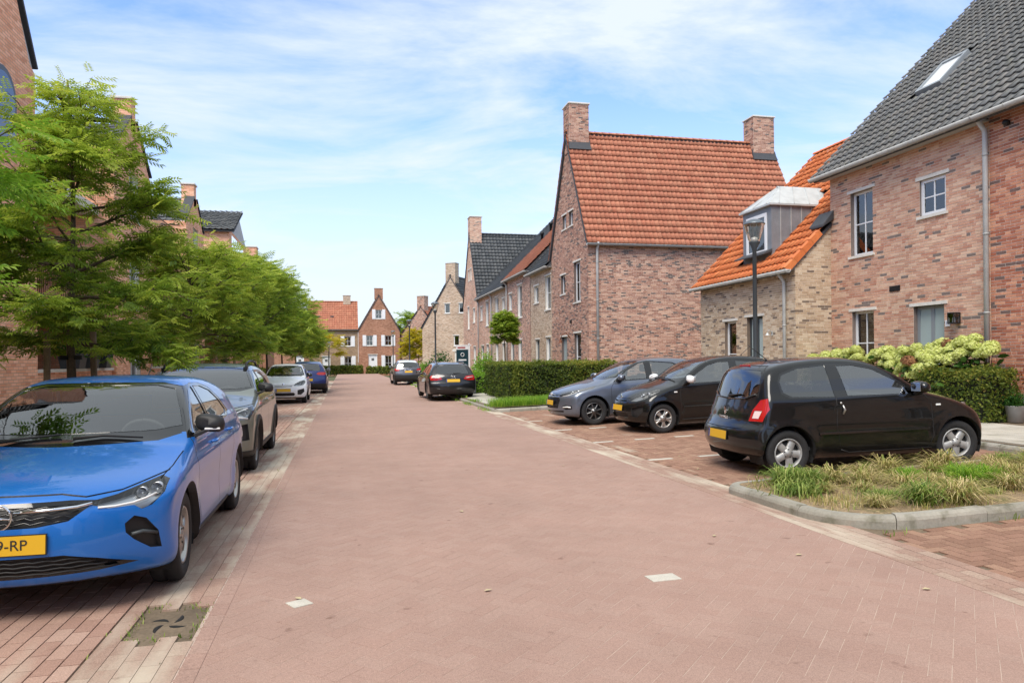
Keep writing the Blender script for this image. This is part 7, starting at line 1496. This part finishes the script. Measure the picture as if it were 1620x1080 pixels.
for i, (x, y, z) in enumerate(spots):
    z = 1.45 + (z - 1.45) * (.62 if z > 1.45 else .8); rel = (x - 12.2, y - 14.2, z - .27); br_ = i in (18, 25, 37)
    o = link('flower_head', HB if br_ else HM[i % 5], hy, rel); s_ = rg.uniform(.8, 1.2); o.scale = (s_, s_, s_); o.rotation_euler = (rg.uniform(-.4, .4), rg.uniform(-.4, .4), rg.uniform(0, 6)); st.tube([(rel[0] * .8 + rg.normal(0, .05), rel[1] * .97, 0), (rel[0], rel[1], rel[2] - .05)], .008, 5)
    for k in range(11): lv.append((rel[0] + rg.normal(0, .16), rel[1] + rg.normal(0, .16), max(.1, rel[2] - rg.uniform(.12, .9) ** 1.0)))
st.build('stems', m_bark, hy); lv = np.array(lv); n = len(lv); T = np.array([(0, 0, 0), (.3, .3, .04), (.7, .24, .03), (1, 0, -.1), (.7, -.24, .03), (.3, -.3, .04)]); V, F = place_template(T, np.array([(0, 5, 4, 1), (1, 4, 3, 2)]), lv, rg.normal(0, 1, (n, 3)) + np.array([-.6, 0, -.2]), np.c_[rg.normal(0, .5, (n, 2)), np.ones(n)], rg.uniform(.13, .22, n))
link('leaves', fast_mesh('leaves', V, F, L_HYD, var=np.repeat(np.clip(rg.normal(.5, .25, n), 0, 1), 2)), hy, kind='stuff')
# churn, bucket
t = thing('milk_churn', 'grey metal milk churn with lettering and orange flowers at the right edge', 'milk churn', (12.55, 11.05, .27)); mb = MB(); mb.lathe([(0, 0), (.19, 0), (.2, .02), (.2, .42), (.12, .56), (.115, .62), (.15, .68), (.13, .68), (0, .62)], 24); mb.build('churn_body', m_zinc, t); mb = MB(); mb.tube([(-.13, -.14, .42), (-.19, -.2, .5), (-.13, -.12, .6)], .012, 6); mb.build('handle', m_zinc, t)
text_mesh('HR', .13, mat('grey_ink', lin((70, 74, 78), .9), .6), 'lettering', t, Matrix.Rotation(R(-35), 4, 'Z') @ Matrix(((0, 0, -1, -.203), (-1, 0, 0, 0), (0, 1, 0, .33), (0, 0, 0, 1))))
rg = np.random.default_rng(3); n = 260; P = np.c_[rg.normal(0, .1, n), rg.normal(0, .14, n), .72 + np.abs(rg.normal(0, .1, n))]; V, F = place_template(np.array([(0, 0, 0), (.5, .3, 0), (1, 0, 0), (.5, -.3, 0)]), np.array([(0, 3, 2, 1)]), P, rg.normal(0, 1, (n, 3)), np.c_[rg.normal(0, .4, (n, 2)), np.ones(n)], rg.uniform(.03, .07, n))
link('flowers', fast_mesh('flowers', V, F, mat('orange_petal', ramp=pal([(120, 96, 50), (190, 104, 44), (206, 124, 60), (96, 110, 54)], .75), rough=.7), var=rg.random(n)), t, kind='stuff')
t = thing('metal_bucket', 'zinc bucket with a bushy green plant beside the milk churn', 'plant pot', (12.2, 11.12, .27)); mb = MB(); mb.lathe([(0, 0), (.13, 0), (.17, .3), (.18, .31), (.165, .3), (.16, .26), (0, .26)], 24); mb.build('bucket', m_zinc, t)
n = 900; P = np.c_[rg.normal(0, .11, (n, 2)), .3 + np.abs(rg.normal(0, .11, n))]; V, F = place_template(np.array([(0, 0, 0), (.5, .3, 0), (1, 0, 0), (.5, -.3, 0)]), np.array([(0, 3, 2, 1)]), P, np.c_[P[:, :2] * 4 + rg.normal(0, .5, (n, 2)), rg.uniform(0, 1, n)], np.c_[rg.normal(0, .5, (n, 2)), np.ones(n)], rg.uniform(.03, .06, n)); link('leaves', fast_mesh('leaves', V, F, L_GRN, var=rg.random(n)), t, kind='stuff')
# ---------------------------------------------------------------- grasses in the bed
def in_bed(x, y, m=0.0):
    x, y = np.asarray(x, float), np.asarray(y, float); k = (x > 4.3 + m) & (x < 9.3) & (y > 5.5 + m) & (y < 7.56 - m)
    k &= ~((x < 5.0) & (y < 6.2) & (np.hypot(x - 5.0, y - 6.2) > .70 - m)); k &= ~((x < 4.46) & (y > 7.36) & (np.hypot(x - 4.46, y - 7.36) > .18 - m)); return k
soil = sheet('planting_bed', ((4.30, 9.3), (5.5, 7.6)), lambda x, y: np.where(in_bed(x, y, .0), zbay(x, y) + .09 + .03 * np.sin(x * 3.1) * np.sin(y * 2.7) * np.clip((np.minimum(x - 4.34, np.minimum(y - 5.53, 7.55 - y))) * 3, 0, 1), zbay(x, y) - .04), m_soil, grid=(100, 50))
G_GRN = leaf_mat('grass_blade', [(84, 116, 44), (120, 148, 60), (152, 172, 80), (184, 188, 110)], .85, .3); G_DRY = leaf_mat('dry_grass_blade', [(120, 140, 60), (170, 164, 92), (200, 180, 124), (224, 204, 156)], .9, .25)
def tuft_mesh(seed, n, ln, m, spread=.5, wd=.006, r0=.08):
    r_ = np.random.default_rng(seed); V = []; F = []; var = []
    for i in range(n):
        a = r_.uniform(0, 2 * math.pi); b = np.array([r_.normal(0, r0), r_.normal(0, r0), 0]); l = ln * r_.uniform(.55, 1.15); out_ = spread * r_.uniform(.3, 1.25); d = np.array([math.cos(a), math.sin(a), 0]); s_ = np.array([-math.sin(a), math.cos(a), 0]) * wd * r_.uniform(.7, 1.3); k = len(V)
        for j, (h_, o_, w_) in enumerate(((0, 0, 1), (.52, .34, .9), (.70, .85, .6), (.50, 1.3, .05))):
            p = b + d * o_ * out_ * l + np.array([0, 0, h_ * l * (1 - .45 * out_)]); V += [p + s_ * w_, p - s_ * w_]
        for j in range(3): F.append([k + 2 * j, k + 2 * j + 1, k + 2 * j + 3, k + 2 * j + 2])
        var += [r_.random()] * 3
    return fast_mesh('grass_tuft', np.array(V), np.array(F), m, var=var)
TM = {'g': [tuft_mesh(k, 260, .40, G_GRN, .8, .006, .06) for k in range(3)], 'd': [tuft_mesh(10 + k, 240, .42, G_DRY, 1.0, .006, .06) for k in range(3)], 'm': [tuft_mesh(20 + k, 240, .40, L_LIME, .85, .006, .06) for k in range(2)], 's': [tuft_mesh(30 + k, 260, .2, G_GRN, .8, .005, .12) for k in range(2)]}
TLAB = {'g': 'green grass clump growing in the kerbed bed by the black hatchback', 'd': 'straw coloured dry grass clump in the kerbed bed by the black hatchback', 'm': 'yellow green grass clump in the kerbed bed by the black hatchback', 's': 'short green grass patch in the kerbed bed by the black hatchback'}
rg = np.random.default_rng(8); k = 0; pts_ = [(4.75, 7.15, 'g', .95), (4.62, 6.8, 's', 1.2), (4.95, 7.3, 's', 1.3), (4.95, 7.05, 'g', .8)]
while len(pts_) < 50:
    x, y = rg.uniform(4.9, 9.1), rg.uniform(5.75, 7.42)
    if y < 6.05 + .5 * (x < 5.6) and rg.random() < .6: continue
    if all(math.hypot(x - p[0], y - p[1]) > .28 for p in pts_): pts_.append((x, y, rg.choice(['g', 'd', 'm', 's'], p=[.14, .52, .22, .12]), rg.uniform(.42, .9)))
for x, y, kd, s_ in pts_:
    q = TM[kd]; o = link('grass_tuft', q[rg.integers(len(q))], None, (x, y, hz_right(x) + .08)); o.rotation_euler = (0, 0, rg.uniform(0, 6)); o.scale = (s_, s_, s_ * rg.uniform(.85, 1.15)); tag(o, TLAB[kd], 'grass', TLAB[kd].replace('clump', 'clumps').replace('patch', 'patches'))
def grass_field(name, n, area, ln, m, zf, seed, wd=.004, parent=None, density=None):
    r_ = np.random.default_rng(seed); x = r_.uniform(area[0], area[1], n); y = r_.uniform(area[2], area[3], n)
    if density is not None: kk = r_.random(n) < density(x, y); x, y = x[kk], y[kk]; n = len(x)
    a = r_.uniform(0, 2 * math.pi, n); l = ln * r_.uniform(.4, 1.2, n); T = []
    z = zf(x, y); d = np.c_[np.cos(a), np.sin(a), np.zeros(n)]; s_ = np.c_[-np.sin(a), np.cos(a), np.zeros(n)] * wd; b = np.c_[x, y, z]; o_ = r_.uniform(.1, .7, n)[:, None] * l[:, None]
    up = np.c_[np.zeros((n, 2)), l]; V = np.stack([b + s_, b - s_, b + d * o_ * .4 + up * .6 - s_ * .8, b + d * o_ * .4 + up * .6 + s_ * .8, b + d * o_ + up * .9], 1).reshape(-1, 3); i = np.arange(n) * 5
    F = np.concatenate([np.stack([i, i + 1, i + 2, i + 3], 1), np.stack([i + 3, i + 2, i + 4, i + 4], 1)]); F1 = [list(f) for f in F[:n]] + [list(f[:3]) for f in F[n:]]
    v = r_.random(n); o = link(name, fast_mesh(name, V, F1, m, var=np.concatenate([v, v])), parent, kind='stuff'); return o
patchy = lambda x, y: np.clip(np.sin(x * 4.1 + 1) * np.sin(y * 5.3) + .35, 0, 1) * in_bed(x, y, .05)
tag(grass_field('ground_cover', 9000, (4.4, 9.2, 5.58, 7.5), .09, G_DRY, lambda x, y: zbay(x, y) + .07, 1, density=patchy), 'low dry grass and litter covering the kerbed bed', 'ground cover')
tag(grass_field('grass', 16000, (4.4, 7.0, 21.05, 22.6), .30, L_LIME, lambda x, y: zbay(x, y) + .08, 2, .006, density=lambda x, y: np.clip(1.3 - (y - 21) * .6 - .3 * (x < 4.9), 0, 1)), 'fresh green grass strip inside the kerb beyond the blue grey hatchback', 'grass')
sheet('grass_strip_soil', ((4.38, 9.1), (20.97, 22.6)), lambda x, y: zbay(x, y) + .135, m_soil)
tag(grass_field('weeds', 3500, (4.0, 4.5, 20.9, 46), .10, L_LIME, lambda x, y: zbay(x, y) + .02 + .1 * (x > 4.2), 3, .008, density=lambda x, y: np.clip(np.sin(y * 2.1) * .8 + .1, 0, 1)), 'weeds growing along the right kerb before the black estate car', 'weeds')
tag(grass_field('weeds', 1600, (-1.36, -.9, 3.4, 22), .035, G_GRN, lambda x, y: zflat(x, y) - .006, 4, .004, density=lambda x, y: np.clip((np.abs(x + .93) < .014) * (np.sin(y * 3.7) > .25) * 3.0 + (np.abs(x + 1.325) < .012) * (np.sin(y * 2.9 + 1) > .4) * 2, 0, 1)), 'tiny weeds in the joints of the left gutter', 'weeds')
tag(grass_field('weeds', 900, (4.45, 9.2, 5.18, 5.40), .07, G_GRN, lambda x, y: zbay(x, y) - .004, 6, .005, density=lambda x, y: np.clip(np.sin(x * 3.3) * .9, 0, 1) * (y > 5.24)), 'weeds at the foot of the near kerb facing the camera', 'weeds')
# ---------------------------------------------------------------- street lamps
m_dome = mat('lamp_dome', lin((126, 134, 142), .7), .35, metal=.5); m_bowl = glass_mat('lamp_bowl', (.88, .87, .82), 1.4, extra=.03)
def lamp(label, loc, H, group=None, tilt=0, s=1.0):
    t = thing('street_lamp', label, 'street lamp', loc, 0, group); p = MB(); p.lathe([(.075 * s, 0), (.075 * s, .9), (.055 * s, 1.0), (.048 * s, H - .75), (.055 * s, H - .74), (.055 * s, H - .70), (.13 * s, H - .56), (.13 * s, H - .545), (0, H - .545)], 18); p.build('pole', m_anth, t)
    b = MB(); b.lathe([(.10 * s, H - .54), (.13 * s, H - .50), (.19 * s, H - .3), (.235 * s, H - .13)], 24); b.build('lamp_glass', m_bowl, t)
    c = MB(); c.lathe([(.0, H), (.09 * s, H - .012), (.18 * s, H - .05), (.245 * s, H - .115), (.25 * s, H - .135), (.235 * s, H - .135), (0, H - .10)], 28); c.build('lamp_cap', m_dome, t)
    d = MB(); d.lathe([(.0, H - .42), (.07 * s, H - .44), (.085 * s, H - .53), (0, H - .54)], 16); d.build('lamp_source', m_white, t)
    g = MB()
    for k in range(10): a = 2 * math.pi * k / 10; g.tube([(.132 * s * math.cos(a), .132 * s * math.sin(a), H - .5), (.228 * s * math.cos(a), .228 * s * math.sin(a), H - .15)], .004, 4)
    g.build('lamp_rib', m_dome, t); return t
lamp('nearest grey street lamp in front of the sand brick house', (9.45, 15.42, .27), 4.52)
lamp('street lamp rising behind the black estate car', (5.3, 43.3, .15), 4.9); lamp('street lamp behind the grey crossover with white painted roof reflection', (5.3, 61, .15), 4.85); lamp('faint distant street lamp before the red gabled house', (5.3, 82, .05), 4.9); lamp('slim street lamp before the brown house with white shutters', (-1.75, 88.0, 0), 3.9, s=.8)
# ---------------------------------------------------------------- sale sign, drain cover, litter
t = thing('sale_sign', 'dark green estate agent sign board on a white post', 'sign', (6.6, 41.0, .0), R(14)); b = MB(); b.box(-.42, .30, -.02, .02, 1.05, 2.15); b.build('sign_board', mat('sign_green', lin((22, 60, 70), .9), .4), t); b = MB(); b.box(-.42, .30, -.021, .021, 2.16, 2.36); b.build('sign_header', m_white, t); b = MB(); b.box(.32, .41, -.03, .03, 0, 2.5); b.box(-.5, .5, -.03, .03, 2.37, 2.42); b.build('sign_post', m_white, t)
b = MB(); an = np.linspace(0, 2 * math.pi, 17); b.tube([(-.06 + .1 * math.cos(a), -.026, 1.86 + .1 * math.sin(a)) for a in an], .018, 5, cap=False); b.build('sign_emblem', m_white, t); b = MB(); b.box(-.3, .18, -.026, -.021, 1.52, 1.6); b.build('sign_print', m_white, t); b = MB(); b.box(-.22, .1, -.026, -.021, 1.22, 1.27); b.build('sign_print', m_white, t); b = MB(); b.box(-.36, .12, -.026, -.021, 2.22, 2.30); b.build('sign_header_print', mat('sign_red', lin((170, 60, 60), .9), .5), t)
t = thing('drain_cover', 'cast iron drain cover with curved slots sunk in the left gutter', 'drain cover', (-1.03, 4.66, -.02)); b = MB(); b.box(-.19, .19, -.27, .27, -.05, -.03); b.build('cover_bed', mat('wet_soil', lin((92, 80, 60), .5), .95, noise=[(40, .4)]), t); b = MB(); b.lathe([(0, .004), (.05, .006), (.13, .002), (.155, -.006), (.16, -.03)], 32, 0, Matrix.Scale(.86, 4) @ Matrix.Scale(1.3, 4, (0, 1, 0))); b.build('cover_plate', mat('cast_iron', lin((190, 172, 150), .6), .75, metal=.1, noise=[(20, .25)]), t); b = MB()
for k in range(4):
    a = math.pi / 2 * k + .3; b.tube([(math.cos(a + q * .9) * (.02 + .10 * q), 1.3 * math.sin(a + q * .9) * (.02 + .10 * q), .003) for q in np.linspace(0, 1, 7)], [.004, .010, .015, .017, .015, .012, .006], 6)
b.build('cover_slot', m_under, t)
tag(grass_field('weeds', 420, (-1.25, -.82, 4.36, 4.98), .05, G_GRN, lambda x, y: zflat(x, y) - .03, 9, .004, density=lambda x, y: (np.maximum(abs(x + 1.03) / .18, abs(y - 4.66) / .27) > .82) * 1.0), 'weeds rimming the sunken drain cover', 'weeds')
rg = np.random.default_rng(5); mb = MB(); mb.box(-.05, .05, -.03, .03, 0, .012); tag(mb.build('paper_scrap', m_white, None, (7.05, 5.95, hz_right(7) + .12)), 'white scrap of paper lying in the kerbed bed', 'litter')
lf = fast_mesh('fallen_leaf', [(0, 0, 0), (.03, .018, .004), (.065, 0, .002), (.03, -.018, .006)], np.array([(0, 3, 2, 1)]), mat('fallen_leaf_pale', lin((206, 190, 150), .75), .8))
for i in range(26):
    x, y = rg.uniform(-3, 6.5), rg.uniform(4, 20); z = float(zbay(x, y)) + .008
    if 4.2 < x and 5.3 < y < 8.2: continue
    o = link('fallen_leaf', lf, None, (x, y, z)); o.rotation_euler = (0, 0, rg.uniform(0, 6)); tag(o, 'small pale fallen leaf lying on the paving', 'leaf', 'fallen leaves on the paving')
for k in range(5):
    mb = MB(); mb.box(-.04, .04, -.25, .25, 0, .55); tag(mb.build('garden_post', m_anth, None, (5.25, 29.9 + k * .62, .17)), 'short grey post edging the low fresh green hedge', 'post', 'grey posts along the low fresh green hedge')

t = thing('bicycle', 'dark bicycle parked against the terrace wall behind the blue hatchback', 'bicycle', (-5.7, 19.3, .07), R(80)); an = np.linspace(0, 2 * math.pi, 29)
for x in (-.52, .52):
    b = MB(); b.tube([(x + math.cos(a) * .33, 0, .34 + math.sin(a) * .33) for a in an], .018, 6, cap=False); o = b.build('wheel', m_trim, t); sp = MB()
    for k in range(12): a = math.pi * k / 6; sp.tube([(x, 0, .34), (x + math.cos(a) * .32, 0, .34 + math.sin(a) * .32)], .002, 3)
    sp.build('spokes', m_zinc, o)
b = MB(); [b.tube(p, .017, 6) for p in ([(-.52, 0, .34), (-.08, 0, .3), (.38, 0, .78)], [(-.08, 0, .3), (-.2, 0, .82)], [(-.18, 0, .74), (.36, 0, .76)], [(-.52, 0, .34), (-.18, 0, .72)], [(.52, 0, .34), (.36, 0, .95)])]; b.build('frame', m_blackm, t)
b = MB(); b.tube([(.2, -.28, 1.02), (.3, -.22, 1.04), (.36, 0, .98), (.3, .22, 1.04), (.2, .28, 1.02)], .014, 6); b.build('handlebar', m_trim, t); b = MB(); b.hexa([(-.32, -.09, .84), (-.06, -.03, .86), (-.06, .03, .86), (-.32, .09, .84)], [(-.32, -.09, .9), (-.06, -.03, .89), (-.06, .03, .89), (-.32, .09, .9)]); b.build('saddle', m_trim, t, bevel=.015)
